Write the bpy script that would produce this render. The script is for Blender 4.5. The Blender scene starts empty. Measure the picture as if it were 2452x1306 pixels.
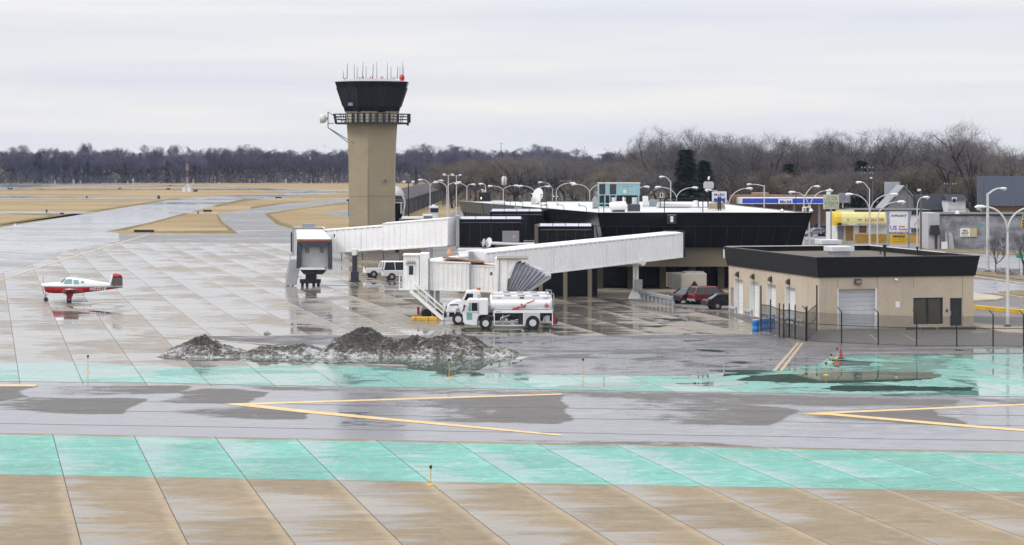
import bpy, bmesh, math, random
from mathutils import Vector, Matrix, noise as mnoise
S = bpy.context.scene
C = S.collection
R = math.radians
PI = math.pi
# ------------------------------------------------------------------ camera, sky, sun, exposure
F, YH, CX, H = 5800.0, 380.0, 1226.0, 13.6     # focal length in photo pixels, horizon row, centre column, eye height
cam_d = bpy.data.cameras.new('camera')
cam_d.sensor_width = 36.0
cam_d.lens = 36.0 * F / 2452.0
cam_d.shift_y = -(653.0 - YH) / 2452.0
cam_d.clip_start, cam_d.clip_end = 1.0, 40000.0
cam = bpy.data.objects.new('camera', cam_d)
cam.location = (0, 0, H)
cam.rotation_euler = (R(90), 0, 0)
C.objects.link(cam)
S.camera = cam
S.view_settings.view_transform = 'Standard'
S.view_settings.look = 'None'
S.view_settings.exposure = 0.0
S.view_settings.gamma = 1.0
S.view_settings.use_curve_mapping = False
SUN_EL, SUN_AZ = 46.0, -112.0                  # overcast: a broad weak sun behind the left shoulder
world = bpy.data.worlds.new('World')
S.world = world
world.use_nodes = True
def build_world():
    nt = world.node_tree
    nt.nodes.clear()
    N = lambda t: nt.nodes.new(t)
    L = nt.links.new
    out, bg = N('ShaderNodeOutputWorld'), N('ShaderNodeBackground')
    sky = N('ShaderNodeTexSky')
    sky.sky_type = 'NISHITA'
    sky.sun_disc = False
    sky.sun_elevation = R(SUN_EL)
    sky.sun_rotation = R(SUN_AZ)
    tc = N('ShaderNodeTexCoord')
    sep = N('ShaderNodeSeparateXYZ')
    L(tc.outputs['Generated'], sep.inputs[0])
    mp = N('ShaderNodeMapping')
    mp.inputs['Scale'].default_value = (3.0, 3.0, 46.0)
    mp.inputs['Rotation'].default_value = (0, R(-1.2), 0)
    L(tc.outputs['Generated'], mp.inputs[0])
    nz = N('ShaderNodeTexNoise')
    nz.inputs['Scale'].default_value = 1.3
    nz.inputs['Detail'].default_value = 6.0
    nz.inputs['Roughness'].default_value = 0.52
    nz.inputs['Distortion'].default_value = 0.3
    L(mp.outputs[0], nz.inputs['Vector'])
    cr = N('ShaderNodeValToRGB')
    e = cr.color_ramp.elements
    e[0].position, e[0].color = 0.30, (7.7, 7.95, 8.7, 1)
    e[1].position, e[1].color = 0.72, (9.7, 9.5, 9.2, 1)
    m = e.new(0.5); m.color = (8.5, 8.6, 9.0, 1)
    L(nz.outputs['Fac'], cr.inputs[0])
    # overcast luminance: about three times brighter overhead than at the horizon
    up = N('ShaderNodeMapRange')
    up.inputs['From Min'].default_value, up.inputs['From Max'].default_value = 0.05, 0.9
    up.inputs['To Min'].default_value, up.inputs['To Max'].default_value = 1.0, 2.1
    L(sep.outputs['Z'], up.inputs['Value'])
    mul = N('ShaderNodeMix'); mul.data_type = 'RGBA'; mul.blend_type = 'MULTIPLY'
    mul.inputs['Factor'].default_value = 1.0
    L(cr.outputs[0], mul.inputs[6]); L(up.outputs[0], mul.inputs[7])
    mix = N('ShaderNodeMix'); mix.data_type = 'RGBA'
    mix.inputs['Factor'].default_value = 0.93
    L(sky.outputs[0], mix.inputs[6]); L(mul.outputs[2], mix.inputs[7])
    L(mix.outputs[2], bg.inputs['Color'])
    bg.inputs['Strength'].default_value = 0.1
    L(bg.outputs[0], out.inputs['Surface'])
build_world()
sun_d = bpy.data.lights.new('sun', 'SUN')
sun_d.energy = 1.5
sun_d.angle = R(16)
sun_d.color = (1.0, 0.965, 0.92)
sun = bpy.data.objects.new('sun', sun_d)
_az = R(SUN_AZ)
_dir = Vector((math.sin(_az) * math.cos(R(SUN_EL)), math.cos(_az) * math.cos(R(SUN_EL)), math.sin(R(SUN_EL))))
sun.rotation_euler = _dir.to_track_quat('Z', 'Y').to_euler()
C.objects.link(sun)

# ------------------------------------------------------------------ photo pixels to places on the ground
def W(px, py, Z):
    return Vector(((px - CX) * Z / F, Z, H - (py - YH) * Z / F))
def GZ(py, z=0.0):
    return (H - z) * F / (py - YH)
def G(px, py, z=0.0):
    Z = GZ(py, z)
    return Vector(((px - CX) * Z / F, Z, z))
def ppm(Z):
    return F / Z

# ------------------------------------------------------------------ objects
def tag(o, label=None, cat=None, group=None, kind=None):
    if label: o['label'] = label
    if cat: o['category'] = cat
    if group: o['group'] = group
    if kind: o['kind'] = kind
    return o
def thing(name, label, cat, loc=(0, 0, 0), rz=0.0, group=None):
    o = bpy.data.objects.new(name, None)
    o.empty_display_size = 0.2
    C.objects.link(o)
    o.location = loc
    o.rotation_euler = (0, 0, rz)
    return tag(o, label, cat, group)
def copy_thing(root, loc, rz=0.0, label=None, group=None, scale=None):
    def rec(o, parent):
        c = o.copy()
        C.objects.link(c)
        if parent: c.parent = parent
        for ch in list(o.children):
            rec(ch, c)
        return c
    c = rec(root, None)
    c.location = loc
    c.rotation_euler = (0, 0, rz)
    if scale: c.scale = scale
    if label: c['label'] = label
    if group: c['group'] = group
    return c
class MB:
    """collects faces for one mesh"""
    def __init__(s):
        s.v, s.f, s.m, s.sm, s.uv = [], [], [], [], {}
    def add(s, vs, fs, mat=0, smooth=False):
        b = len(s.v)
        s.v.extend([tuple(v) for v in vs])
        for f in fs:
            s.f.append([b + i for i in f]); s.m.append(mat); s.sm.append(smooth)
        return s
    def box(s, x0, x1, y0, y1, z0, z1, mat=0):
        vs = [(x, y, z) for z in (z0, z1) for y in (y0, y1) for x in (x0, x1)]
        return s.add(vs, [(0, 2, 3, 1), (4, 5, 7, 6), (0, 1, 5, 4), (2, 6, 7, 3), (0, 4, 6, 2), (1, 3, 7, 5)], mat)
    def cbox(s, c, d, mat=0, rz=0.0):
        m = Matrix.Translation(c) @ Matrix.Rotation(rz, 4, 'Z')
        vs = [m @ Vector((x * d[0] / 2, y * d[1] / 2, z * d[2] / 2)) for z in (-1, 1) for y in (-1, 1) for x in (-1, 1)]
        return s.add(vs, [(0, 2, 3, 1), (4, 5, 7, 6), (0, 1, 5, 4), (2, 6, 7, 3), (0, 4, 6, 2), (1, 3, 7, 5)], mat)
    def bar(s, a, b, w, h=None, mat=0):
        """square bar from a to b"""
        a, b = Vector(a), Vector(b)
        h = h or w
        d = (b - a).normalized()
        up = Vector((0, 0, 1)) if abs(d.z) < 0.98 else Vector((0, 1, 0))
        x = d.cross(up).normalized() * (w / 2)
        y = x.cross(d).normalized() * (h / 2)
        vs = [p + sx * x + sy * y for p in (a, b) for sx, sy in ((-1, -1), (1, -1), (1, 1), (-1, 1))]
        return s.add(vs, [(3, 2, 1, 0), (4, 5, 6, 7), (0, 1, 5, 4), (1, 2, 6, 5), (2, 3, 7, 6), (3, 0, 4, 7)], mat)
    def tube(s, pts, rad, n=8, mat=0, cap=True, smooth=True):
        pts = [Vector(p) for p in pts]
        rads = rad if isinstance(rad, (list, tuple)) else [rad] * len(pts)
        vs, fs = [], []
        px = None
        for i, p in enumerate(pts):
            d = (pts[min(i + 1, len(pts) - 1)] - pts[max(i - 1, 0)]).normalized()
            if px is None:
                up = Vector((0, 0, 1)) if abs(d.z) < 0.9 else Vector((1, 0, 0))
                px = d.cross(up).normalized()
            else:
                px = (px - d * px.dot(d)).normalized()
            py = d.cross(px)
            for k in range(n):
                a = 2 * PI * k / n
                vs.append(p + (px * math.cos(a) + py * math.sin(a)) * rads[i])
        for i in range(len(pts) - 1):
            for k in range(n):
                k2 = (k + 1) % n
                fs.append((i * n + k, i * n + k2, (i + 1) * n + k2, (i + 1) * n + k))
        s.add(vs, fs, mat, smooth)
        if cap:
            s.add(vs[:n], [tuple(range(n))[::-1]], mat)
            s.add(vs[-n:], [tuple(range(n))], mat)
        return s
    def prism(s, poly, axis, a, b, mat=0):
        """poly in the two other axes, extruded along axis from a to b"""
        n = len(poly)
        def mk(p, t):
            return (t, p[0], p[1]) if axis == 'x' else (p[0], t, p[1]) if axis == 'y' else (p[0], p[1], t)
        vs = [mk(p, a) for p in poly] + [mk(p, b) for p in poly]
        fs = [tuple(range(n)), tuple(range(2 * n - 1, n - 1, -1))] + [(i, n + i, n + (i + 1) % n, (i + 1) % n) for i in range(n)]
        return s.add(vs, fs, mat)
    def loft(s, rings, mat=0, cap=True, smooth=False, closed=True):
        n = len(rings[0])
        vs = [p for r in rings for p in r]
        fs = []
        for i in range(len(rings) - 1):
            for k in range(n if closed else n - 1):
                k2 = (k + 1) % n
                fs.append((i * n + k, i * n + k2, (i + 1) * n + k2, (i + 1) * n + k))
        s.add(vs, fs, mat, smooth)
        if cap:
            s.add(rings[0], [tuple(range(n))[::-1]], mat)
            s.add(rings[-1], [tuple(range(n))], mat)
        return s
    def quad(s, a, b, c, d, mat=0):
        return s.add([a, b, c, d], [(0, 1, 2, 3)], mat)
    def disc_wheel(s, c, r, w, axis=(0, 1, 0), n=20, mat=0):
        c, ax = Vector(c), Vector(axis).normalized()
        return s.tube([c - ax * w / 2, c - ax * w * 0.36, c + ax * w * 0.36, c + ax * w / 2], [r * 0.93, r, r, r * 0.93], n, mat)
    def build(s, name, mats, parent=None, loc=None, rz=None, bevel=0.0, fix=True):
        me = bpy.data.meshes.new(name)
        me.from_pydata(s.v, [], s.f)
        mats = mats if isinstance(mats, (list, tuple)) else [mats]
        for m in mats: me.materials.append(m)
        me.polygons.foreach_set('material_index', s.m)
        me.polygons.foreach_set('use_smooth', s.sm)
        if fix or bevel:
            bm = bmesh.new(); bm.from_mesh(me)
            if fix and len(s.f) < 60000:
                bmesh.ops.recalc_face_normals(bm, faces=bm.faces)
            if bevel:
                es = [e for e in bm.edges if len(e.link_faces) == 2 and e.calc_face_angle(0) > 0.6]
                bmesh.ops.bevel(bm, geom=es, offset=bevel, segments=2, affect='EDGES', profile=0.6)
            bm.to_mesh(me); bm.free()
        o = bpy.data.objects.new(name, me)
        C.objects.link(o)
        if parent: o.parent = parent
        if loc is not None: o.location = loc
        if rz is not None: o.rotation_euler = (0, 0, rz)
        return o
def text_mb(mb, text, origin, ux, uz, height, width=None, shear=0.0, bold=0.0, mat=0, align='CENTER'):
    """letters as flat faces: origin is the centre of the base line, ux and uz the writing and up directions"""
    cu = bpy.data.curves.new('lettering', 'FONT')
    cu.body = text
    cu.shear = shear
    cu.offset = bold
    cu.resolution_u = 2
    ob = bpy.data.objects.new('lettering', cu)
    C.objects.link(ob)
    dg = bpy.context.evaluated_depsgraph_get()
    dg.update()
    me = bpy.data.meshes.new_from_object(ob.evaluated_get(dg))
    bpy.data.objects.remove(ob)
    bpy.data.curves.remove(cu)
    if len(me.vertices):
        xs = [v.co.x for v in me.vertices]; ys = [v.co.y for v in me.vertices]
        x0, x1, y0, y1 = min(xs), max(xs), min(0, min(ys)), max(ys)
        k = height / max(y1 - y0, 1e-6)
        kx = k if width is None else width / (x1 - x0)
        sh = (x0 + x1) / 2 if align == 'CENTER' else x0
        o, ux, uz = Vector(origin), Vector(ux), Vector(uz)
        mb.add([o + ux * ((v.co.x - sh) * kx) + uz * ((v.co.y - y0) * k) for v in me.vertices],
               [tuple(p.vertices) for p in me.polygons], mat)
    bpy.data.meshes.remove(me)
    return mb
XP, ZP = (1, 0, 0), (0, 0, 1)

# ------------------------------------------------------------------ materials
def lin(r, g, b):
    f = lambda c: (c / 255 / 12.92) if c <= 10.3 else ((c / 255 + 0.055) / 1.055) ** 2.4
    return (f(r), f(g), f(b))
class NT:
    def __init__(s, name):
        s.m = bpy.data.materials.new(name)
        s.m.use_nodes = True
        s.t = s.m.node_tree
        s.t.nodes.clear()
        s.out = s.t.nodes.new('ShaderNodeOutputMaterial')
    def n(s, typ, ins=None, **props):
        nd = s.t.nodes.new('ShaderNode' + typ)
        for k, v in props.items(): setattr(nd, k, v)
        for k, v in (ins or {}).items(): s.set(nd.inputs[k], v)
        return nd
    def set(s, sock, v):
        if isinstance(v, bpy.types.NodeSocket): s.t.links.new(v, sock)
        elif isinstance(v, (tuple, list)) and len(v) == 3 and sock.type == 'RGBA': sock.default_value = (*v, 1)
        else: sock.default_value = v
    def math(s, op, a, b=0.0, c=None, clamp=False):
        nd = s.n('Math', operation=op, use_clamp=clamp)
        s.set(nd.inputs[0], a); s.set(nd.inputs[1], b)
        if c is not None: s.set(nd.inputs[2], c)
        return nd.outputs[0]
    def pos(s):
        return s.n('NewGeometry').outputs['Position']
    def obj(s):
        return s.n('TexCoord').outputs['Object']
    def uv(s):
        return s.n('TexCoord').outputs['UV']
    def map(s, vec, scale=(1, 1, 1), rot=(0, 0, 0), loc=(0, 0, 0)):
        return s.n('Mapping', {0: vec, 1: loc, 2: rot, 3: scale}).outputs[0]
    def noise(s, vec, scale, detail=4.0, rough=0.55, dist=0.0):
        return s.n('TexNoise', {'Vector': vec, 'Scale': scale, 'Detail': detail, 'Roughness': rough, 'Distortion': dist}).outputs[0]
    def sstep(s, x, a, b):
        return s.n('MapRange', {0: x, 1: a, 2: b, 3: 0.0, 4: 1.0}, interpolation_type='SMOOTHSTEP').outputs[0]
    def mapr(s, x, a, b, c, d):
        return s.n('MapRange', {0: x, 1: a, 2: b, 3: c, 4: d}).outputs[0]
    def mix(s, fac, a, b, mode='MIX'):
        nd = s.n('Mix', data_type='RGBA', blend_type=mode)
        s.set(nd.inputs[0], fac); s.set(nd.inputs[6], a); s.set(nd.inputs[7], b)
        return nd.outputs[2]
    def mixf(s, fac, a, b):
        nd = s.n('Mix', data_type='FLOAT')
        s.set(nd.inputs[0], fac); s.set(nd.inputs[2], a); s.set(nd.inputs[3], b)
        return nd.outputs[0]
    def pbsdf(s, **k):
        al = {'color': 'Base Color', 'rough': 'Roughness', 'metal': 'Metallic', 'spec': 'Specular IOR Level', 'ior': 'IOR', 'normal': 'Normal',
              'coat': 'Coat Weight', 'coatr': 'Coat Roughness', 'alpha': 'Alpha', 'em': 'Emission Color', 'ems': 'Emission Strength', 'trans': 'Transmission Weight'}
        nd = s.n('BsdfPrincipled')
        for a, v in k.items(): s.set(nd.inputs[al[a]], v)
        s.t.links.new(nd.outputs[0], s.out.inputs[0])
        return nd
    def bump(s, h, strength=0.3, dist=0.02):
        return s.n('Bump', {'Height': h, 'Strength': strength, 'Distance': dist}).outputs[0]
_cache = {}
def paint(name, col, rough=0.5, dirt=0.12, dscale=0.8, metal=0.0, streak=0.0, rust=0.0, spec=0.5, fine=0.06):
    """painted or plain surface with soft tone variation, optional run-off streaks and rust spots"""
    if name in _cache: return _cache[name]
    t = NT(name)
    p = t.obj()
    a = t.noise(p, dscale, 5.0, 0.6)
    b = t.noise(p, dscale * 9, 3.0, 0.6)
    v = t.math('ADD', t.mapr(a, 0.3, 0.7, 1 - dirt, 1 + dirt * 0.4), t.mapr(b, 0.3, 0.7, -fine, fine))
    c = t.mix(1.0, col, t.n('CombineColor', {0: v, 1: v, 2: v}).outputs[0], 'MULTIPLY')
    if streak:
        st = t.noise(t.map(p, (3.2, 3.2, 0.16)), 1.0, 3.0, 0.6)
        c = t.mix(t.math('MULTIPLY', t.sstep(st, 0.55, 0.72), streak), c, (0.10, 0.085, 0.07))
    if rust:
        rs = t.noise(p, 2.2, 5.0, 0.7)
        c = t.mix(t.math('MULTIPLY', t.sstep(rs, 0.69 - rust * 0.1, 0.74 - rust * 0.1), 0.9), c, (0.085, 0.05, 0.032))
    t.pbsdf(color=c, rough=rough, metal=metal, spec=spec)
    _cache[name] = t.m
    return t.m
def glossy(name, col, rough=0.08, dirt=0.1, spec=0.5):
    if name in _cache: return _cache[name]
    t = NT(name)
    p = t.obj()
    a = t.noise(p, 0.5, 3.0, 0.5)
    v = t.mapr(a, 0.3, 0.7, 1 - dirt, 1 + dirt)
    c = t.mix(1.0, col, t.n('CombineColor', {0: v, 1: v, 2: v}).outputs[0], 'MULTIPLY')
    t.pbsdf(color=c, rough=rough, spec=spec)
    _cache[name] = t.m
    return t.m
def lamp_glow(name, col, e):
    t = NT(name)
    t.pbsdf(color=col, rough=0.4, em=col, ems=e)
    return t.m
# ------------------------------------------------------------------ ground materials
SLAB = 3.72
AX = Vector((1, 0.217, 0)).normalized()       # across the slab lanes
AY = Vector((-0.217, 1, 0)).normalized()      # along them
def lane(p):
    return (p.x * AX.x + p.y * AX.y), (p.x * AY.x + p.y * AY.y)
def mul_tone(t, c, v):
    return t.mix(1.0, c, t.n('CombineColor', {0: v, 1: v, 2: v}).outputs[0], 'MULTIPLY')
def slab_mat(name, dry, damp, wet_bias, edge=0.22, pale=0.5, stain=(0.30, 0.15, 0.06), stain_amt=0.0, film=0.09, dryrough=0.5, green=False, soft=0.05, sx=0.55, sy=0.8):
    """concrete cast in lanes, each lane wet along its left side; UV.x counts lanes, UV.y counts slab lengths"""
    t = NT(name)
    uv = t.uv(); p = t.pos()
    sp = t.n('SeparateXYZ', {0: uv})
    fu = t.math('FRACT', sp.outputs[0]); fv = t.math('FRACT', sp.outputs[1])
    cell = t.n('CombineXYZ', {0: t.math('FLOOR', sp.outputs[0]), 1: t.math('FLOOR', sp.outputs[1])}).outputs[0]
    rnd = t.n('TexWhiteNoise', {0: cell}, noise_dimensions='2D').outputs[0]
    big = t.noise(t.map(p, (1, 0.8, 1)), 0.09, 3.0, 0.55)
    mid = t.noise(t.map(p, (sx, sy, 1)), 0.62, 6.0, 0.6, 0.5)
    fine = t.noise(p, 3.5, 4.0, 0.65)
    grit = t.noise(p, 14.0, 2.0, 0.6)
    brush = t.noise(t.map(p, (0.9, 1.5, 1), (0, 0, R(24))), 0.8, 6.0, 0.7, 0.8)
    w = t.math('ADD', t.math('MULTIPLY', big, 0.55), t.math('MULTIPLY', mid, 0.6))
    w = t.math('ADD', w, t.math('MULTIPLY', t.math('SUBTRACT', 0.5, fu), edge))
    w = t.math('ADD', w, t.math('MULTIPLY', t.math('SUBTRACT', rnd, 0.5), 0.13))
    w = t.math('ADD', w, wet_bias)
    wet = t.sstep(w, 0.595 - soft, 0.595 + soft)
    pool = t.sstep(w, 0.675, 0.72)
    tone = t.math('ADD', t.mapr(rnd, 0, 1, 0.88, 1.1), t.mapr(fine, 0.3, 0.7, -0.13, 0.13))
    tone = t.math('ADD', tone, t.mapr(grit, 0.3, 0.7, -0.12, 0.12))
    tone = t.math('ADD', tone, t.mapr(t.noise(t.map(p, (.8, 1, 1)), .31, 5.0, .7, 1.0), 0.3, 0.7, -0.17, 0.12))
    c = t.mix(wet, dry, damp)
    c = t.mix(t.math('MULTIPLY', t.sstep(brush, 0.52, 0.72), 0.28 if not green else 0.25), c, [min(1, x * 1.3 + 0.02) for x in dry] if not green else (0.16, 0.42, 0.36))
    if green:
        c = t.mix(t.math('MULTIPLY', t.sstep(t.noise(p, 1.3, 6.0, 0.7, 0.5), 0.50, 0.66), 0.65), c, (0.30, 0.42, 0.42))
        c = t.mix(t.math('MULTIPLY', t.sstep(t.noise(t.map(p, (0.6, 1.5, 1)), 0.9, 6.0, 0.7, 0.9), 0.53, 0.67), 0.6), c, (0.035, 0.22, 0.17))
    if green:
        wear = t.math('MULTIPLY', t.sstep(t.noise(t.map(p, (.7, 1, 1)), 2.4, 7.0, .78), .60, .70), .55)
        c = t.mix(wear, c, (.27, .26, .21))
        tyre = t.math('MULTIPLY', t.sstep(t.noise(t.map(p, (.05, 3.0, 1), (0, 0, R(-9))), .9, 4.0, .6), .60, .74), .35)
        c = t.mix(tyre, c, (.05, .11, .09))
    c = mul_tone(t, c, tone)
    # pale dried rim along the right edge of a lane
    rim = t.math('MULTIPLY', t.sstep(t.math('ADD', fu, t.math('MULTIPLY', mid, 0.25)), 0.98, 1.10), pale)
    c = t.mix(rim, c, [min(0.8, x * 1.7 + 0.08) for x in dry])
    if stain_amt:
        sm = t.math('MULTIPLY', t.sstep(t.noise(t.map(p, (0.25, 2.2, 1)), 0.6, 3.0, 0.6), 0.62, 0.72), stain_amt)
        c = t.mix(sm, c, stain)
    # joints
    du = t.math('MINIMUM', fu, t.math('SUBTRACT', 1.0, fu))
    dv = t.math('MINIMUM', fv, t.math('SUBTRACT', 1.0, fv))
    j = t.math('SUBTRACT', 1.0, t.sstep(t.math('ADD', du, t.mapr(fine, 0, 1, -0.004, 0.004)), 0.003, 0.008))
    jv = t.math('MULTIPLY', t.math('SUBTRACT', 1.0, t.sstep(dv, 0.004, 0.012)), t.sstep(rnd, 0.3, 0.5))
    j = t.math('MAXIMUM', t.math('MULTIPLY', j, 0.9), t.math('MULTIPLY', jv, 0.35))
    c = t.mix(j, c, (0.035, 0.03, 0.025))
    r = t.mixf(wet, t.mapr(brush, 0.3, 0.75, dryrough + 0.1, dryrough - 0.16), film)
    r = t.mixf(pool, r, film * 0.2)
    r = t.mixf(j, r, 0.7)
    b = t.bump(t.math('MULTIPLY', grit, t.math('SUBTRACT', 1.0, wet)), 0.15, 0.004)
    t.pbsdf(color=c, rough=r, ior=1.34, normal=b)
    return t.m
def asphalt_mat(name, dry, wet_sheen, bias, scale=1.0, film=0.08, dryrough=0.55, attr=False, streak=(0.35, 1.0)):
    t = NT(name)
    p = t.pos()
    big = t.noise(t.map(p, (streak[0], streak[1], 1)), 0.12 * scale, 4.0, 0.55, 0.4)
    mid = t.noise(t.map(p, (0.7, 1, 1)), 0.8 * scale, 5.0, 0.65, 0.4)
    fine = t.noise(p, 6.0, 4.0, 0.7)
    grit = t.noise(p, 22.0, 2.0, 0.6)
    if attr:
        a = t.n('Attribute', attribute_name='wet').outputs['Fac']
        w = t.math('ADD', a, t.math('ADD', t.math('ADD', t.mapr(mid, 0.25, 0.75, -0.26, 0.26), t.mapr(fine, 0.3, 0.7, -0.10, 0.10)), t.mapr(big, 0.25, 0.75, -0.16, 0.16)))
        wet = t.sstep(w, 0.30, 0.66)
    else:
        w = t.math('ADD', t.math('ADD', t.math('MULTIPLY', big, 0.6), t.math('MULTIPLY', mid, 0.5)), bias)
        wet = t.sstep(w, 0.50, 0.66)
    pool = t.sstep(w, 0.72, 0.82) if not attr else t.sstep(w, 0.93, 1.02)
    c = t.mix(wet, dry, wet_sheen)  # wet areas paler and bluer: sky sheen put into the colour
    tone = t.math('ADD', t.mapr(fine, 0.3, 0.7, 0.86, 1.12), t.mapr(grit, 0.3, 0.7, -0.1, 0.1))
    c = mul_tone(t, c, tone)
    r = t.mixf(wet, t.mapr(mid, 0.3, 0.7, dryrough + 0.06, dryrough - 0.06), film + t.math('MULTIPLY', 0, 0) if False else t.mapr(mid, 0.3, 0.7, film + 0.10, film + 0.02))
    r = t.mixf(pool, r, film * 0.4)
    b = t.bump(t.math('MULTIPLY', grit, t.math('SUBTRACT', 1.0, wet)), 0.2, 0.005)
    t.pbsdf(color=c, rough=r, ior=1.34, normal=b)
    return t.m
def grass_mat():
    t = NT('dry_grass')
    p = t.pos()
    a = t.noise(t.map(p, (0.5, 1, 1)), 0.02, 5.0, 0.6)
    b = t.noise(t.map(p, (0.35, .5, 1)), 0.12, 7.0, 0.72, 0.5)
    f = t.noise(p, 3.0, 4.0, 0.7)
    c = t.mix(t.sstep(a, 0.35, 0.65), (0.27, 0.195, 0.10), (0.35, 0.262, 0.148))
    c = t.mix(t.math('MULTIPLY', t.sstep(b, 0.50, 0.70), 0.75), c, (0.17, 0.13, 0.06))
    c = t.mix(t.math('MULTIPLY', t.sstep(b, 0.30, 0.42), 0.0), c, (0.5, 0.4, 0.2))
    c = mul_tone(t, c, t.mapr(f, 0.3, 0.7, 0.8, 1.15))
    t.pbsdf(color=c, rough=0.9, spec=0.1)
    return t.m
def line_mat(name, dryc, wornc, rough=0.3, worn=0.6):
    t = NT(name)
    p = t.pos()
    a = t.noise(p, 1.2, 5.0, 0.65)
    f = t.noise(p, 9.0, 3.0, 0.7)
    c = t.mix(t.sstep(a, 0.40, 0.62), dryc, wornc)
    c = t.mix(t.math('MULTIPLY', t.sstep(f, 0.58, 0.70), worn), c, (0.12, 0.11, 0.10))
    t.pbsdf(color=c, rough=rough, ior=1.34)
    return t.m
M_GRASS = grass_mat()
M_APRON = slab_mat('apron_concrete', (0.232, 0.196, 0.152), (0.19, 0.172, 0.15), 0.05, edge=0.14, pale=0.10, dryrough=0.42, film=0.085, soft=0.07)
M_FORE = slab_mat('near_concrete', (0.215, 0.152, 0.074), (0.17, 0.135, 0.088), -0.065, edge=0.27, pale=0.35, stain_amt=0.4, dryrough=0.46, soft=0.10, sx=.32, sy=1.15)
M_GREEN = slab_mat('green_paint_on_concrete', (0.080, 0.33, 0.255), (0.12, 0.31, 0.265), -0.085, edge=0.34, pale=0.10, green=True, dryrough=0.40, soft=0.10, sx=.4, sy=1.1)
M_GREENWET = slab_mat('green_paint_flooded', (0.085, 0.34, 0.27), (0.13, 0.30, 0.26), 0.035, edge=0.05, pale=0.0, green=True, dryrough=0.34, film=0.05, soft=0.07)
M_TAXI = asphalt_mat('taxiway_asphalt', (0.098, 0.090, 0.082), (0.15, 0.15, 0.17), 0.0, attr=True, film=0.085)
M_STRIP = asphalt_mat('service_road_asphalt', (0.085, 0.078, 0.076), (0.15, 0.148, 0.172), 0.01, 0.5, film=0.03)
M_RUNWAY = asphalt_mat('runway_asphalt', (0.17, 0.17, 0.175), (0.26, 0.26, 0.28), 0.05, 0.35, film=0.02, dryrough=0.3, streak=(0.25, .6))
M_CURVE = asphalt_mat('far_taxiway_asphalt', (0.15, 0.145, 0.14), (0.2, 0.2, 0.21), -0.05, 0.5, film=0.12, dryrough=0.45)
_v = NT('damp_olive_grass')
_q = _v.pos()
_v.pbsdf(color=mul_tone(_v, _v.mix(_v.sstep(_v.noise(_q, .35, 5, .7), .4, .6), (.13, .105, .045), (.24, .18, .085)), _v.mapr(_v.noise(_q, 3, 4, .7), .3, .7, .75, 1.2)), rough=.95, spec=.1)
M_OLIVE = _v.m
M_LOT = asphalt_mat('car_park_asphalt', (0.135, 0.125, 0.115), (0.15, 0.14, 0.135), -0.06, 1.0, film=0.12, dryrough=0.6)
M_ROAD = asphalt_mat('wet_road_asphalt', (0.22, 0.22, 0.23), (0.25, 0.25, 0.27), 0.02, 1.0, film=0.12, dryrough=0.4)
M_YEL = line_mat('yellow_marking_paint', (0.70, 0.40, 0.075), (0.72, 0.52, 0.24))
M_YELPALE = line_mat('faded_yellow_paint', (0.50, 0.36, 0.18), (0.42, 0.36, 0.27), 0.25, 0.8)
M_WHITELINE = line_mat('white_line_paint', (0.5, 0.5, 0.48), (0.3, 0.3, 0.29), 0.4, 0.9)
M_CURB = paint('kerb_concrete', (0.42, 0.36, 0.27), 0.8, 0.25, 0.5)
M_DIRT = paint('bare_verge', (0.20, 0.145, 0.075), 0.95, 0.4, 0.6)
# ------------------------------------------------------------------ ground sheets
def sheet(name, pts, z, mat, lanes=False, u0=0.0, vlen=6.1, res=None):
    """flat ground sheet from photo pixels; lanes writes the slab-lane UVs"""
    mb = MB()
    P = [G(x, y) for x, y in pts]
    mb.add([(p.x, p.y, z) for p in P], [tuple(range(len(P)))])
    o = mb.build(name, mat, fix=False)
    me = o.data
    if me.polygons[0].normal.z < 0: me.flip_normals()
    if lanes:
        uvl = me.uv_layers.new(name='UVMap')
        for lp in me.loops:
            co = me.vertices[lp.vertex_index].co
            a, b = lane(co)
            uvl.data[lp.index].uv = ((a - u0) / SLAB, b / vlen)
    o['kind'] = 'structure'
    return o
g = MB().add([(-14000, -300, 0), (14000, -300, 0), (14000, 26000, 0), (-14000, 26000, 0)], [(0, 1, 2, 3)]).build('ground', M_GRASS, fix=False)
g['kind'] = 'structure'
U_AP = lane(G(176, 591))[0]
sheet('apron', [(-2600, 1180), (-900, 885), (0, 655), (81, 632), (182, 594), (282, 580), (700, 582), (960, 606), (1330, 640), (3000, 690), (5200, 800), (4600, 960), (2452, 960), (1226, 950), (0, 928), (-1200, 930)], 0.004, M_APRON, True, U_AP)
sheet('runway', [(-2600, 1050), (-900, 690), (0, 545), (253, 505), (427, 476), (560, 468.5), (640, 466), (700, 461), (837, 456.5), (1000, 452), (1000, 455), (837, 460), (700, 470), (640, 477), (581, 477), (506, 494), (455, 508), (440, 511), (364, 532), (254, 555), (284, 558.5), (286, 578.5), (182, 594.5), (81, 632.5), (0, 656), (-900, 886), (-2600, 1200)], 0.008, M_RUNWAY)
sheet('taxiway', [(521, 513), (600, 501), (676, 489), (835, 473), (960, 462), (960, 475), (835, 484), (726, 497), (640, 511), (633, 513), (661, 537), (696, 548), (760, 557), (840, 566), (1000, 590), (1000, 606), (960, 606), (700, 582.5), (286, 580), (284, 560), (571, 560), (533, 532)], 0.012, M_CURVE)
sheet('taxiway', [(-800, 441), (0, 439), (116, 439), (341, 441), (531, 446), (620, 450.5), (700, 455.5), (820, 457), (820, 459), (690, 460), (640, 456), (531, 450), (341, 444), (101, 445), (33, 451.5), (0, 451.5), (-800, 470)], 0.012, M_RUNWAY)
sheet('taxiway', [(-500, 452.5), (470, 452), (600, 454), (600, 455.5), (470, 455), (-500, 456)], 0.016, M_RUNWAY)
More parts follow.
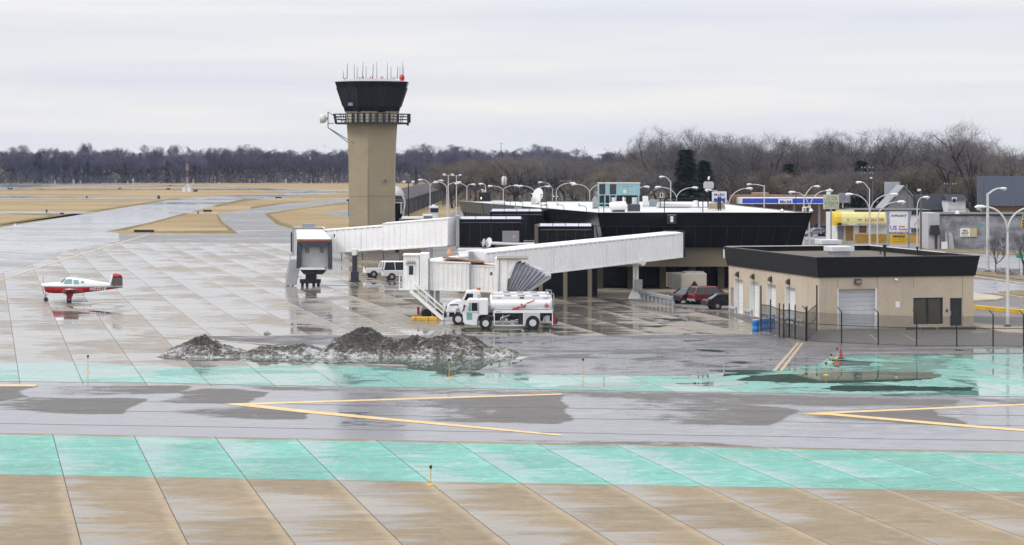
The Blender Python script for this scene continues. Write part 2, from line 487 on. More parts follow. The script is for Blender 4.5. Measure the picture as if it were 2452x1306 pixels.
sheet('taxiway', [(-500, 466), (0, 469), (40, 469), (101, 473), (380, 474), (430, 475.5), (300, 477), (0, 477), (-500, 480)], 0.016, M_RUNWAY)
sheet('taxiway', [(-300, 506), (0, 507.5), (228, 508), (200, 512), (0, 511.5), (-300, 511)], 0.016, M_RUNWAY)
sheet('taxiway', [(450, 508.5), (524, 510), (524, 512), (445, 511.5)], 0.016, M_RUNWAY)
sheet('taxiway', [(765, 511), (860, 500), (860, 524), (800, 517)], 0.012, M_CURVE)
sheet('car_park', [(830, 612), (800, 585), (1000, 560), (1100, 500), (1330, 455), (1480, 455), (2000, 540), (3400, 560), (4400, 830), (2452, 831), (1905, 828), (1870, 806), (1740, 752), (1720, 744), (1330, 700), (1100, 640)], 0.008, M_LOT)
sheet('service_road', [(470, 806), (850, 803), (1320, 806), (1780, 801), (1870, 806), (1905, 828), (2452, 831), (4400, 830), (4400, 850), (2452, 848), (1990, 851), (1985, 872), (1640, 900), (1300, 897), (1005, 888), (965, 868), (800, 862), (705, 838)], 0.012, M_STRIP)
sheet('road', [(1890, 545), (1960, 540), (2452, 612), (3400, 720), (3400, 790), (2452, 662), (2200, 610), (1960, 575), (1860, 570)], 0.012, M_ROAD)
sheet('road', [(1300, 470), (1310, 464), (1345, 464), (1420, 473), (1440, 486), (1300, 480)], 0.012, M_ROAD)
sheet('service_road', [(2200, 660), (2452, 678), (3000, 720), (3000, 760), (2452, 704), (2200, 700)], 0.016, M_ROAD)
for pts in ([(0, 545), (253, 505), (427, 476), (420, 475), (250, 500), (120, 521), (0, 539)], [(254, 555), (364, 532), (440, 511), (455, 511), (380, 532), (300, 552)], [(254, 556), (571, 559.5), (533, 531), (521, 514), (517, 514), (525, 533), (548, 552), (420, 553.5)],
            [(633, 512), (661, 537), (696, 548), (740, 552), (712, 545), (674, 533), (645, 514), (730, 500), (830, 488), (830, 485)], [(506, 494), (581, 477), (640, 476.5), (596, 481), (520, 496)], [(0, 511.5), (200, 512), (180, 517), (0, 540), (0, 535), (120, 517)],
            [(30, 452), (101, 445.5), (160, 446), (80, 450)], [(600, 453), (690, 459), (700, 457), (660, 455)], [(600, 501), (676, 488.5), (760, 480), (660, 487), (600, 496)]):
    sheet('verge', pts, .006, M_OLIVE)
# taxiway between the two green bands, with drying patches
E0 = [(-1700, 900), (0, 919), (600, 926), (1640, 941), (2452, 953), (4300, 982)]
E1 = [(-1700, 1006), (0, 1038), (2452, 1083), (4300, 1115)]
E2 = [(-1700, 1107), (0, 1137), (2452, 1179), (4300, 1210)]
def on(E, x):
    for (x0, y0), (x1, y1) in zip(E, E[1:]):
        if x <= x1: return y0 + (y1 - y0) * (x - x0) / (x1 - x0)
    return E[-1][1]
DRY = [  # outline, dryness at its left and right ends
    ([(-300, 926), (85, 926), (60, 932), (40, 940), (55, 947), (62, 951), (0, 961), (-300, 962)], .55, .95),
    ([(70, 953), (354, 955), (340, 965), (318, 973), (301, 981), (290, 992), (150, 993), (-40, 975), (0, 962)], .30, 1.0),
    ([(130, 925), (461, 924), (452, 933), (425, 941), (330, 946), (62, 951), (50, 945)], .18, .75),
    ([(485, 931), (560, 933), (640, 941), (630, 950), (612, 955), (588, 968), (428, 968), (360, 962), (431, 951), (430, 940)], .45, .95),
    ([(365, 986), (520, 976), (590, 972), (660, 978), (736, 987), (732, 996), (731, 1004), (640, 1006), (500, 1000)], .15, .95),
    ([(840, 960), (1130, 952), (1345, 946), (1340, 962), (1358, 975), (1350, 985), (1372, 1006), (1330, 1016), (1080, 1012), (800, 988)], .05, 1.0),
    ([(1480, 975), (1540, 952), (1700, 962), (1890, 978), (1916, 986), (1890, 996), (1862, 1012), (1843, 1021), (1640, 1018), (1440, 1005)], .2, .95),
    ([(1905, 990), (2060, 982), (2240, 973), (2262, 970), (2236, 984), (2244, 996), (2290, 1003), (2312, 1016), (2310, 1024), (2060, 1008), (1960, 1003)], .45, 1.0),
    ([(1260, 934), (1640, 939), (2300, 958), (2290, 972), (1980, 974), (1600, 962), (1400, 950)], .5, .75),
    ([(560, 924), (1260, 934), (1500, 950), (1100, 946), (640, 936)], .5, .45),
    ([(1240, 1052), (1640, 1058), (1900, 1073), (1500, 1068), (1100, 1057)], .2, .75),
    ([(2300, 955), (2700, 960), (2700, 972), (2400, 970)], .5, .6),
]
def taxi_grid():
    nx, ny = 620, 70
    vs, wets = [], []
    def sd(poly, x, y):
        ins, dm = False, 1e9
        n = len(poly)
        for i in range(n):
            x0, y0 = poly[i]; x1, y1 = poly[(i + 1) % n]
            if (y0 > y) != (y1 > y) and x < (x1 - x0) * (y - y0) / (y1 - y0) + x0: ins = not ins
            ax, ay = (x1 - x0), (y1 - y0) * 4
            bx, by = x - x0, (y - y0) * 4
            k = max(0, min(1, (ax * bx + ay * by) / (ax * ax + ay * ay)))
            dm = min(dm, math.hypot(bx - k * ax, by - k * ay))
        return dm if ins else -dm
    boxes = [(min(p[0] for p in q) - 60, max(p[0] for p in q) + 60, min(p[1] for p in q) - 12, max(p[1] for p in q) + 12) for q, _, _ in DRY]
    for j in range(ny + 1):
        for i in range(nx + 1):
            x = -1500 + 5600 * i / nx
            y0, y1 = on(E0, x), on(E1, x)
            y = y0 + (y1 - y0) * j / ny
            p = G(x, y)
            vs.append((p.x, p.y, 0.012))
            dry = 0.0
            for (q, a, b), bx in zip(DRY, boxes):
                if bx[0] < x < bx[1] and bx[2] < y < bx[3]:
                    xl, xr = bx[0] + 60, bx[1] - 60
                    s = sd(q, x, y)
                    w = max(0, min(1, 0.55 + s / 26))
                    dry = max(dry, w * (a + (b - a) * max(0, min(1, (x - xl) / (xr - xl)))))
            wets.append(0.9 - dry)
    fs = [(j * (nx + 1) + i, (j + 1) * (nx + 1) + i, (j + 1) * (nx + 1) + i + 1, j * (nx + 1) + i + 1) for j in range(ny) for i in range(nx)]
    o = MB().add(vs, fs).build('taxiway', M_TAXI, fix=False)
    at = o.data.attributes.new('wet', 'FLOAT', 'POINT')
    at.data.foreach_set('value', wets)
    o['kind'] = 'structure'
taxi_grid()
# near slabs: lane joints follow the photo, green paint over the far end of them
def lane_strip(name, mat, Ea, Eb, z, k0=-9, k1=22, seg=10):
    mb, uvs = MB(), []
    def jx(k, y):
        xt, yt = 126 + 195.2 * k, 1040 + 4.9 * k
        xb, yb = 195 + 256.3 * k, 1306
        return xt + (xb - xt) * (y - yt) / (yb - yt)
    def P(k, t):
        x = jx(k, 1100)
        for _ in range(6):
            y = on(Ea, x) + (on(Eb, x) - on(Ea, x)) * t
            x = jx(k, y)
        return G(x, y)
    for k in range(k0, k1):
        for j in range(seg):
            q = [(k, j / seg), (k, (j + 1) / seg), (k + 1, (j + 1) / seg), (k + 1, j / seg)]
            ps = [P(*a) for a in q]
            mb.add([(p.x, p.y, z) for p in ps], [(0, 1, 2, 3)])
            for a, p in zip(q, ps): uvs.append((a[0] + 40, lane(p)[1] / 6.1))
    o = mb.build(name, mat, fix=False)
    ul = o.data.uv_layers.new(name='UVMap')
    for i, u in enumerate(uvs): ul.data[i].uv = u
    o['kind'] = 'structure'
    return o
EB = [(-3000, 1640), (5600, 1640)]
lane_strip('apron', M_FORE, E1, EB, 0.008, seg=24)
lane_strip('green_paint', M_GREEN, [(x, y + 4) for x, y in E1], E2, 0.012)
# far green band
sheet('green_paint', [(-1700, 858), (0, 872), (160, 868), (420, 880), (700, 876), (960, 880), (1005, 889), (1300, 898), (1640, 901), (1960, 874), (1990, 853), (2452, 849), (4300, 872), (4300, 978), (2452, 951), (1640, 939), (600, 923), (400, 918), (0, 914), (-1700, 896)], 0.016, M_GREENWET, True, U_AP)
def mark(name, pts, mat=None, z=0.02):
    return sheet(name, pts, z, mat or M_YEL)
mark('yellow_marking', [(532, 967.5), (600, 966), (1345, 943.3), (1345, 946), (640, 969), (590, 970.8)])
mark('yellow_marking', [(534, 969), (600, 969), (740, 984), (1345, 1042), (1345, 1045.4), (740, 991), (590, 974.5)], z=0.024)
mark('yellow_marking', [(1906, 991.5), (1990, 987), (2452, 968), (2452, 971.6), (1990, 991.2)])
mark('yellow_marking', [(1908, 993), (1985, 990), (2310, 1018), (2452, 1029), (2452, 1034), (2310, 1023.6), (1985, 995.2)], z=0.024)
mark('yellow_marking', [(-400, 921), (88, 922), (84, 926), (-400, 926)])
mark('yellow_marking', [(1908, 821.5), (1915, 821.5), (1858, 889), (1850, 889)], M_YELPALE)
mark('yellow_marking', [(1918, 821.5), (1925, 821.5), (1874, 889), (1866, 889)], M_YELPALE)
mark('yellow_marking', [(-60, 688), (0, 671), (80, 643), (200, 606.5), (352, 562), (357, 562), (206, 607), (86, 644), (0, 673), (-60, 690.5)], M_YELPALE)
mark('yellow_marking', [(300, 801), (480, 812), (660, 826), (660, 827.5), (480, 813.5), (300, 802)], M_YELPALE)
mark('white_marking', [(2010, 835.2), (2452, 832), (2452, 832.6), (2010, 835.8)], M_WHITELINE)
mark('white_marking', [(1990, 846.9), (2452, 842), (2452, 842.7), (1990, 847.6)], M_WHITELINE)
mark('white_marking', [(2340, 640), (2452, 650), (2452, 651.2), (2340, 641.2)], M_WHITELINE, 0.03)
mark('white_marking', [(2080, 800), (2082, 800), (2106, 820), (2103, 820)], M_WHITELINE)
mark('white_marking', [(2160, 800), (2162, 800), (2200, 820), (2197, 820)], M_WHITELINE)

# standing water: mirror-flat puddles with ragged outlines
_pt = NT('standing_water')
_p = _pt.pos()
_n = _pt.noise(_pt.map(_p, (.5, 1, 1)), 1.1, 4.0, .6)
_pt.pbsdf(color=_pt.mix(_pt.sstep(_n, .4, .65), (.05, .10, .08), (.09, .13, .11)), rough=.012, ior=1.333)
M_WATER = _pt.m
def puddle(pts, z=.021, rag=1.0, seed=0):
    out = []
    n = len(pts)
    for i in range(n):
        a, b = Vector(pts[i]), Vector(pts[(i + 1) % n])
        k = max(2, int((b - a).length / 7))
        for q in range(k):
            p = a.lerp(b, q / k)
            v = Vector((p.x * .05, p.y * .35, seed * 3.1))
            out.append((p.x + mnoise.noise(v) * 26 * rag + mnoise.noise(v * 3.3) * 12 * rag, p.y + mnoise.noise(v + Vector((9, 4, 2))) * 2.4 * rag))
    sheet('puddle', out, z, M_WATER)
puddle([(382, 857), (700, 857), (1258, 855), (1244, 866), (1206, 879), (1150, 888), (1060, 892), (985, 884), (960, 873), (700, 868), (560, 864), (430, 863)], seed=1, rag=.7)
puddle([(1040, 892), (1120, 890), (1150, 897), (1090, 903), (1030, 900)], seed=2)
puddle([(1800, 900), (1960, 893), (2060, 890), (2235, 893), (2262, 902), (2200, 912), (2050, 917), (1900, 919), (1770, 912)], seed=3)
puddle([(2010, 924), (2200, 926), (2335, 929), (2330, 936), (2200, 937), (2040, 938), (1960, 933)], seed=4, rag=.7)
puddle([(1590, 908), (1690, 898), (1760, 894), (1830, 893), (1745, 901), (1660, 908)], seed=5, rag=.8)
puddle([(1330, 925), (1430, 918), (1560, 917), (1530, 924), (1400, 928)], seed=6, rag=.8)
puddle([(1630, 918), (1760, 915), (1800, 920), (1700, 926), (1640, 924)], seed=7)
puddle([(1980, 862), (2110, 868), (2080, 876), (1990, 877)], seed=8)
puddle([(1690, 889), (1790, 886), (1850, 890), (1760, 893)], seed=9, z=.022)
puddle([(1660, 838), (1700, 838), (1745, 842), (1720, 844), (1690, 842)], seed=10, rag=.6)
puddle([(1545, 832), (1600, 831), (1640, 834), (1580, 836)], seed=19, rag=.6)
puddle([(1730, 868), (1800, 866), (1840, 869), (1780, 872)], seed=20, rag=.6)
puddle([(1420, 848), (1590, 850), (1580, 858), (1480, 860), (1410, 855)], seed=11)
puddle([(1560, 762), (1660, 764), (1690, 771), (1620, 770)], seed=12, rag=.6)
puddle([(1525, 781), (1600, 780), (1570, 785)], seed=13, rag=.5)
puddle([(1090, 789), (1200, 787), (1345, 790), (1300, 796), (1120, 796)], seed=14, rag=.6)
puddle([(150, 725), (200, 724), (240, 727), (200, 729)], seed=15, rag=.5)
puddle([(165, 736), (230, 735), (290, 738), (250, 741), (180, 740)], seed=17, rag=.6)
puddle([(210, 745), (260, 744), (300, 747), (240, 749)], seed=18, rag=.5)
puddle([(2280, 838), (2452, 835), (2600, 838), (2600, 846), (2340, 847)], seed=16, rag=.6)

for q in (.33, .52, .80):
    a = [(x, on(E0, x) + (on(E1, x) - on(E0, x)) * q) for x in range(-1400, 3900, 130)]
    a = [(x, y + mnoise.noise(Vector((x * .004, q * 9, 0))) * 1.5) for x, y in a]
    sheet('pavement_seam', a + [(x, y + .55) for x, y in reversed(a)], .018, paint('sealed_seam', (.05, .048, .046), .5))
# ------------------------------------------------------------------ shared surface materials
M_WHITE = paint('white_paint', (0.78, 0.78, 0.78), 0.4, 0.10, 0.7)
M_WHITEDIRTY = paint('stained_white_cladding', (0.84, 0.84, 0.85), 0.45, 0.07, 0.5, streak=0.20, rust=0.0)
M_WHITERUST = paint('rusty_white_cladding', (0.84, 0.83, 0.81), 0.5, 0.10, 0.6, streak=0.16, rust=0.35)
M_GREY = paint('grey_metal', (0.30, 0.31, 0.33), 0.5, 0.15, 0.8)
M_DGREY = paint('dark_grey_metal', (0.045, 0.05, 0.065), 0.5, 0.2, 0.8)
M_BLACK = paint('black_metal', (0.014, 0.015, 0.018), 0.45, 0.2, 0.9)
M_RUBBER = paint('tyre_rubber', (0.018, 0.018, 0.019), 0.8, 0.2, 2)
M_GALV = paint('galvanised_steel', (0.42, 0.44, 0.47), 0.42, 0.18, 1.5, metal=0.35)
M_STEEL = paint('bare_steel', (0.5, 0.51, 0.53), 0.3, 0.15, 2, metal=0.7)
M_BRICK = paint('tan_ribbed_concrete', (0.325, 0.275, 0.185), 0.9, 0.10, 0.35, streak=0.10)
M_BEIGE = paint('beige_panel', (0.49, 0.412, 0.318), 0.85, 0.12, 0.35, streak=0.08)
M_SPAN = paint('olive_beige_concrete', (0.185, 0.160, 0.108), 0.9, 0.14, 0.4, streak=0.12)
M_GLASSBLK = glossy('black_glazing', (0.006, 0.007, 0.008), 0.06, spec=0.12)
M_FASCIA = glossy('black_fascia_panel', (0.008, 0.009, 0.010), 0.14, spec=0.10)
M_FASCIA2 = paint('black_ribbed_fascia', (0.012, 0.0125, 0.013), 0.55, 0.2, 0.5, spec=0.2, streak=.04)
M_MULL = paint('dark_mullion', (0.018, 0.02, 0.021), 0.6, 0.1, 1, spec=.2)
M_ROOFW = paint('white_roof_membrane', (0.62, 0.62, 0.62), 0.55, 0.28, 0.12, fine=0.04)
M_ROOFG = paint('gravel_roof', (0.125, 0.103, 0.08), 0.95, 0.25, 0.5, fine=0.14)
M_SKYL = glossy('skylight_panel', (0.46, 0.48, 0.54), 0.25)
M_TEAL = paint('pale_teal_casing', (0.24, 0.41, 0.46), 0.5, 0.14, 0.6, streak=0.15)
M_CAB = paint('dish_white', (0.66, 0.66, 0.65), 0.35, 0.06, 1)
M_RED = glossy('red_enamel', (0.36, 0.012, 0.016), 0.25)
M_ORANGE = paint('cone_orange', (0.62, 0.10, 0.03), 0.5, 0.25, 3)
M_YELPAINT = paint('yellow_paint', (0.66, 0.40, 0.03), 0.5, 0.3, 1.5)
M_BLUEDRUM = glossy('blue_plastic', (0.02, 0.16, 0.50), 0.4)
M_RUST = paint('rusty_steel', (0.25, 0.12, 0.06), 0.8, 0.4, 0.8)
M_GLASS = glossy('vehicle_glass', (0.02, 0.026, 0.03), 0.05)
M_TINT = glossy('teal_cabin_glass', (0.20, 0.40, 0.38), 0.1)
M_TAIL = glossy('red_lens', (0.35, 0.01, 0.01), 0.2)
M_AMBER = lamp_glow('amber_beacon_lens', (0.9, 0.22, 0.03), 0.5)
M_LAMPRED = lamp_glow('red_obstruction_lens', (0.5, 0.03, 0.025), 0.12)
M_HEAD = lamp_glow('lit_headlamp', (1.0, 0.93, 0.8), 6.0)
M_INK = paint('black_lettering', (0.02, 0.02, 0.022), 0.5, 0.1, 3)
M_BLUE = paint('blue_sign_paint', (0.02, 0.07, 0.50), 0.4, 0.1, 1)
M_REDINK = paint('red_lettering', (0.45, 0.02, 0.02), 0.5, 0.1, 3)
M_GREENINK = paint('green_lettering', (0.05, 0.25, 0.10), 0.5, 0.1, 3)

# ------------------------------------------------------------------ control tower
def control_tower():
    Z = GZ(606); s = ppm(Z)
    base = G(891, 606)
    t = thing('control_tower', 'tall tan control tower with black slanted glass cab and antennas on top', 'control tower', base)
    z = lambda y: (606 - y) / s
    x = lambda px: (px - 891) / s
    # shaft: eight-sided plan turned so that one edge faces the camera, flaring gently at the top
    def ring(hw, zz, cut=0.10):
        c = hw * cut
        return [Vector((a, b, zz)) for a, b in ((-hw + c, -hw), (hw - c, -hw), (hw, -hw + c), (hw, hw - c), (hw - c, hw), (-hw + c, hw), (-hw, hw - c), (-hw, -hw + c))]
    mb = MB()
    def plan(hw, zz):
        # irregular hexagon, edge towards the viewer a little left of the middle
        e = -0.12 * hw
        return [Vector((-hw, -0.55 * hw, zz)), Vector((e, -hw * 1.05, zz)), Vector((hw, -0.62 * hw, zz)), Vector((hw, 0.7 * hw, zz)), Vector((0.2 * hw, hw, zz)), Vector((-hw, 0.75 * hw, zz))]
    rows = [(606, 53.5), (560, 53.5), (480, 53.5), (420, 54), (380, 54.6), (345, 55.8), (320, 57.0), (298, 58.5)]
    mb.loft([plan(hw / s, z(y)) for y, hw in rows], 0)
    sh = mb.build('shaft', M_BRICK, t)
    m2 = MB()
    hw = 53.5 / s
    m2.bar((-0.12 * hw, -hw * 1.05 - .02, 0), (-0.12 * hw, -hw * 1.05 - .02, z(400)), 0.10, 0.06)
    for yy in (540, 470, 400, 352):
        for k in (0, 1):
            a, b = plan(hw * 1.003, z(yy))[k], plan(hw * 1.003, z(yy))[k + 1]
            m2.bar(a, b, 0.03, 0.035)
    m2.build('seam', paint('seam_sealant', (0.2, 0.165, 0.11), 0.9), t)
    m3 = MB(); m3.box(x(925), x(926.5), -hw * 0.88, -hw * 0.6, z(437), z(430)); m3.build('vent_slot', M_BLACK, t)
    # collar, catwalk
    m = MB(); m.loft([plan(59 / s, z(298)), plan(60 / s, z(272)), plan(64 / s, z(268))], 0); m.build('collar', paint('collar_panel', (0.5, 0.47, 0.38), 0.8, 0.1, 1), t)
    m = MB()
    for k in range(24):
        a = 2 * PI * k / 24
        c = Vector((math.cos(a), math.sin(a), 0)) * (62 / s)
        m.bar(c + Vector((0, 0, z(298))), c + Vector((0, 0, z(272))), 0.30, 0.3)
    m.build('collar_fin', M_BLACK, t)
    deck = MB()
    ro = 93 / s
    def octo(r, zz, n=8, off=22.5):
        return [Vector((r * math.cos(R(off + 360 / n * k)), r * math.sin(R(off + 360 / n * k)) * 0.9, zz)) for k in range(n)]
    deck.loft([octo(ro, z(298)), octo(ro, z(294))], 0)
    deck.build('catwalk', M_BLACK, t)
    rail = MB()
    pts = octo(ro * 1.02, 0)
    for zz in (z(274), z(280), z(287)):
        for k in range(8):
            a, b = pts[k].copy(), pts[(k + 1) % 8].copy()
            a.z = b.z = zz
            rail.bar(a, b, 0.09)
    for k in range(8):
        for q in range(3):
            p = pts[k].lerp(pts[(k + 1) % 8], q / 3)
            rail.bar((p.x * .98, p.y * .98, z(297)), (p.x * 1.03, p.y * 1.03, z(273)), 0.10)
    rail.build('railing', M_BLACK, t)
    # cab: eight-sided, leaning outwards
    def cabring(hw, zz, d=0.9):
        return [Vector((a * hw, b * hw * d, zz)) for a, b in ((-1, -.42), (-.42, -1), (.42, -1), (1, -.42), (1, .42), (.42, 1), (-.42, 1), (-1, .42))]
    zb, zs, zg, zt = z(270), z(256), z(211), z(197)
    w = lambda zz: (63 + (87 - 63) * (zz - zb) / (zt - zb)) / s
    m = MB(); m.loft([cabring(w(zb), zb), cabring(w(zs), zs)]); m.build('sill', M_FASCIA, t)
    gl = NT('tower_cab_glass'); gl.pbsdf(color=(0.010, 0.014, 0.017), rough=0.05, spec=.25)
    m = MB(); m.loft([cabring(w(zs) * .99, zs), cabring(w(zg) * .99, zg)]); m.build('cab_glass', gl.m, t)
    m = MB()
    for a, b in zip(cabring(w(zs), zs), cabring(w(zg), zg)): m.bar(a, b, 0.16)
    for i in range(8):
        a, b = cabring(w(zs), zs), cabring(w(zg), zg)
        m.bar(a[i].lerp(a[(i + 1) % 8], .5), b[i].lerp(b[(i + 1) % 8], .5), 0.08)
    m.build('mullion', M_BLACK, t)
    m = MB()
    m.add([(x(837), -w(zs) * .88, zs + .08), (x(849), -w(zs) * .915, zs + .08), (x(848), -w(zs) * .955, zs + .5), (x(838), -w(zs) * .94, zs + .5)], [(0, 1, 2, 3)])
    m.build('console_glimpse', paint('pale_glimpse', (.40, .46, .58), .5), t, fix=False)  # pale pane added on the opaque glass as a glimpse of the console
    m = MB(); m.loft([cabring(w(zg), zg), cabring(w(zt), zt), cabring(w(zt) * .97, zt + .02)]); m.build('fascia', M_FASCIA, t)
    m = MB(); m.loft([cabring(w(zt) * .96, zt), cabring(w(zt) * .5, zt + .45)]); m.build('roof', M_GREY, t)
    # antennas: each a mast with or without fork
    za = zt + 0.2
    def whip(px, ytop, name='antenna'):
        m = MB(); yy = random.uniform(-1.6, 1.6)
        m.tube([(x(px), yy, za), (x(px), yy, z(185)), (x(px), yy, z(ytop))], [.06, .045, .02], 6)
        m.build(name, M_DGREY, t)
    def fork(p0, p1, pm, yb, y0, y1):
        m = MB(); yy = random.uniform(-1.6, 1.6)
        m.bar((x(pm), yy, za), (x(pm), yy, z(yb)), .07)
        m.bar((x(p0), yy, z(yb)), (x(p1), yy, z(yb)), .07)
        m.tube([(x(p0), yy, z(yb)), (x(p0), yy, z(y0))], [.05, .025], 6)
        m.tube([(x(p1), yy, z(yb)), (x(p1) + .08, yy, z(y1))], [.06, .03], 6)
        m.build('antenna', M_DGREY, t)
    random.seed(3)
    fork(823, 832, 827, 189, 171, 152); fork(855, 868, 861, 187, 161, 148); fork(877, 893, 885, 190.5, 159, 153); fork(936, 951, 943, 187, 159, 158)
    for px, yt in ((848, 150), (903.5, 149), (929, 151), (957, 160), (964, 148), (967, 158)): whip(px, yt)
    m = MB(); bx = x(962.5)
    m.tube([(bx, 0, za), (bx, 0, z(192)), (bx, 0, z(188)), (bx, 0, z(183)), (bx, 0, z(179))], [.42, .30, .42, .36, .1], 10)
    m.build('obstruction_beacon', M_LAMPRED, t)
    for px in (870, 886, 891, 912, 916):
        m = MB(); m.bar((x(px), 0.4, za), (x(px), 0.4, z(187)), .04); m.cbox((x(px), .4, z(186)), (.14, .14, .3), 0); m.build('obstruction_light', M_LAMPRED, t)
    # microwave dish on its bracket at the left of the catwalk
    m = MB(); c = Vector((x(777), 0, z(284.5)))
    m.tube([c + Vector((-.62, 0, 0)), c + Vector((-.30, 0, 0)), c + Vector((.05, 0, 0)), c + Vector((.35, 0, 0))], [.64, .66, .62, .25], 22)
    m.build('microwave_dish', M_CAB, t)
    m = MB(); xb = x(785.5)
    m.bar((xb, 0, z(268)), (xb, 0, z(308)), .12)
    m.bar((xb, 0, z(306)), (x(852), -2.4, z(345)), .09); m.bar((xb, .2, z(306)), (x(834), -1.2, z(341)), .09)
    m.bar((xb, 0, z(269)), (x(822), -1.0, z(290)), .08); m.bar((xb, 0, z(296)), (x(800), 0, z(296)), .1); m.bar((x(780), 0, z(284)), (xb, 0, z(284)), .2)
    m.build('dish_bracket', M_DGREY, t)
    m = MB(); m.cbox((x(979.5), -.6, z(284)), (.5, .5, 1.3)); m.cbox((x(977), -.6, z(298)), (.3, .3, .4)); m.build('equipment_box', M_BLACK, t)
control_tower()

# ------------------------------------------------------------------ terminal
def slanted(mb, top, bot, mat=0):
    n = len(top)
    mb.loft([bot, top], mat, cap=False)
def terminal():
    org = Vector((8.6, 246.0, 0))
    t = thing('terminal_building', 'long black glazed airport terminal with white flat roof and sign 1', 'terminal', org)
    V = lambda x, y, z: Vector((x - org.x, y - org.y, z))
    RZ, MZ, BZ = 8.09, 6.70, 4.55
    top2 = [(8.65, 246), (30.5, 246), (26.8, 286), (25.5, 312), (-6.9, 313)]
    def inset(d):
        # every wall leans inwards by d
        out = []
        n = len(top2)
        for i in range(n):
            p, q, r_ = Vector(top2[i - 1]), Vector(top2[i]), Vector(top2[(i + 1) % n])
            e1, e2 = (q - p).normalized(), (r_ - q).normalized()
            n1, n2 = Vector((-e1.y, e1.x)), Vector((-e2.y, e2.x))
            k = d / (1 + n1.dot(n2))
            out.append(q + (n1 + n2) * k)
        return out
    ring = lambda d, z: [V(p.x, p.y, z) for p in inset(d)]
    m = MB(); m.loft([ring(.36, MZ), ring(0, RZ), ring(.22, RZ)], cap=False); m.build('fascia', M_FASCIA, t)
    m = MB(); m.loft([ring(.95, BZ), ring(.40, MZ)], cap=False); m.build('glazed_wall', M_GLASSBLK, t)
    m = MB(); a, b = ring(.93, BZ), ring(.38, MZ)
    for i, n in ((0, 13), (1, 22), (4, 38)):
        j = (i + 1) % 5
        for k in range(1, n): m.bar(a[i].lerp(a[j], k / n), b[i].lerp(b[j], k / n), .06, .05)
    for i in (0, 1, 4):
        j = (i + 1) % 5
        m.bar(b[i], b[j], .09, .06)
    m.bar(a[4].lerp(a[0], .98), a[0], .2, .1)
    m.build('mullion', M_MULL, t)
    m = MB(); m.add(ring(.2, RZ - .06), [(0, 1, 2, 3, 4)]); m.build('roof', M_ROOFW, t, fix=False)
    m = MB(); m.loft([ring(.30, RZ - .03), ring(-.02, RZ + .03), ring(.2, RZ + .05)], cap=False); m.build('roof_edge', paint('roof_edge_trim', (0.45, 0.45, 0.45), .4), t)
    m = MB(); m.add(ring(.95, BZ - .01), [(4, 3, 2, 1, 0)]); m.build('soffit', M_MULL, t, fix=False)
    # lower storey: beige spandrel above a dark recessed undercroft with piers
    x0, x1, y0, y1 = 9.2, 29.6, 247.6, 300
    m = MB(); m.box(x0 - org.x, x1 - org.x, y0 - org.y, y1 - org.y, 2.55, BZ - .02); m.build('spandrel', M_SPAN, t)
    m = MB(); m.box(x0 + .3 - org.x, x1 - .3 - org.x, y0 + 5.2 - org.y, y1 - org.y, 0, 2.55); m.build('undercroft_wall', M_GLASSBLK, t)
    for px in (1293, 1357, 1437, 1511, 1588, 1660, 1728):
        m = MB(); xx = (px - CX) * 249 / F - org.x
        k = 0.1 if px < 1300 else 1.9; m.box(xx - .33, xx + .33, y0 - org.y + k, y0 - org.y + k + .8, 0, 2.55); m.build('pier', M_SPAN if px < 1300 else paint('pier_painted_shade', (.10, .086, .06), .9, .2), t)  # set-back piers: undercroft shade painted in as a darker colour
    m = MB()
    for px in (1318, 1396, 1474, 1550, 1622):
        xx = (px - CX) * 249 / F - org.x
        m.box(xx - .03, xx + .03, y0 + 5.12 - org.y, y0 + 5.2 - org.y, 0, 2.5)
    m.build('undercroft_mullion', M_MULL, t)
    m = MB(); m.box(7.5 - org.x, 28 - org.x, 243.5 - org.y, 251 - org.y, 0, .18); m.build('pavement_slab', M_CURB, t)
    # square sign with the gate number
    yy = 246.16
    m = MB(); c = V((1608.5 - CX) * yy / F, yy, 13.6 - (526 - YH) * yy / F)
    m.cbox(c + Vector((0, 0, 0)), (.94, .24, .92)); sg = m.build('sign', M_BLACK, t)
    m = MB(); m.cbox(c + Vector((0, -.10, .47)), (.9, .2, .05)); m.build('sign_cap', M_GALV, sg)
    m = MB(); text_mb(m, '1', c + Vector((0, -.128, -.26)), XP, ZP, .60, .30, bold=.015); m.build('number', M_WHITE, sg)
    # paler patches on the receding fascia
    def onfas(f0, f1, z0, z1, d=.03):
        pa, pb = Vector(top2[4]), Vector(top2[0])
        nrm = Vector((-(pb - pa).normalized().y, (pb - pa).normalized().x)) * -1
        q = lambda f, z: (pa.lerp(pb, f) + (-nrm) * ((RZ - z) / (RZ - MZ) * .36) + nrm * d)
        P = [q(f0, z0), q(f1, z0), q(f1, z1), q(f0, z1)]
        return [V(p.x, p.y, zz) for p, zz in zip(P, (z0, z0, z1, z1))]
    m = MB(); m.quad(*onfas(.46, .515, MZ + .0, RZ - .05)); m.build('fascia_patch', paint('pale_patch', (.36, .36, .29), .6), t)
    m = MB(); m.quad(*onfas(0.005, .20, MZ + .02, RZ - .02)); m.build('fascia_patch', paint('olive_panel', (.075, .07, .05), .5), t)
terminal()

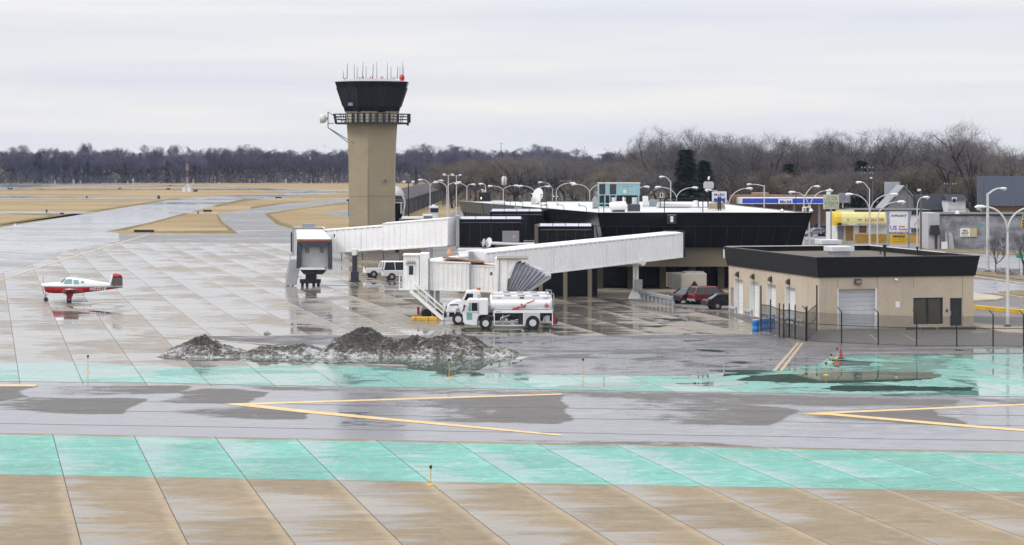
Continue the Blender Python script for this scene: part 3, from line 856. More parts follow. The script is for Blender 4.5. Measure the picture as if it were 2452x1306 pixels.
# ------------------------------------------------------------------ low wing with gate lobbies in front of the terminal
def gate_wing():
    t = thing('gate_wing', 'low beige wing with white roofs and dark glass gate lobbies beside the terminal', 'building', (0, 252, 0))
    o = Vector((0, 252, 0))
    m = MB(); m.box(-5.4, 2.2, -7, 3.0, 0, 4.15); m.box(-5.6, 6.5, 3.0, 22, 0, 4.15); m.build('wall', M_SPAN, t)
    m = MB(); m.box(-5.5, 2.4, -7.2, 2.7, 4.15, 4.40); m.box(-5.9, 6.8, 2.7, 22.3, 4.15, 4.40); m.build('roof', M_ROOFW, t)
    m = MB()
    for z0, z1, x0, x1 in ((2.9, 4.1, -5.4, 1.8),): m.box(x0, x1, 2.9, 3.02, .3, 3.4)
    m.build('undercroft_opening', M_GLASSBLK, t)
    m = MB(); m.prism([(-2.0, 3.55), (3.6, 3.55), (3.6, 4.75), (-1.6, 4.9)], 'y', -7.4, -3.0); m.build('parapet', M_SPAN, t)
    m = MB(); m.prism([(-2.1, 4.92), (3.7, 4.72), (3.7, 4.86), (-2.1, 5.06)], 'y', -7.5, -2.9); m.build('parapet_cap', M_ROOFW, t)
    # far lobby
    def lobby(x0, x1, y0, y1, z0, z1):
        m = MB(); m.box(x0, x1, y0, y1, z0, z1); b = m.build('gate_lobby', M_GLASSBLK, t)
        m = MB()
        for k in range(1, 6): m.box(x0 + (x1 - x0) * k / 6 - .03, x0 + (x1 - x0) * k / 6 + .03, y0 - .02, y0 + .02, z0, z1 - .45)
        m.box(x0 - .05, x1, y0 - .04, y0 + .06, z1 - .45, z1 - .40)
        m.build('mullion', M_MULL, b)
        m = MB()
        n = 4
        for k in range(n):
            a, c = x0 + .2 + (x1 - x0 - .4) * k / n, x0 + .2 + (x1 - x0 - .4) * (k + 1) / n - .06
            m.add([(a, y0 - .02, z1 - .34), (c, y0 - .02, z1 - .34), (c, y0 + 1.0, z1 + .25), (a, y0 + 1.0, z1 + .25)], [(0, 1, 2, 3)])
        m.add([(x0 + .2, y0 + 1.0, z1 + .25), (x1 - .2, y0 + 1, z1 + .25), (x1 - .2, y0 + 2.4, z1 - .2), (x0 + .2, y0 + 2.4, z1 - .2)], [(0, 1, 2, 3)])
        m.build('skylight', M_SKYL, b, fix=False)
    lobby(-5.5, 1.2, -2.0, 2.5, 4.55, 7.35)
    lobby(-2.4, 3.5, 14.0, 18.0, 4.6, 7.8)
    lobby(2.55, 8.0, -16.0, -5.2, 4.5, 7.0)
    m = MB(); m.box(2.2, 2.55, -16.2, -15.2, 4.4, 7.15); m.build('lobby_frame', paint('bronze_frame', (.10, .085, .065), .5), t)
    m = MB()
    for xx in (2.8, 5.2, 7.6): m.box(xx - .2, xx + .2, -15.6, -15.2, 0, 4.5)
    m.build('lobby_column', M_SPAN, t)
    m = MB(); m.box(2.6, 8.4, -13.5, -4.6, 0, 4.5); m.build('lower_wall', M_GLASSBLK, t)
gate_wing()

# ------------------------------------------------------------------ tan service building at the right
def wall_run(mb, p0, d, n, length, z0, z1, th, ops, mat=0):
    """wall from p0 along d, outward normal n, with openings (a, b, lo, hi) left out"""
    cuts = sorted({0, length, *[o[0] for o in ops], *[o[1] for o in ops]})
    for a, b in zip(cuts, cuts[1:]):
        mid = (a + b) / 2
        segs = [(z0, z1)]
        for o in ops:
            if o[0] <= mid <= o[1]:
                segs = [q for s0, s1 in segs for q in ((s0, min(s1, o[2])), (max(s0, o[3]), s1)) if q[1] > q[0] + 1e-6]
        for s0, s1 in segs:
            P = [p0 + d * a, p0 + d * b, p0 + d * b - n * th, p0 + d * a - n * th]
            vs = [(p.x, p.y, s0) for p in P] + [(p.x, p.y, s1) for p in P]
            mb.add(vs, [(3, 2, 1, 0), (4, 5, 6, 7), (0, 1, 5, 4), (1, 2, 6, 5), (2, 3, 7, 6), (3, 0, 4, 7)], mat)
SB_ROT = R(13)
def service_building():
    C0 = G(1962, 790)
    t = thing('service_building', 'single storey tan service building with wide black fascia and four bay doors', 'building', C0, SB_ROT)
    a, b = Vector((math.cos(SB_ROT), math.sin(SB_ROT), 0)), Vector((-math.sin(SB_ROT), math.cos(SB_ROT), 0))
    def hit(px, d):
        k = (px - CX) / F
        return (k * C0.y - C0.x) / (d.x - k * d.y)
    fx = lambda px: hit(px, a)
    ly = lambda px: hit(px, b)
    zz = lambda y, d: 13.6 - (y - YH) * (C0.y + d) / F
    Wd, Ln, Hh = fx(2331), ly(1745), 4.15
    up, ex, ey = Vector((0, 0, 0)), Vector((1, 0, 0)), Vector((0, 1, 0))
    front = [(fx(2007), fx(2097), 0.02, zz(694, 0)), (fx(2187), fx(2258), .30, zz(715, 1)), (fx(2275), fx(2303.5), .1, zz(715, 2))]
    left = []
    for x0, x1 in ((1880, 1904), (1836, 1858), (1796, 1817), (1759, 1779)):
        left.append((ly(x1), ly(x0), 0.02, 3.0))
    left.append((ly(1757), ly(1750.5), .02, 2.2))
    m = MB()
    wall_run(m, Vector((0, 0, 0)), ex, -ey, Wd, 0, Hh, .35, front)
    wall_run(m, Vector((0, 0.35, 0)), ey, -ex, Ln - .35, 0, Hh, .45, [(o[0] - .35, o[1] - .35, o[2], o[3]) for o in left])
    wall_run(m, Vector((Wd, 0.35, 0)), ey, ex, Ln - .35, 0, Hh, .35, [])
    wall_run(m, Vector((0.45, Ln, 0)), ex, ey, Wd - .8, 0, Hh, .35, [])
    m.build('wall', M_BEIGE, t)
    pj = paint('panel_joint_dark', (0.15, 0.12, 0.09), .9)  # dark colour of the joints between wall panels
    for px in (2006, 2100.5, 2187.2, 2304.5): MB().box(fx(px) - .012, fx(px) + .012, -.006, .0, .05 if px > 2190 else 3.2, Hh).build('panel_joint', pj, t)
    for f in (.1, .29, .485, .68): MB().box(-.006, 0, Ln * f + .3, Ln * f + .325, .05, Hh).build('panel_joint', pj, t)
    # fascia flaring outwards, parapet cap, gravel roof below it
    def rr(o, z): return [Vector((-o, -o, z)), Vector((Wd + o, -o, z)), Vector((Wd + o, Ln + o, z)), Vector((-o, Ln + o, z))]
    m = MB(); m.loft([rr(-.2, Hh - .01), rr(.12, Hh), rr(.38, 5.72), rr(.30, 5.76), rr(.05, 5.76), rr(.05, 5.2)], cap=False); m.build('fascia', M_FASCIA2, t)
    m = MB()
    m.loft([rr(.40, 5.70), rr(.42, 5.78), rr(.06, 5.785), rr(.055, 5.74)], cap=False); m.build('parapet_cap', M_BLACK, t)
    m = MB()
    q = rr(.12, 5.795); m.bar(q[2], q[3], .5, .05); m.bar(q[1] + Vector((0, 6, 0)), q[2], .3, .05)
    m.build('snow_capping', M_ROOFW, t)
    m = MB(); m.add(rr(.06, 5.35), [(0, 1, 2, 3)]); m.build('roof', M_ROOFG, t, fix=False)
    def roller(x0, x1, h, nm='bay_door'):
        m = MB(); n = 9
        for k in range(n):
            z0, z1 = .03 + h * k / n, .03 + h * (k + 1) / n
            m.add([(x0, .30, z0), (x1, .30, z0), (x1, .27, z0 + .05), (x0, .27, z0 + .05), (x1, .27, z1 - .03), (x0, .27, z1 - .03), (x1, .3, z1), (x0, .3, z1)], [(0, 1, 2, 3), (3, 2, 4, 5), (5, 4, 6, 7)])
        return m
    fd = roller(front[0][0] + .02, front[0][1] - .02, front[0][3]).build('bay_door', paint('white_roller_door', (0.52, 0.53, 0.56), .35, .1, .6, streak=.15), t, fix=False)
    m = MB(); x0, x1, h = front[0][0], front[0][1], front[0][3]
    m.box(x0 - .06, x0 + .02, -.02, .26, 0, h + .05); m.box(x1 - .02, x1 + .08, -.02, .26, 0, h + .05)
    m.build('door_frame', M_WHITE, fd)
    for i, o in enumerate(left[:4]):
        m = MB(); n = 10
        for k in range(n): m.box(.36, .40, o[0], o[1], o[3] * k / n + .012, o[3] * (k + 1) / n)
        d = m.build('bay_door', M_WHITE, t)
        m = MB(); m.box(-.02, .34, o[1] - .10, o[1] - .002, 0, o[3]); m.build('door_jamb', M_WHITE, d)
    m = MB(); o = left[4]; m.box(.1, .16, o[0], o[1], .02, 2.2); m.build('side_door', M_GREY, t)
    m = MB(); o = front[1]; m.box(o[0], o[1], .16, .2, o[2], o[3]); w = m.build('window', glossy('dull_window', (.065, .06, .045), .12), t)
    m = MB()
    for xx in (o[0] + .05, (o[0] + o[1]) / 2, o[1] - .05): m.box(xx - .05, xx + .05, .06, .16, o[2], o[3])
    for z in (o[2] + .04, o[3] - .04): m.box(o[0], o[1], .07, .155, z - .04, z + .04)
    m.build('frame', M_BLACK, w)
    m = MB(); o = front[2]; m.box(o[0], o[1], .1, .15, o[2], o[3]); d = m.build('door', M_BLACK, t)
    m = MB(); m.box(o[0] + .05, o[0] + .10, .02, .1, 1.0, 1.3); m.build('handle', M_GALV, d)
    # wall lamps
    def wallpack(c, nrm):
        m = MB()
        if nrm == 'f':
            m.prism([(-.02, -.2), (-.28, -.2), (-.22, .22), (-.02, .22)], 'x', c.x - .26, c.x + .26); off = c
            m.v = [(v[0], v[1] + c.y, v[2] + c.z) for v in m.v]
        else:
            m.prism([(-.02, -.25), (-.30, -.12), (-.24, .12), (-.02, .25)], 'y', -.2, .2)
            m.v = [(v[0] + c.x, v[1] + c.y, v[2] + c.z) for v in m.v]
        o = m.build('wall_lamp', paint('bronze_lamp', (.06, .05, .04), .4), t)
        if nrm == 'f':
            m = MB(); m.box(c.x - .18, c.x + .18, -.295, -.26, c.z - .14, c.z + .08); m.build('lens', glossy('lamp_lens', (.25, .25, .2), .15), o)
    wallpack(Vector((fx(2053), 0, zz(675.5, 0))), 'f')
    for px in (1890, 1847, 1805, 1768): wallpack(Vector((0, ly(px), 3.45)), 'l')
    m = MB(); m.tube([(fx(2145), -.02, zz(671, 1)), (fx(2145), -.16, zz(671.5, 1)), (fx(2145), -.2, zz(672, 1))], [.12, .12, .05], 10); m.build('camera_dome', M_WHITE, t)
    m = MB(); m.box(fx(2144.5), fx(2154), -.02, 0, zz(738, 1), zz(723.5, 1)); m.build('notice', M_WHITE, t)
    m = MB(); m.box(fx(2265), fx(2269), -.08, 0, zz(748, 2), zz(742, 2)); m.build('intercom', M_DGREY, t)
    m = MB(); m.box(-.36, -.30, ly(1743.5), ly(1741.3), 4.75, 5.55); m.build('notice', M_WHITE, t)
    # roof vents
    def curb_vent(px, py, w, lb):
        # position on the gravel roof
        v = G(px, py, 5.35) - C0
        lx, lyy = v.dot(a), v.dot(b)
        m = MB(); m.box(lx - w * .36, lx + w * .36, lyy - w * .36, lyy + w * .36, 5.35, 5.85); o = m.build('roof_vent', M_GALV, t)
        m = MB(); m.box(lx - w * .5, lx + w * .5, lyy - w * .5, lyy + w * .5, 5.85, 6.25); m.build('vent_hood', paint('pale_vent_hood', (.62, .63, .65), .4, .1), o, bevel=.04)
    curb_vent(2009, 616, 2.0, ''); curb_vent(1983, 598, 1.9, '')
    for px, y0, y1, w in ((2118.5, 614, 585, .20), (2108, 609, 600, .12), (2196.5, 612, 590, .14)):
        v = G(px, y0, 5.35) - C0
        lx, lyy = v.dot(a), v.dot(b)
        h = (y0 - y1) * v.length / F if False else (y0 - y1) * (C0.y + 4) / F
        m = MB(); m.tube([(lx, lyy, 5.35), (lx, lyy, 5.35 + h * .75)], w * .5, 8); m.tube([(lx, lyy, 5.35 + h * .75), (lx, lyy, 5.35 + h)], [w * .8, w * .9], 8); m.build('vent_pipe', M_BLACK, t)
    return C0, a, b, Wd, Ln, fx, ly
SB = service_building()
# ------------------------------------------------------------------ boarding bridges
def tunnel(mb, p0, p1, w, h, rib=.5, mat=0, ribm=None, n0=0):
    """box tunnel along p0-p1 (floor centre line) with upright ribs on both sides and a slightly crowned roof"""
    p0, p1 = Vector(p0), Vector(p1)
    d = p1 - p0
    L = Vector((d.x, d.y, 0)).length
    u = Vector((d.x, d.y, 0)).normalized()
    s = Vector((-u.y, u.x, 0))
    sec = [(-w / 2, 0), (-w / 2, h), (-w * .25, h + .10), (w * .25, h + .10), (w / 2, h), (w / 2, 0)]
    rings = [[p + s * a + Vector((0, 0, z)) for a, z in sec] for p in (p0, p1)]
    mb.loft(rings, mat)
    n = max(2, int(L / rib))
    for k in range(n + 1):
        p = p0 + d * (k / n)
        for sg in (-1, 1):
            c = p + s * (sg * w / 2)
            hw, th = .07, .045
            vs = []
            for z in (.10, h - .14):
                for du, dn in ((-hw, 0), (-hw * .4, th), (hw * .4, th), (hw, 0)):
                    vs.append(c + u * du + s * (sg * dn) + Vector((0, 0, z + d.z / L * du)))
            mb.add(vs, [(0, 1, 5, 4), (1, 2, 6, 5), (2, 3, 7, 6), (0, 3, 2, 1), (4, 5, 6, 7)], mat)
    # bottom and eave rails
    for sg in (-1, 1):
        for z, hh in ((.0, .14), (h - .05, .12)):
            o = s * (sg * (w / 2 + .03)) + Vector((0, 0, z))
            mb.bar(p0 + o, p1 + o, .08, hh, mat)
    return u, s
def eave_slots(mb, p0, p1, w, h, step=.62):
    p0, p1 = Vector(p0), Vector(p1)
    d = p1 - p0; L = d.length
    u = Vector((d.x, d.y, 0)).normalized(); s = Vector((-u.y, u.x, 0))
    for k in range(int(L / step)):
        c = p0 + d * ((k + .5) * step / L)
        for sg in (-1, 1):
            q = c + s * (sg * (w / 2 + .01)) + Vector((0, 0, h - .17))
            mb.bar(q - u * .2, q + u * .2, .03, .06)
def bridge_far():
    base = G(848, 676)
    t = thing('jet_bridge', 'white boarding bridge standing in front of the control tower, square cab opening towards us', 'jet bridge', base)
    Vp = lambda px, py, Z: W(px, py, Z) - base
    ZL, ZR = 262.0, 250.0
    a0, a1 = Vp(790, 607, ZL), Vp(1093, 586, ZR)
    mid = a0.lerp(a1, .50)
    off = Vector((0, 1.3, 0))
    m = MB(); tunnel(m, a0 + off, mid + off + (a1 - a0).normalized() * 1.5, 2.5, 2.50, .8); m.build('tunnel', M_WHITEDIRTY, t)
    m = MB(); tunnel(m, mid + off + Vector((0, 0, -.10)), a1 + off + Vector((0, 0, -.10)), 2.85, 2.82, .8); m.build('tunnel', M_WHITEDIRTY, t)
    m = MB(); eave_slots(m, a0 + off, mid + off, 2.5, 2.5, .9); eave_slots(m, mid + off, a1 + off, 2.85, 2.82, .9); m.build('eave_slot', M_GREY, t)
    m = MB(); e = a1 + off; m.box(e.x - .05, e.x + .30, e.y - 1.6, e.y + 1.6, e.z - .3, e.z + 2.95); m.build('end_frame', M_GREY, t)
    # column under it
    m = MB(); m.box(-.27, .27, .9, 1.5, 0, 3.15); m.box(-.42, .42, .7, 1.7, 0, 1.15); m.box(-.62, .62, .5, 1.9, 0, .12); m.build('column', M_DGREY, t, bevel=.03)
    for px, py in ((848, 603), (1013, 594)):
        c = Vp(px, py, 255); m = MB()
        m.prism([(c.x - .32, c.z + .25), (c.x + .32, c.z + .25), (c.x + .2, c.z - .38), (c.x - .2, c.z - .38)], 'y', c.y - .1, c.y + 1.9); m.build('bracket', M_WHITE, t)
    # rotunda and cab at the left end: hood slopes towards the viewer
    Z = 259.0
    s = ppm(Z)
    q = lambda px, py, y: Vector(((px - CX) * Z / F - base.x, Z - base.y + y, 13.6 - (py - YH) * Z / F))
    m = MB()
    A = [q(700, 611, 2.2), q(700, 545, 2.2), q(774, 545, 2.2), q(774, 611, 2.2)]
    B = [q(700, 611, -.2), q(700, 545, -.2), q(774, 545, -.2), q(774, 611, -.2)]
    m.loft([A, B]); m.build('rotunda', M_WHITE, t)
    m = MB()
    for px in (702, 772): m.bar(q(px, 611, -.25), q(px, 546, -.25), .16)
    m.bar(q(702, 546, -.25), q(772, 546, -.25), .16); m.build('rotunda_frame', M_GREY, t)
    m = MB(); m.box(q(722, 0, 0).x, q(751, 0, 0).x, .6 + Z - base.y, 2 + Z - base.y, q(0, 546, 0).z, q(0, 536, 0).z); ac = m.build('roof_unit', M_GREY, t)
    m = MB()
    for k in range(4): m.box(q(723, 0, 0).x, q(750, 0, 0).x, .55 + Z - base.y, .6 + Z - base.y, q(0, 544.5 - 2.2 * k, 0).z, q(0, 543.5 - 2.2 * k, 0).z)
    m.build('louvre', M_GALV, ac)
    m = MB(); y0, y1 = -.25, -2.4
    m.loft([[q(710, 613, y0), q(710, 549, y0), q(771, 549, y0), q(771, 613, y0)], [q(717, 645, y1), q(717, 573, y1), q(799, 573, y1), q(799, 645, y1)]]); m.build('cab', M_WHITE, t)
    m = MB(); m.loft([[q(716.5, 573.6, y1 - .05), q(716.5, 570.6, y1 - .05), q(800, 570.6, y1 - .05), q(800, 573.6, y1 - .05)], [q(716.5, 576, y1 - .55), q(716.5, 572.5, y1 - .55), q(800, 572.5, y1 - .55), q(800, 576, y1 - .55)]]); m.build('hood_edge', paint('rust_red_trim', (.32, .11, .06), .7, .3), t)
    m = MB(); yf = y1 - .06; yo = y1 - .75
    for pts in (((716, 640), (726, 640), (728, 584), (717, 577)), ((800, 641), (791, 641), (790, 584), (800, 577)), ((717, 577), (800, 577), (790, 588), (728, 588))):
        m.loft([[q(x_, y_, yf) for x_, y_ in pts], [q(x_, y_, yo) for x_, y_ in pts]])
    m.build('bellows', M_DGREY, t)
    m = MB(); m.loft([[q(727, 637, y1 - .06), q(727, 587, y1 - .06), q(791, 587, y1 - .06), q(791, 637, y1 - .06)], [q(727, 637, y1 - .14), q(727, 587, y1 - .14), q(791, 587, y1 - .14), q(791, 637, y1 - .14)]]); dr = m.build('roller_shutter', paint('grey_shutter', (.40, .41, .42), .5, .12, .6), t)
    m = MB()
    for px in (735.5, 770): m.loft([[q(px, 604, y1 - .15), q(px, 590.5, y1 - .15), q(px + 10, 590.5, y1 - .15), q(px + 10, 604, y1 - .15)], [q(px, 604, y1 - .17), q(px, 590.5, y1 - .17), q(px + 10, 590.5, y1 - .17), q(px + 10, 604, y1 - .17)]])
    m.build('shutter_window', paint('dull_pane', (.16, .165, .17), .3), dr)
    m = MB(); m.loft([[q(724, 643, y1 - .8), q(724, 638, y1 - .8), q(783, 638, y1 - .8), q(783, 643, y1 - .8)], [q(724, 643, y1 + .4), q(724, 638, y1 + .4), q(783, 638, y1 + .4), q(783, 643, y1 + .4)]]); m.build('bumper', M_WHITE, t)
    m = MB(); m.loft([[q(723, 644, y1), q(785, 644, y1), q(776, 655, y1), q(732, 655, y1)], [q(723, 644, y1 + 2.2), q(785, 644, y1 + 2.2), q(776, 655, y1 + 2.2), q(732, 655, y1 + 2.2)]]); m.build('undercarriage', M_BLACK, t)
    zb = q(0, 650, 0).z
    for px in (738, 755):
        m = MB(); c = q(px, 650, 0); m.box(c.x - .2, c.x + .2, -1.1 + c.y, -.6 + c.y, .3, c.z); m.build('lift_column', M_DGREY, t)
    m = MB(); c = q(745, 670, -.9); m.box(c.x - 1.1, c.x + 1.1, c.y - .35, c.y + .35, .35, .75); m.prism([(c.x - .9, .3), (c.x + .5, .3), (c.x + .3, 1.3), (c.x - .2, 1.3)], 'y', c.y - .25, c.y + .25); m.build('bogie', M_BLACK, t)
    for dx in (-.85, -.35, .35, .85):
        m = MB(); m.disc_wheel((c.x + dx, c.y, .38), .38, .26, (1, 0, 0)); m.build('wheel', M_RUBBER, t)
    # steep service stair at the left
    m = MB(); p0, p1 = q(710, 632, -1.0), q(697, 679, -1.6); p1.z = .12
    m.prism([(p0.x - .5, p0.z + .5), (p0.x + .55, p0.z + .5), (p1.x + .62, p1.z), (p1.x - .5, p1.z)], 'y', p0.y - .45, p0.y + .45); st = m.build('stair', M_GALV, t)
    m = MB(); pa, pb = q(697, 608, -1.2), q(686, 665, -1.2)
    m.tube([q(700, 606, -1.2), q(698, 612, -1.2), q(694, 635, -1.2), q(685, 668, -1.2)], .05, 6); m.build('handrail', M_GALV, st)
    m = MB(); m.disc_wheel((p1.x - .2, p1.y + .3, .12), .12, .1); m.disc_wheel((p1.x + .3, p1.y + .3, .12), .12, .1); m.build('caster', M_RUBBER, st)
    m = MB(); m.box(q(698, 0, 0).x - .1, q(700, 0, 0).x, Z - base.y + .1, Z - base.y + 1.6, q(0, 604, 0).z, q(0, 557, 0).z); m.build('side_panel', M_BLACK, t)
    m = MB(); c = q(801, 564, -.9); m.cbox((c.x + .05, c.y, c.z), (.12, .12, .35)); m.build('cable_box', M_BLACK, t)
bridge_far()
def bridge_near():
    Zc = 207.0
    base = G(1005, 760); base = Vector(((1005 - CX) * Zc / F, Zc, 0))
    t = thing('jet_bridge', 'long rusty white boarding bridge with folded grey canopy and outside stair', 'jet bridge', base)
    P = lambda px, py, Z: W(px, py, Z) - base
    # main tunnel
    a0, a1 = P(1162, 672, 208.6), P(1634, 615.5, 243)
    off, offb = Vector((-1.15, .66, 0)), Vector((0, 1.3, 0))
    sp = a0.lerp(a1, .485)
    m = MB(); tunnel(m, a0 + off, a1 + off, 2.7, 2.42, .36); m.build('tunnel', M_WHITEDIRTY, t)
    m = MB(); eave_slots(m, a0 + off, a1 + off, 2.7, 2.42, .95); m.build('eave_slot', M_GREY, t)
    d = (a1 - a0).normalized()
    for q in (.30, .975):
        c = (a0 + off).lerp(a1 + off, q); MB().bar(c + Vector((1.2, -.68, .02)), c + Vector((1.2, -.68, 2.40)), .12, .10).build('joint_plate', M_WHITERUST, t)
    m = MB(); e = a1 + off; m.box(e.x - .6, e.x + 1.5, e.y + .35, e.y + 3.0, e.z - .1, e.z + 2.6); m.build('end_frame', M_BLACK, t)
    # middle telescoping tunnel, narrower
    b0, b1 = P(985, 688, 211.5), P(1172, 669, 208.6)
    m = MB(); tunnel(m, b0 + offb, b1 + offb, 2.3, 2.18, .45); m.build('tunnel', M_WHITERUST, t)
    m = MB(); eave_slots(m, b0 + offb, b1 + offb, 2.3, 2.18, .8); m.build('eave_slot', M_GREY, t)
    m = MB(); e = a0 + off; u = d
    m.box(e.x - .28, e.x + .05, e.y - 1.45, e.y + 1.45, e.z - .05, e.z + 2.5); m.build('collar_frame', M_GREY, t)
    # rotunda block at the left
    s = ppm(205.5)
    q = lambda px, py, y=0.0: Vector(((px - CX) * 205.5 / F - base.x, 205.5 - base.y + y, 13.6 - (py - YH) * 205.5 / F))
    def blk(name, px0, px1, py0, py1, y0, y1, mat, bevel=.03):
        a, b = q(px0, py1), q(px1, py0)
        m = MB(); m.box(a.x, b.x, a.y + y0, a.y + y1, a.z, b.z)
        return m.build(name, mat, t, bevel=bevel)
    rot = blk('rotunda', 966.5, 1004, 611.5, 693, -.5, 2.6, M_WHITERUST)
    blk('rotunda_bay', 1005.5, 1026, 607, 694, -.7, 2.6, M_WHITERUST)
    m = MB(); a = q(966, 612); 
    m.box(q(965, 0).x, q(1004.5, 0).x, a.y - .6, a.y + 2.7, q(0, 612).z, q(0, 609.5).z); m.build('roof_flange', M_WHITE, rot)
    m = MB(); a, b = q(980, 657.5), q(990, 636.5); m.box(a.x, b.x, a.y - .53, a.y - .48, a.z, b.z); m.build('door_window', M_GLASS, rot)
    m = MB(); a, b = q(976, 692), q(995, 633); 
    for x0, x1, z0, z1 in ((a.x, a.x + .05, a.z, b.z), (b.x - .05, b.x, a.z, b.z), (a.x, b.x, b.z - .05, b.z)): m.box(x0, x1, a.y - .55, a.y - .51, z0, z1)
    m.build('door_frame', M_WHITE, rot)
    m = MB()
    for k in range(4):
        c = q(977 + 5.2 * k, 630); m.prism([(c.x - .08, c.z), (c.x + .12, c.z), (c.x + .02, c.z + .25)], 'y', c.y - .62, c.y - .5)
    m.box(q(972, 0).x, q(997, 0).x, q(0, 0).y - .6, q(0, 0).y - .5, q(0, 631).z, q(0, 629.5).z)
    m.build('flood_lamp', M_GREY, rot)
    # branch tunnels heading right towards the canopy
    f0, f1 = q(1029, 693, .9), q(1128, 696, .7)
    m = MB(); tunnel(m, f0, f1, 2.5, 2.42, .36); m.build('branch_tunnel', M_WHITERUST, t)
    g0, g1 = q(1127, 697, .8), q(1190, 699, .7)
    m = MB(); tunnel(m, g0, g1, 2.2, 2.22, .36); m.build('branch_tunnel', M_WHITERUST, t)
    for px in (1027, 1126):
        m = MB(); c = q(px, 697); m.box(c.x - .08, c.x + .08, c.y - .6, c.y + 2.3, c.z, q(0, 620 if px < 1100 else 626).z); m.build('collar_frame', M_GREY, t)
    m = MB()
    m.loft([[q(1060, 616, -.5), q(1160, 628, -.5), q(1160, 630, -.5), q(1060, 618, -.5)], [q(1060, 616, 2.2), q(1160, 628, 2.2), q(1160, 630, 2.2), q(1060, 618, 2.2)]])
    m.loft([[q(1130, 631, -.4), q(1185, 634, -.4), q(1185, 636, -.4), q(1130, 633, -.4)], [q(1130, 631, 2.0), q(1185, 634, 2.0), q(1185, 636, 2.0), q(1130, 633, 2.0)]])
    m.build('roof_flange', M_RUST, t)
    m = MB(); c = q(1176.5, 655); m.box(c.x - .09, c.x + .09, c.y - .43, c.y - .38, c.z - .13, c.z + .13); m.build('small_window', M_GLASS, t)
    # cab that holds the folding canopy
    cb = blk('cab', 1186, 1214, 618, 701, -.9, 2.6, M_WHITERUST)
    m = MB()
    m.bar(q(1196.5, 618, -.93), q(1194.5, 701, -.93), .10, .06); m.build('cab_frame', M_GREY, cb)
    m = MB(); m.loft([[q(1190, 617.5, -1), q(1266, 617.5, -1), q(1262, 621, -1), q(1190, 620, -1)], [q(1190, 616, 2.4), q(1266, 616, 2.4), q(1262, 619, 2.4), q(1190, 618, 2.4)]]); m.build('cab_roof', paint('stained_roof_trim', (.25, .23, .19), .8, .3), t)
    m = MB(); y0, y1 = -.8, 2.3
    pr = [(1214, 620), (1248, 620), (1232, 632), (1222, 648), (1216, 668), (1213, 701), (1211, 701)]
    m.loft([[q(x_, y_, y0) for x_, y_ in pr], [q(x_, y_, y0 + .15) for x_, y_ in pr]]); m.loft([[q(x_, y_, y1) for x_, y_ in pr], [q(x_, y_, y1 - .15) for x_, y_ in pr]]); m.build('cab_cheek', M_WHITERUST, t)
    # canopy bellows: hoops fanned around a low hinge, deep folds between them
    can = paint('grey_canopy_fabric', (.30, .31, .35), .5, .22, 1.3)
    m = MB(); hinge = (1232, 699)
    n = 17
    rings = []
    for k in range(n + 1):
        f = k / n
        fold = .94 if k % 2 else 1.02
        ax = 1213 + (1318 - 1213) * (f ** .9)
        # upper outline of the fan from cab top to the lip
        tx = 1238 + (1316 - 1238) * f; ty = 626 + (662 - 626) * f ** 1.15
        bx = 1214 + (1262 - 1214) * f; by = 690 + (701 - 690) * min(1, f * 1.2) - max(0, f - .75) * 18
        tx, ty = bx + (tx - bx) * fold, by + (ty - by) * fold
        ins = 0.0 if k % 2 == 0 else .16
        r_ = [q(bx, by, -.75 + ins), q(tx, ty, -.75 + ins), q(tx, ty - 2, -.2), q(tx, ty - 2, 1.7), q(tx, ty, 2.25 - ins), q(bx, by, 2.25 - ins)]
        rings.append(r_)
    m.loft(rings, 0, cap=False, smooth=False, closed=False); m.build('canopy', can, t, fix=False)
    m = MB(); lip = [q(1262, 698, -.8), q(1316, 664, -.8), q(1316, 660, -.2), q(1316, 660, 1.7), q(1316, 664, 2.3), q(1262, 698, 2.3)]
    lip2 = [p + Vector((.12, 0, -.10)) for p in lip]
    for i in range(5): m.bar(lip[i], lip[i + 1], .22)
    m.build('canopy_lip', can, t)
    m = MB(); m.loft([[q(1240, 698, -.6), q(1300, 668, -.6), q(1310, 666, -.6), q(1262, 700, -.6)], [q(1240, 698, 2.1), q(1300, 668, 2.1), q(1310, 666, 2.1), q(1262, 700, 2.1)]]); m.build('canopy_inside', M_BLACK, t)
    m = MB()
    m.loft([[q(1258, 633, -.3), q(1298, 648, -.3), q(1290, 652, -.3), q(1250, 636, -.3)], [q(1258, 630, 1.7), q(1298, 645, 1.7), q(1290, 649, 1.7), q(1250, 633, 1.7)]]); m.build('canopy_top_cushion', paint('pale_canopy_fabric', (.45, .46, .5), .5, .1), t)
    # outside stair with handrails, small landing at the left
    top, bot = q(984, 694, -1.0), q(1063, 756, -2.2); bot.z = .12
    st = MB(); wv = Vector((0, .5, 0))
    for sg in (-1, 1):
        o = wv * sg
        st.bar(top + o, bot + o, .08, .26)
    stair = st.build('stair', M_WHITE, t)
    m = MB()
    for k in range(14):
        p = top.lerp(bot, (k + .5) / 14); m.box(p.x - .14, p.x + .14, p.y - .46, p.y + .46, p.z - .02, p.z + .02)
    m.build('tread', M_GREY, stair)
    for sg in (-1, 1):
        m = MB(); o = wv * sg
        hgt = Vector((0, 0, .95))
        m.bar(top + o + hgt, bot + o + hgt, .055); m.bar(top + o + hgt * .55, bot + o + hgt * .55, .045)
        for k in range(5):
            p = top.lerp(bot, k / 4) + o; m.bar(p, p + hgt, .05)
        m.build('handrail', M_WHITE, stair)
    m = MB(); a = q(957, 691); b = q(1000, 694)
    m.box(a.x, b.x, a.y - 1.5, a.y - .5, a.z - .08, a.z + .03); ld = m.build('landing', M_WHITE, t)
    m = MB(); zz = a.z
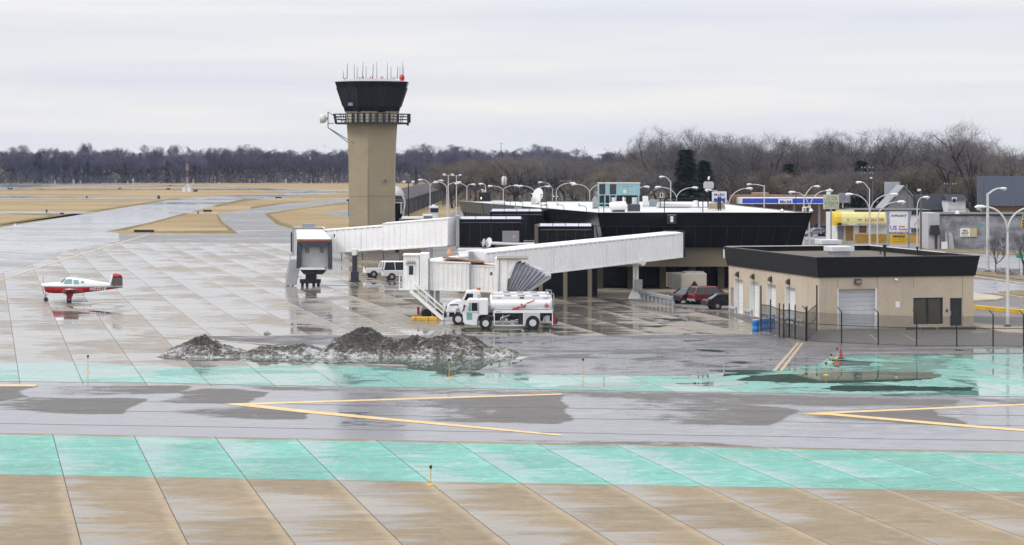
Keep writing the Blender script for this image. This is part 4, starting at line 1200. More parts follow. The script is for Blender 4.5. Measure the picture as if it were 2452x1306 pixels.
    for xx in (a.x + .03, q(966, 0).x):
        m.bar((xx, a.y - 1.45, zz), (xx, a.y - 1.45, zz + 1.15), .055); m.bar((xx, a.y - .55, zz), (xx, a.y - .55, zz + 1.15), .055)
    for h in (.55, 1.12):
        m.bar((a.x, a.y - 1.45, zz + h), (q(967, 0).x, a.y - 1.45, zz + h), .055); m.bar((a.x + .03, a.y - 1.45, zz + h), (a.x + .03, a.y - .55, zz + h), .055)
    m.build('guardrail', M_WHITE, ld)
    # drive column and bogie under the rotunda
    for px in (1033, 1047):
        m = MB(); c = q(px, 700, .8); m.box(c.x - .17, c.x + .17, c.y - .2, c.y + .2, .5, c.z + .2); m.build('lift_column', M_GALV, t)
    m = MB(); c = q(1024, 735, .6); m.prism([(c.x - .75, .25), (c.x + 1.5, .25), (c.x + 1.2, 1.3), (c.x - .35, 1.3)], 'y', c.y - .5, c.y + .5); m.build('bogie', paint('pale_bogie', (.45, .44, .42), .6, .2), t)
    for dx in (-.1, .9):
        m = MB(); m.disc_wheel((c.x + dx, c.y - .8, .42), .42, .3); m.build('wheel', M_RUBBER, t)
    m = MB(); c = q(1002, 735, -.2); m.cbox((c.x, c.y, .7), (.2, .2, .7)); m.build('tail_lamp', M_TAIL, t)
    # support column under the main tunnel
    cb = G(1523, 717) - base
    m = MB(); m.box(cb.x - .25, cb.x + .0, cb.y + .8, cb.y + 1.3, 0, 3.55); m.box(cb.x + .05, cb.x + .30, cb.y + .9, cb.y + 1.2, 1.7, 3.55)
    m.prism([(cb.x - .72, 0), (cb.x + .62, 0), (cb.x + .32, .75), (cb.x - .25, .95)], 'y', cb.y + .7, cb.y + 1.4); m.build('column', M_WHITE, t)
    m = MB(); m.box(cb.x - .55, cb.x + .95, cb.y + .2, cb.y + 2.4, 3.35, 3.6); m.box(cb.x + .55, cb.x + .8, cb.y, cb.y + .4, 3.25, 3.8); m.build('bracket', M_WHITE, t)
    m = MB(); m.cbox((cb.x + .28, cb.y + .7, 1.35), (.75, .35, 1.05)); m.cbox((cb.x + .05, cb.y + .5, 1.1), (.35, .2, .5)); m.build('control_cabinet', paint('grey_cabinet', (.35, .35, .34), .5, .3, 3), t)
    # amber beacon on the roof
    m = MB(); c = q(1074, 603, 1.5); m.tube([(c.x, c.y, c.z - .22), (c.x, c.y, c.z - .05), (c.x, c.y, c.z + .12)], [.14, .15, .09], 10); m.build('beacon', M_AMBER, t)
    # yellow wheel stop on the ground: a thing of its own
bridge_near()
def wheel_stop():
    Z = GZ(768); s = ppm(Z)
    o = thing('wheel_stop', 'long yellow wheel stop lying on the ground under the outside stair', 'wheel stop', G(1020, 768))
    m = MB(); w = 35 / s
    m.prism([(-.22, 0), (.22, 0), (.2, .24), (.1, .34), (-.1, .34), (-.2, .24)], 'x', -w, w); m.build('beam', M_YELPAINT, o, bevel=.03)
    m = MB()
    for dx in (-.85, .2, 1.0): m.box(dx - .02, dx + .02, -.225, -.2, .02, .3)
    m.build('reflector_strip', M_INK, o)
wheel_stop()
# ------------------------------------------------------------------ light aircraft
def fuselage_mat():
    t = NT('aircraft_paint')
    o = t.obj()
    sp = t.n('SeparateXYZ', {0: o})
    # colour split follows a line sinking slightly towards the tail; x runs from spinner to tail
    ln = t.math('ADD', sp.outputs[2], t.math('MULTIPLY', sp.outputs[0], 0.020))
    k1 = t.sstep(ln, 1.375, 1.395)
    k2 = t.sstep(ln, 1.47, 1.49)
    c = t.mix(k1, (0.36, 0.010, 0.014), (0.36, 0.33, 0.35))
    c = t.mix(k2, c, (0.80, 0.80, 0.80))
    t.pbsdf(color=c, rough=0.22)
    return t.m
def aircraft():
    base = G(168, 722)
    s = ppm(base.y)
    rz = -math.atan2(base.x, base.y)
    t = thing('light_aircraft', 'small red and white propeller plane with tail registration parked on the wet apron', 'airplane', base, rz)
    X = lambda px: (px - 168) / s
    Zh = lambda py: (722 - py) / s
    # (x, z top, z bottom, half width)
    st = [(107, 679.5, 693, .30), (110, 678, 699, .46), (118, 677.3, 701.5, .54), (132, 676.3, 702.5, .58), (146, 675.5, 702.6, .60), (150, 672, 702.6, .61), (156, 667, 702.5, .61), (162, 664.8, 702.3, .61), (172, 664.6, 702.0, .61),
          (186, 666.3, 702, .60), (200, 668.6, 701.3, .55), (215, 671.2, 700, .48), (235, 674.6, 697.8, .38), (255, 678, 695.2, .27), (275, 682.5, 692.5, .16), (293, 687, 690, .05)]
    rings = []
    for px, yt, yb, hw in st:
        zt, zb = Zh(yt), Zh(yb)
        zc, hz = (zt + zb) / 2, (zt - zb) / 2
        r_ = []
        for k in range(20):
            a = 2 * PI * k / 20
            ca, sa = math.cos(a), math.sin(a)
            cy = math.copysign(abs(ca) ** .62, ca); cz = math.copysign(abs(sa) ** .72, sa)
            narrow = 1.0
            if cz > 0.15 and 146 <= px <= 235: narrow = 1 - .30 * ((cz - .15) / .85)
            r_.append(Vector((X(px), cy * hw * narrow, zc + cz * hz)))
        rings.append(r_)
    m = MB(); m.loft(rings, smooth=True); fu = m.build('fuselage', fuselage_mat(), t)
    # cabin glazing on both sides, windshield
    def side_pane(pts, name='cabin_window'):
        for sg in (-1, 1):
            m = MB()
            vs = []
            for px, py in pts:
                f = max(0, min(1, (Zh(py) - 1.50) / .85))
                vs.append((X(px), sg * (.612 - .165 * f), Zh(py)))
            m.add(vs, [tuple(range(len(vs)))])
            m.build(name, M_TINT, t, fix=False)
    side_pane([(151.5, 678.8), (157, 670.5), (161, 668.2), (172.5, 668.2), (172.8, 680), (160, 680)])
    side_pane([(176, 670), (188, 670.8), (189, 680.6), (176, 680.6)])
    side_pane([(193.5, 672.5), (199, 672.5), (201.8, 674.5), (200, 677), (196, 678.6), (193.5, 678)])
    m = MB()
    m.add([(X(146.5), -.50, Zh(676.5)), (X(146.5), .50, Zh(676.5)), (X(157), .40, Zh(666.6)), (X(157), -.40, Zh(666.6))], [(0, 1, 2, 3)])
    m.v = [(v[0] - .03, v[1], v[2] + .03) for v in m.v]
    m.build('windshield', M_TINT, t, fix=False)
    # spinner, propeller
    m = MB(); m.tube([(X(107.5), 0, Zh(684)), (X(104), 0, Zh(683)), (X(101), 0, Zh(682)), (X(99), 0, Zh(681.5))], [.24, .21, .13, .02], 14); sp = m.build('spinner', M_WHITE, t)
    m = MB()
    for sg in (-1, 1):
        pts = [Vector((X(104.6), 0, Zh(683) + sg * z)) for z in (.1, .35, .65, .84)]
        w = [.05, .085, .08, .03]
        m.loft([[p + Vector((-.02, -a, 0)), p + Vector((.02, -a * .3, 0)), p + Vector((.02, a, 0)), p + Vector((-.02, a * .3, 0))] for p, a in zip(pts, w)])
    m.build('propeller', M_BLACK, sp)
    # wings with dihedral: root under the cabin, tips white on top, red beneath
    for sg in (-1, 1):
        m = MB()
        sec = lambda x0, c, y, z, th: [Vector((x0, y, z)), Vector((x0 + c * .15, y, z + th * .6)), Vector((x0 + c * .4, y, z + th * .75)), Vector((x0 + c, y, z)), Vector((x0 + c * .45, y, z - th * .4)), Vector((x0 + c * .12, y, z - th * .4))]
        zr = Zh(701)
        r0 = sec(X(148), 2.15, sg * .45, zr, .30); r1 = sec(X(154), 1.25, sg * 4.85, zr + .52, .15); r2 = sec(X(157), .75, sg * 5.0, zr + .57, .07)
        m.loft([r0, r1, r2], 0, smooth=False)
        top = paint('wing_red', (.30, .012, .014), .35)
        w = m.build('wing', [top, M_WHITE], t)
        for p in w.data.polygons:
            if p.normal.z > .2 or abs(p.normal.y) > .9: p.material_index = 1
    # vee tail
    for sg in (-1, 1):
        m = MB(); r = R(33)
        def sec2(px0, px1, py, h):
            y = sg * h * math.cos(r) * 1.5
            th = .09
            return [Vector((X(px0), y, Zh(py))), Vector((X(px0 * .7 + px1 * .3), y - sg * th, Zh(py) + th)), Vector((X(px1), y, Zh(py))), Vector((X(px0 * .7 + px1 * .3), y + sg * th, Zh(py) - th))]
        h = (686 - 660) / s
        m.loft([sec2(261, 292, 686, 0), sec2(264.5, 291.5, 671, h * .57)])
        tl = m.build('stabiliser', paint('ribbed_shaded_grey', (.25, .24, .23), .45, .1, 1.0), t)  # ribbed tail face, its shade put into the grey
        m = MB(); m.loft([sec2(264.5, 291.5, 671, h * .57), sec2(267, 291.5, 663.5, h * .86)]); m.build('stabiliser_outer', paint('ribbed_shaded_grey', (.25, .24, .23)), tl)
        m = MB(); m.loft([sec2(266, 292, 664, h * .85), sec2(268.5, 287, 659.5, h)]); m.build('stabiliser_tip', M_RED, tl)
        m = MB(); m.loft([sec2(260.5, 265.5, 686, 0.02), sec2(265.8, 270, 661.5, h * .93)]); m.v = [(a, b - sg * .0, c) for a, b, c in m.v]; m.build('leading_edge', M_WHITE, tl)
    # undercarriage
    def gear(px, y, r, leg_top, door=True, name='main_gear'):
        m = MB(); m.bar((X(px), y, r), (X(px) - .05, y * .9, leg_top), .09); g_ = m.build(name, M_GREY, t)
        m = MB(); m.disc_wheel((X(px), y, r), r, .17); m.build('wheel', M_RUBBER, g_)
        m = MB(); m.disc_wheel((X(px), y, r), r * .5, .19); m.build('hub', M_GREY, g_)
        if door:
            m = MB(); yy = y - .14 if y < 0 else y + .14
            m.add([(X(px) - .35, yy, leg_top + .05), (X(px) + .45, yy, leg_top + .05), (X(px) + .22, yy, r + .1), (X(px) - .12, yy, r + .08)], [(0, 1, 2, 3)])
            m.add([(X(px) - .35, yy + .02, leg_top + .05), (X(px) + .45, yy + .02, leg_top + .05), (X(px) + .22, yy + .02, r + .1), (X(px) - .12, yy + .02, r + .08)], [(3, 2, 1, 0)])
            m.build('gear_door', M_RED, g_, fix=False)
    gear(165.5, -1.45, .24, Zh(701)); gear(165.5, 1.45, .24, Zh(701)); gear(111, 0, .21, Zh(701), False, 'nose_gear')
    m = MB(); m.bar((X(111) - .12, 0, .42), (X(117), 0, Zh(703)), .05); m.prism([(X(105), .12), (X(118), .12), (X(114), .42), (X(108), .42)], 'y', -.12, .12); m.build('nose_wheel_cover', M_DGREY, t)
    for a, b in (((182, 666), (181, 660)), ((212, 671), (219, 665))):
        m = MB(); m.tube([(X(a[0]), 0, Zh(a[1]) - .05), (X(b[0]), 0, Zh(b[1]))], [.05, .02], 6); m.build('antenna', M_WHITE, t)
    m = MB(); m.tube([(X(201), 0, Zh(701)), (X(201), 0, Zh(707))], .02, 5); m.build('antenna', M_GREY, t)
    # registration on the red flank
    m = MB()
    f = lambda px: .39 - (px - 235) * .0052
    a, b = Vector((X(214), -f(214) - .045, Zh(695.8) + .0)), Vector((X(254.5), -f(254.5) - .03, Zh(695.4)))
    ux = (b - a).normalized()
    text_mb(m, 'N5321E', a.lerp(b, .5), ux, (0, 0, 1), 7.3 / s, (b - a).length, shear=.22, bold=.02)
    m.build('registration', M_WHITE, t, fix=False)
aircraft()

# ------------------------------------------------------------------ road vehicles
def wheel(parent, c, r, w, hubm, axis=(0, 1, 0), hub=.55):
    m = MB(); m.disc_wheel(c, r, w, axis, 22); o = m.build('wheel', M_RUBBER, parent)
    m = MB(); m.disc_wheel(c, r * hub, w * 1.06, axis, 16); h = m.build('rim', hubm, o)
    return o
def fuel_truck(base, label, nose, rz=0.0):
    """x runs from nose to tail"""
    t = thing('fuel_truck', label, 'truck', base, rz, 'fuel trucks parked by the boarding bridge')
    s = 29.85
    X = lambda px: (px - 1109) / s
    Z = lambda py: (787.5 - py) / s
    hw = 1.2
    tw = glossy('white_truck_enamel', (.80, .80, .81), .22, .05)
    def side(poly, name, mat, y0=-hw, y1=hw, bevel=.05, par=None):
        m = MB(); m.prism([(X(a), Z(b)) for a, b in poly], 'y', y0, y1); return m.build(name, mat, par or t, bevel=bevel)
    if nose == 'flat':
        cab = side([(1119, 719), (1123, 715.5), (1167, 716), (1168.5, 752), (1150, 752.5), (1144, 759), (1142, 778), (1114, 775), (1110.5, 769), (1108, 750), (1112, 742)], 'cab', tw)
        for sg in (-1, 1):
            y = sg * (hw + .012)
            def pane(pts, nm, mt):
                m = MB(); vs = [(X(a), y, Z(b)) for a, b in pts]; m.add(vs, [tuple(range(len(vs)))]); m.build(nm, mt, cab, fix=False)
            pane([(1121.5, 743), (1124, 723.5), (1129, 723.5), (1129, 743)], 'quarter_window', M_TINT)
            pane([(1130, 743), (1130, 723.5), (1143.5, 723.5), (1144, 743)], 'door_window', M_GLASS)
            pane([(1118, 764), (1118, 748), (1130.5, 748), (1131, 764)], 'lower_window', M_TINT)
            m = MB(); yy = sg * (hw + .02)
            for a, b in (((1117, 746), (1145, 746)), ((1145.5, 746), (1145.5, 722)), ((1146, 768), (1146, 722))): m.bar((X(a[0]), yy, Z(a[1])), (X(b[0]), yy, Z(b[1])), .025)
            m.build('door_seam', M_GREY, cab)
        m = MB(); m.add([(X(1118.6) - .02, -hw * .9, Z(720)), (X(1118.6) - .02, hw * .9, Z(720)), (X(1112) - .03, hw * .92, Z(741)), (X(1112) - .03, -hw * .92, Z(741))], [(0, 1, 2, 3)]); m.build('windshield', M_GLASS, cab, fix=False)
        m = MB(); m.bar((X(1111), -hw - .25, Z(742)), (X(1113), -hw - .25, Z(728)), .12, .25); m.bar((X(1112), -hw - .25, Z(735)), (X(1117), -hw, Z(730)), .03); m.build('mirror', M_BLACK, cab)
        m = MB(); m.box(X(1107), X(1111), -hw, hw, Z(778), Z(770)); m.build('bumper', M_BLACK, t)
        side([(1152, 718), (1168, 717), (1169, 752), (1153, 752)], 'cab_back', tw, -hw + .05, hw - .05)
        fw = 1163
    else:
        cab = side([(1117, 706), (1124, 704), (1148, 704), (1151, 715), (1151, 752), (1106, 752), (1106, 727)], 'cab', tw)
        hood = side([(1071, 740), (1076, 734), (1090, 728), (1107, 726), (1107, 757), (1067, 757)], 'hood', tw, -1.0, 1.0, .12)
        m = MB(); m.add([(X(1115) - .05, -hw * .9, Z(708)), (X(1115) - .05, hw * .9, Z(708)), (X(1106) - .05, hw * .92, Z(727)), (X(1106) - .05, -hw * .92, Z(727))], [(0, 1, 2, 3)]); m.build('windshield', M_TINT, cab, fix=False)
        for sg in (-1, 1):
            m = MB(); y = sg * (hw + .012); m.add([(X(a), y, Z(b)) for a, b in ((1112, 726), (1119, 710), (1134, 710), (1134, 726))], [(0, 1, 2, 3)]); m.build('door_window', M_GLASS, cab, fix=False)
            m = MB(); m.prism([(X(1088), Z(759)), (X(1090), Z(745)), (X(1098), Z(739)), (X(1106), Z(745)), (X(1108), Z(759)), (X(1104), Z(759)), (X(1102), Z(749)), (X(1097), Z(745)), (X(1092), Z(750)), (X(1091), Z(759))], 'y', sg * 1.0, sg * 1.22); m.build('fender', tw, hood)
            m = MB(); m.cbox((X(1072), sg * .8, Z(748)), (.1, .3, .22)); m.build('headlight', paint('headlamp_glass', (.6, .62, .65), .1), hood)
        m = MB(); m.box(X(1066.5), X(1071), -.7, .7, Z(756), Z(743)); m.build('grille', M_BLACK, hood)
        m = MB(); m.box(X(1063), X(1068), -hw, hw, Z(769), Z(757)); m.build('bumper', M_BLACK, t)
        m = MB(); m.cbox((X(1088), -1.005, Z(738)), (.7, .02, .1)); m.build('hood_vent', M_BLACK, hood)
        fw = 1098
    m = MB(); m.tube([(X(1147), 0, Z(714 if nose == 'flat' else 703)), (X(1147), 0, Z(706 if nose == 'flat' else 698))], .17, 10); m.build('beacon', M_ORANGE if nose != 'flat' else M_GREY, cab)
    # tank: rounded ellipse section, rail along the top
    m = MB(); zc, rz_, ry = Z(728), 16.6 / s, 1.16
    rings = []
    for px, k in ((1175, .80), (1177, .93), (1181, 1.0), (1314, 1.0), (1319, .94), (1321, .82)):
        r_ = []
        for q in range(28):
            a = 2 * PI * q / 28; ca, sa = math.cos(a), math.sin(a)
            r_.append(Vector((X(px), math.copysign(abs(ca) ** .75, ca) * ry * k, zc + math.copysign(abs(sa) ** .8, sa) * rz_ * k)))
        rings.append(r_)
    m.loft(rings, smooth=True); tank = m.build('tank', tw, t)
    m = MB(); m.box(X(1180), X(1319), -.95, -.85, Z(714.5), Z(709)); m.box(X(1180), X(1319), .85, .95, Z(714.5), Z(709)); m.box(X(1178), X(1181), -.95, .95, Z(714.5), Z(709)); m.build('top_rail', tw, tank)
    m = MB()
    for px in (1215, 1248, 1282): m.tube([(X(px), 0, zc + rz_ - .02), (X(px), 0, zc + rz_ + .16)], .28, 12)
    m.build('hatch', M_GREY, tank)
    if nose == 'flat':
        m = MB(); y = -1.185
        for a, b, w in (((1226, 741.5), (1244, 734), .16), ((1260, 725), (1280, 717), .07)): m.bar((X(a[0]), y + .02, Z(a[1])), (X(b[0]), y + .035, Z(b[1])), .03, w)
        lo = [(1246, 735), (1247.5, 726.5), (1256, 734), (1258, 726.5)]
        for a, b in zip(lo, lo[1:]): m.bar((X(a[0]), y, Z(a[1])), (X(b[0]), y, Z(b[1])), .03, .09)
        m.bar((X(1246), y, Z(735)), (X(1256), y, Z(734)), .03, .07)
        m.build('livery_stripe', M_REDINK, tank)
        m = MB(); c = Vector((X(1308), -1.175, Z(731)))
        dd = .19
        for k in range(4):
            a, b = [(0, dd), (dd, 0), (0, -dd), (-dd, 0)][k], [(dd, 0), (0, -dd), (-dd, 0), (0, dd)][k]
            m.bar(c + Vector((a[0], 0, a[1])), c + Vector((b[0], 0, b[1])), .02, .04)
        m.cbox(c, (.13, .02, .13), 0); m.build('hazard_placard', M_REDINK, tank)
        m = MB(); 
        for px in (1190, 1300): m.box(X(px), X(px + 10), -.97, -.95, Z(713), Z(711.5))
        m.build('warning_lettering', paint('faded_red', (.5, .2, .2)), tank)
        m = MB(); m.box(X(1244), X(1254), -.97, -.95, Z(714), Z(710.5)); m.build('top_label', M_INK, tank)
        m = MB(); text_mb(m, 'JET A', (X(1195), -1.235, Z(746.6)), XP, ZP, 3.6 / s, 12 / s, bold=.03); m.build('deck_lettering', M_REDINK, tank, fix=False)
    # deck, chassis, machinery
    side([(1183, 741.5), (1322, 741.5), (1322, 748), (1183, 748)], 'deck', tw, -hw - .02, hw + .02, .02)
    m = MB(); m.box(X(1112 if nose == 'flat' else 1075), X(1322), -.45, .45, Z(768), Z(757)); m.build('chassis', M_BLACK, t)
    m = MB()
    m.box(X(1184), X(1322), -.9, .9, Z(757), Z(748.2)); m.box(X(1240), X(1252), -1.1, -.8, Z(774), Z(750))
    m.build('machinery_bay', M_BLACK, t)
    m = MB()
    for px in (1183.5, 1253, 1321.5): m.bar((X(px), -1.17, Z(748)), (X(px), -1.17, Z(777)), .07)
    m.bar((X(1183), -1.17, Z(777)), (X(1255), -1.17, Z(777)), .07)
    m.build('bay_frame', M_WHITE, t)
    m = MB(); random.seed(5)
    m.tube([(X(1196), -1.0, Z(772)), (X(1200), -1.05, Z(760)), (X(1208), -1.05, Z(757)), (X(1220), -1.0, Z(753))], .07, 8)
    m.tube([(X(1204), -1.0, Z(776)), (X(1204), -1.0, Z(752))], .05, 8); m.tube([(X(1233), -1.0, Z(776)), (X(1233), -1.0, Z(765)), (X(1246), -1.0, Z(763))], .05, 8)
    m.cbox((X(1226), -1.0, Z(770)), (.3, .25, .36)); m.cbox((X(1212), -.95, Z(765)), (.25, .25, .3)); m.tube([(X(1300), -1.0, Z(772)), (X(1303), -1.0, Z(757))], .09, 8); m.cbox((X(1310), -.95, Z(762)), (.35, .2, .5))
    m.build('pump_gear', M_STEEL, t)
    for sg in (-1, 1):
        m = MB()
        out = [(1254, 777), (1254, 748), (1292, 748), (1292, 777), (1290, 777)] + [(1275 + 16.8 * math.cos(a), 772 - 18 * math.sin(a)) for a in [i * PI / 12 for i in range(0, 13)]] + [(1257, 777)]
        m.prism([(X(a), Z(b)) for a, b in out], 'y', sg * (hw - .25), sg * (hw + .02)); m.build('rear_fender', paint('pale_grey_panel', (.55, .55, .57), .4, .1), t)
    hubm = paint('painted_rim', (.62, .63, .64), .35, .1, 3)
    for px, r in ((fw, .50), (1275, .54)):
        for sg in (-1, 1): wheel(t, (X(px), sg * (hw - .17), r), r, .32, hubm)
    m = MB(); m.box(X(1322), X(1325), -hw, hw, Z(770), Z(763)); m.cbox((X(1328), -.7, Z(766)), (.35, .5, .55)); m.build('rear_bumper', M_DGREY, t)
    m = MB(); m.cbox((X(1326), -1.1, Z(764)), (.18, .14, .75)); m.build('tail_light', M_TAIL, t)
    m = MB(); m.bar((X(1335), -.9, Z(768)), (X(1342), -.8, Z(766)), .12); m.bar((X(1323), -.9, Z(767)), (X(1338), -.8, Z(767)), .05); m.build('hose_coupling', M_DGREY, t)
    m = MB()
    for sg in (-.75, .75):
        m.tube([(X(1322), sg - .4, Z(745)), (X(1325), sg - .4, Z(720)), (X(1325), sg - .4, Z(704)), (X(1312), sg - .4, Z(703)), (X(1311), sg - .4, Z(711))], .028, 6)
    for k in range(6): m.bar((X(1324.5), -1.15, Z(742 - 6 * k)), (X(1324.5), .35, Z(742 - 6 * k)), .03)
    m.build('rear_ladder', M_GREY, t)
fuel_truck(G(1109, 787.5), 'white fuel truck with blunt cab and red zigzag stripe on its tank', 'flat')
fuel_truck(Vector(((1109 - CX) * 198.6 / F, 198.6, 0)), 'white fuel truck with long hood, half hidden behind the blunt nosed one', 'hood')

def car(name, label, cat, loc, heading, kind, col, group=None, rough=.15, L=4.7, Wd=1.8, Hh=1.45):
    """heading: direction of the nose, radians from +x"""
    t = thing(name, label, cat, loc, heading, group)
    pm = glossy('car_paint_%d_%d_%d' % tuple(int(c * 1000) for c in col), col, rough, .04)
    h2, w2 = L / 2, Wd / 2
    if kind == 'sedan':
        low = [(-h2, .35), (-h2, .75), (-h2 + .15, .93), (-h2 + 1.0, .98), (h2 - 1.4, .95), (h2 - .35, .80), (h2, .62), (h2, .35)]
        gh = (-h2 + .45, -h2 + 1.25, h2 - 2.2, h2 - 1.15, .95, Hh)
    elif kind == 'suv':
        low = [(-h2, .40), (-h2, .95), (-h2 + .1, 1.05), (h2 - 1.3, 1.02), (h2 - .2, .92), (h2, .75), (h2, .40)]
        gh = (-h2 + .05, -h2 + .45, h2 - 1.9, h2 - 1.15, 1.02, Hh)
    elif kind == 'van':
        low = [(-h2, .42), (-h2, 1.12), (h2 - 1.1, 1.12), (h2 - .15, 1.0), (h2, .8), (h2, .42)]
        gh = (-h2 + .02, -h2 + .22, h2 - 1.75, h2 - .95, 1.12, Hh)
    else:  # pickup
        low = [(-h2, .50), (-h2, 1.12), (-.35, 1.12), (h2 - 1.3, 1.12), (h2 - .15, 1.02), (h2, .9), (h2, .50)]
        gh = (-.75, -.55, h2 - 1.9, h2 - 1.25, 1.12, Hh)
    m = MB(); m.prism(low, 'y', -w2, w2); m.build('body', pm, t, bevel=.09)
    b0, t0, t1, b1, z0, z1 = gh
    wi = w2 - .06; wt = w2 - (.26 if kind != 'van' else .16)
    zc = z1 - .09
    lerp = lambda a, b, f: a + (b - a) * f
    f = (zc - z0) / (z1 - z0)
    R0 = [Vector((b0, -wi, z0)), Vector((b1, -wi, z0)), Vector((b1, wi, z0)), Vector((b0, wi, z0))]
    R1 = [Vector((lerp(b0, t0, f), -wt, zc)), Vector((lerp(b1, t1, f), -wt, zc)), Vector((lerp(b1, t1, f), wt, zc)), Vector((lerp(b0, t0, f), wt, zc))]
    R2 = [Vector((t0 + .1, -wt + .1, z1)), Vector((t1 - .1, -wt + .1, z1)), Vector((t1 - .1, wt - .1, z1)), Vector((t0 + .1, wt - .1, z1))]
    m = MB(); m.loft([R0, R1]); m.build('window', M_GLASS, t)
    m = MB(); R1o = [p + Vector((0, 0, -.03)) for p in R1]; m.loft([[p * 1.0 for p in R1o], R1, R2]); m.build('roof', pm, t)
    for i in range(4): MB().bar(R0[i], R1[i], .11).build('pillar', pm, t)
    fr = (.42,) if kind != 'van' else (.3, .62)
    for q in fr:
        for a, b in ((0, 1), (3, 2)): MB().bar(R0[a].lerp(R0[b], q), R1[a].lerp(R1[b], q), .07).build('pillar', pm, t)
    r = .33 if kind in ('sedan',) else .38
    hubm = M_STEEL
    for sx in (-h2 + .95, h2 - .9):
        for sy in (-1, 1):
            m = MB(); m.disc_wheel((sx, sy * (w2 - .12), r), r + .07, .26, (0, 1, 0), 18); a = m.build('wheel_arch', M_BLACK, t)
            wheel(t, (sx, sy * (w2 - .11), r), r, .27, hubm)
    for sy in (-1, 1):
        m = MB(); m.cbox((-h2 + .02, sy * (w2 - .2), low[1][1] - .08), (.1, .34, .2)); m.build('tail_light', M_TAIL, t)
        m = MB(); m.cbox((h2 - .04, sy * (w2 - .28), low[-2][1] - .02), (.12, .36, .14)); m.build('headlight', paint('headlamp_glass', (.6, .62, .65), .1), t)
    m = MB(); m.box(-h2 - .06, -h2 + .05, -w2 + .05, w2 - .05, .36, .55); m.box(h2 - .05, h2 + .06, -w2 + .05, w2 - .05, .34, .5); m.build('bumper', pm if kind == 'sedan' else M_GREY, t)
    if kind == 'pickup':
        m = MB(); m.box(-h2 + .08, -.85, -w2 + .1, w2 - .1, 1.10, 1.135); m.build('bed', M_BLACK, t)
    return t
car('parked_car', 'black sedan nearest to the tan service building, silver wheels', 'car', G(1752, 742) + Vector((0, 1.1, 0)), R(12), 'sedan', (.012, .013, .017), 'cars parked behind the service building', L=4.9)
car('parked_car', 'dark red sport utility vehicle between two dark sedans', 'car', G(1712, 733) + Vector((-.2, 3.2, 0)), R(28), 'suv', (.14, .012, .016), 'cars parked behind the service building', L=4.4, Hh=1.68)
car('parked_car', 'dark blue sedan with its red tail lamp towards the guard rail', 'car', G(1668, 730) + Vector((.0, 2.5, 0)), R(38), 'sedan', (.015, .018, .028), 'cars parked behind the service building', L=4.7, Hh=1.48)
car('pickup_truck', 'white pickup truck with its empty bed turned towards the dark bridge column', 'pickup', G(925, 665) + Vector((0, 1.2, 0)), R(14), 'pickup', (.76, .76, .77), None, .25, L=5.3, Wd=1.95, Hh=1.85)
car('passenger_van', 'white van with dark rear windows partly hidden by the bridge rotunda', 'van', G(972, 671) + Vector((0, 1.0, 0)), R(10), 'van', (.72, .73, .76), None, .25, L=5.4, Wd=2.0, Hh=2.1)
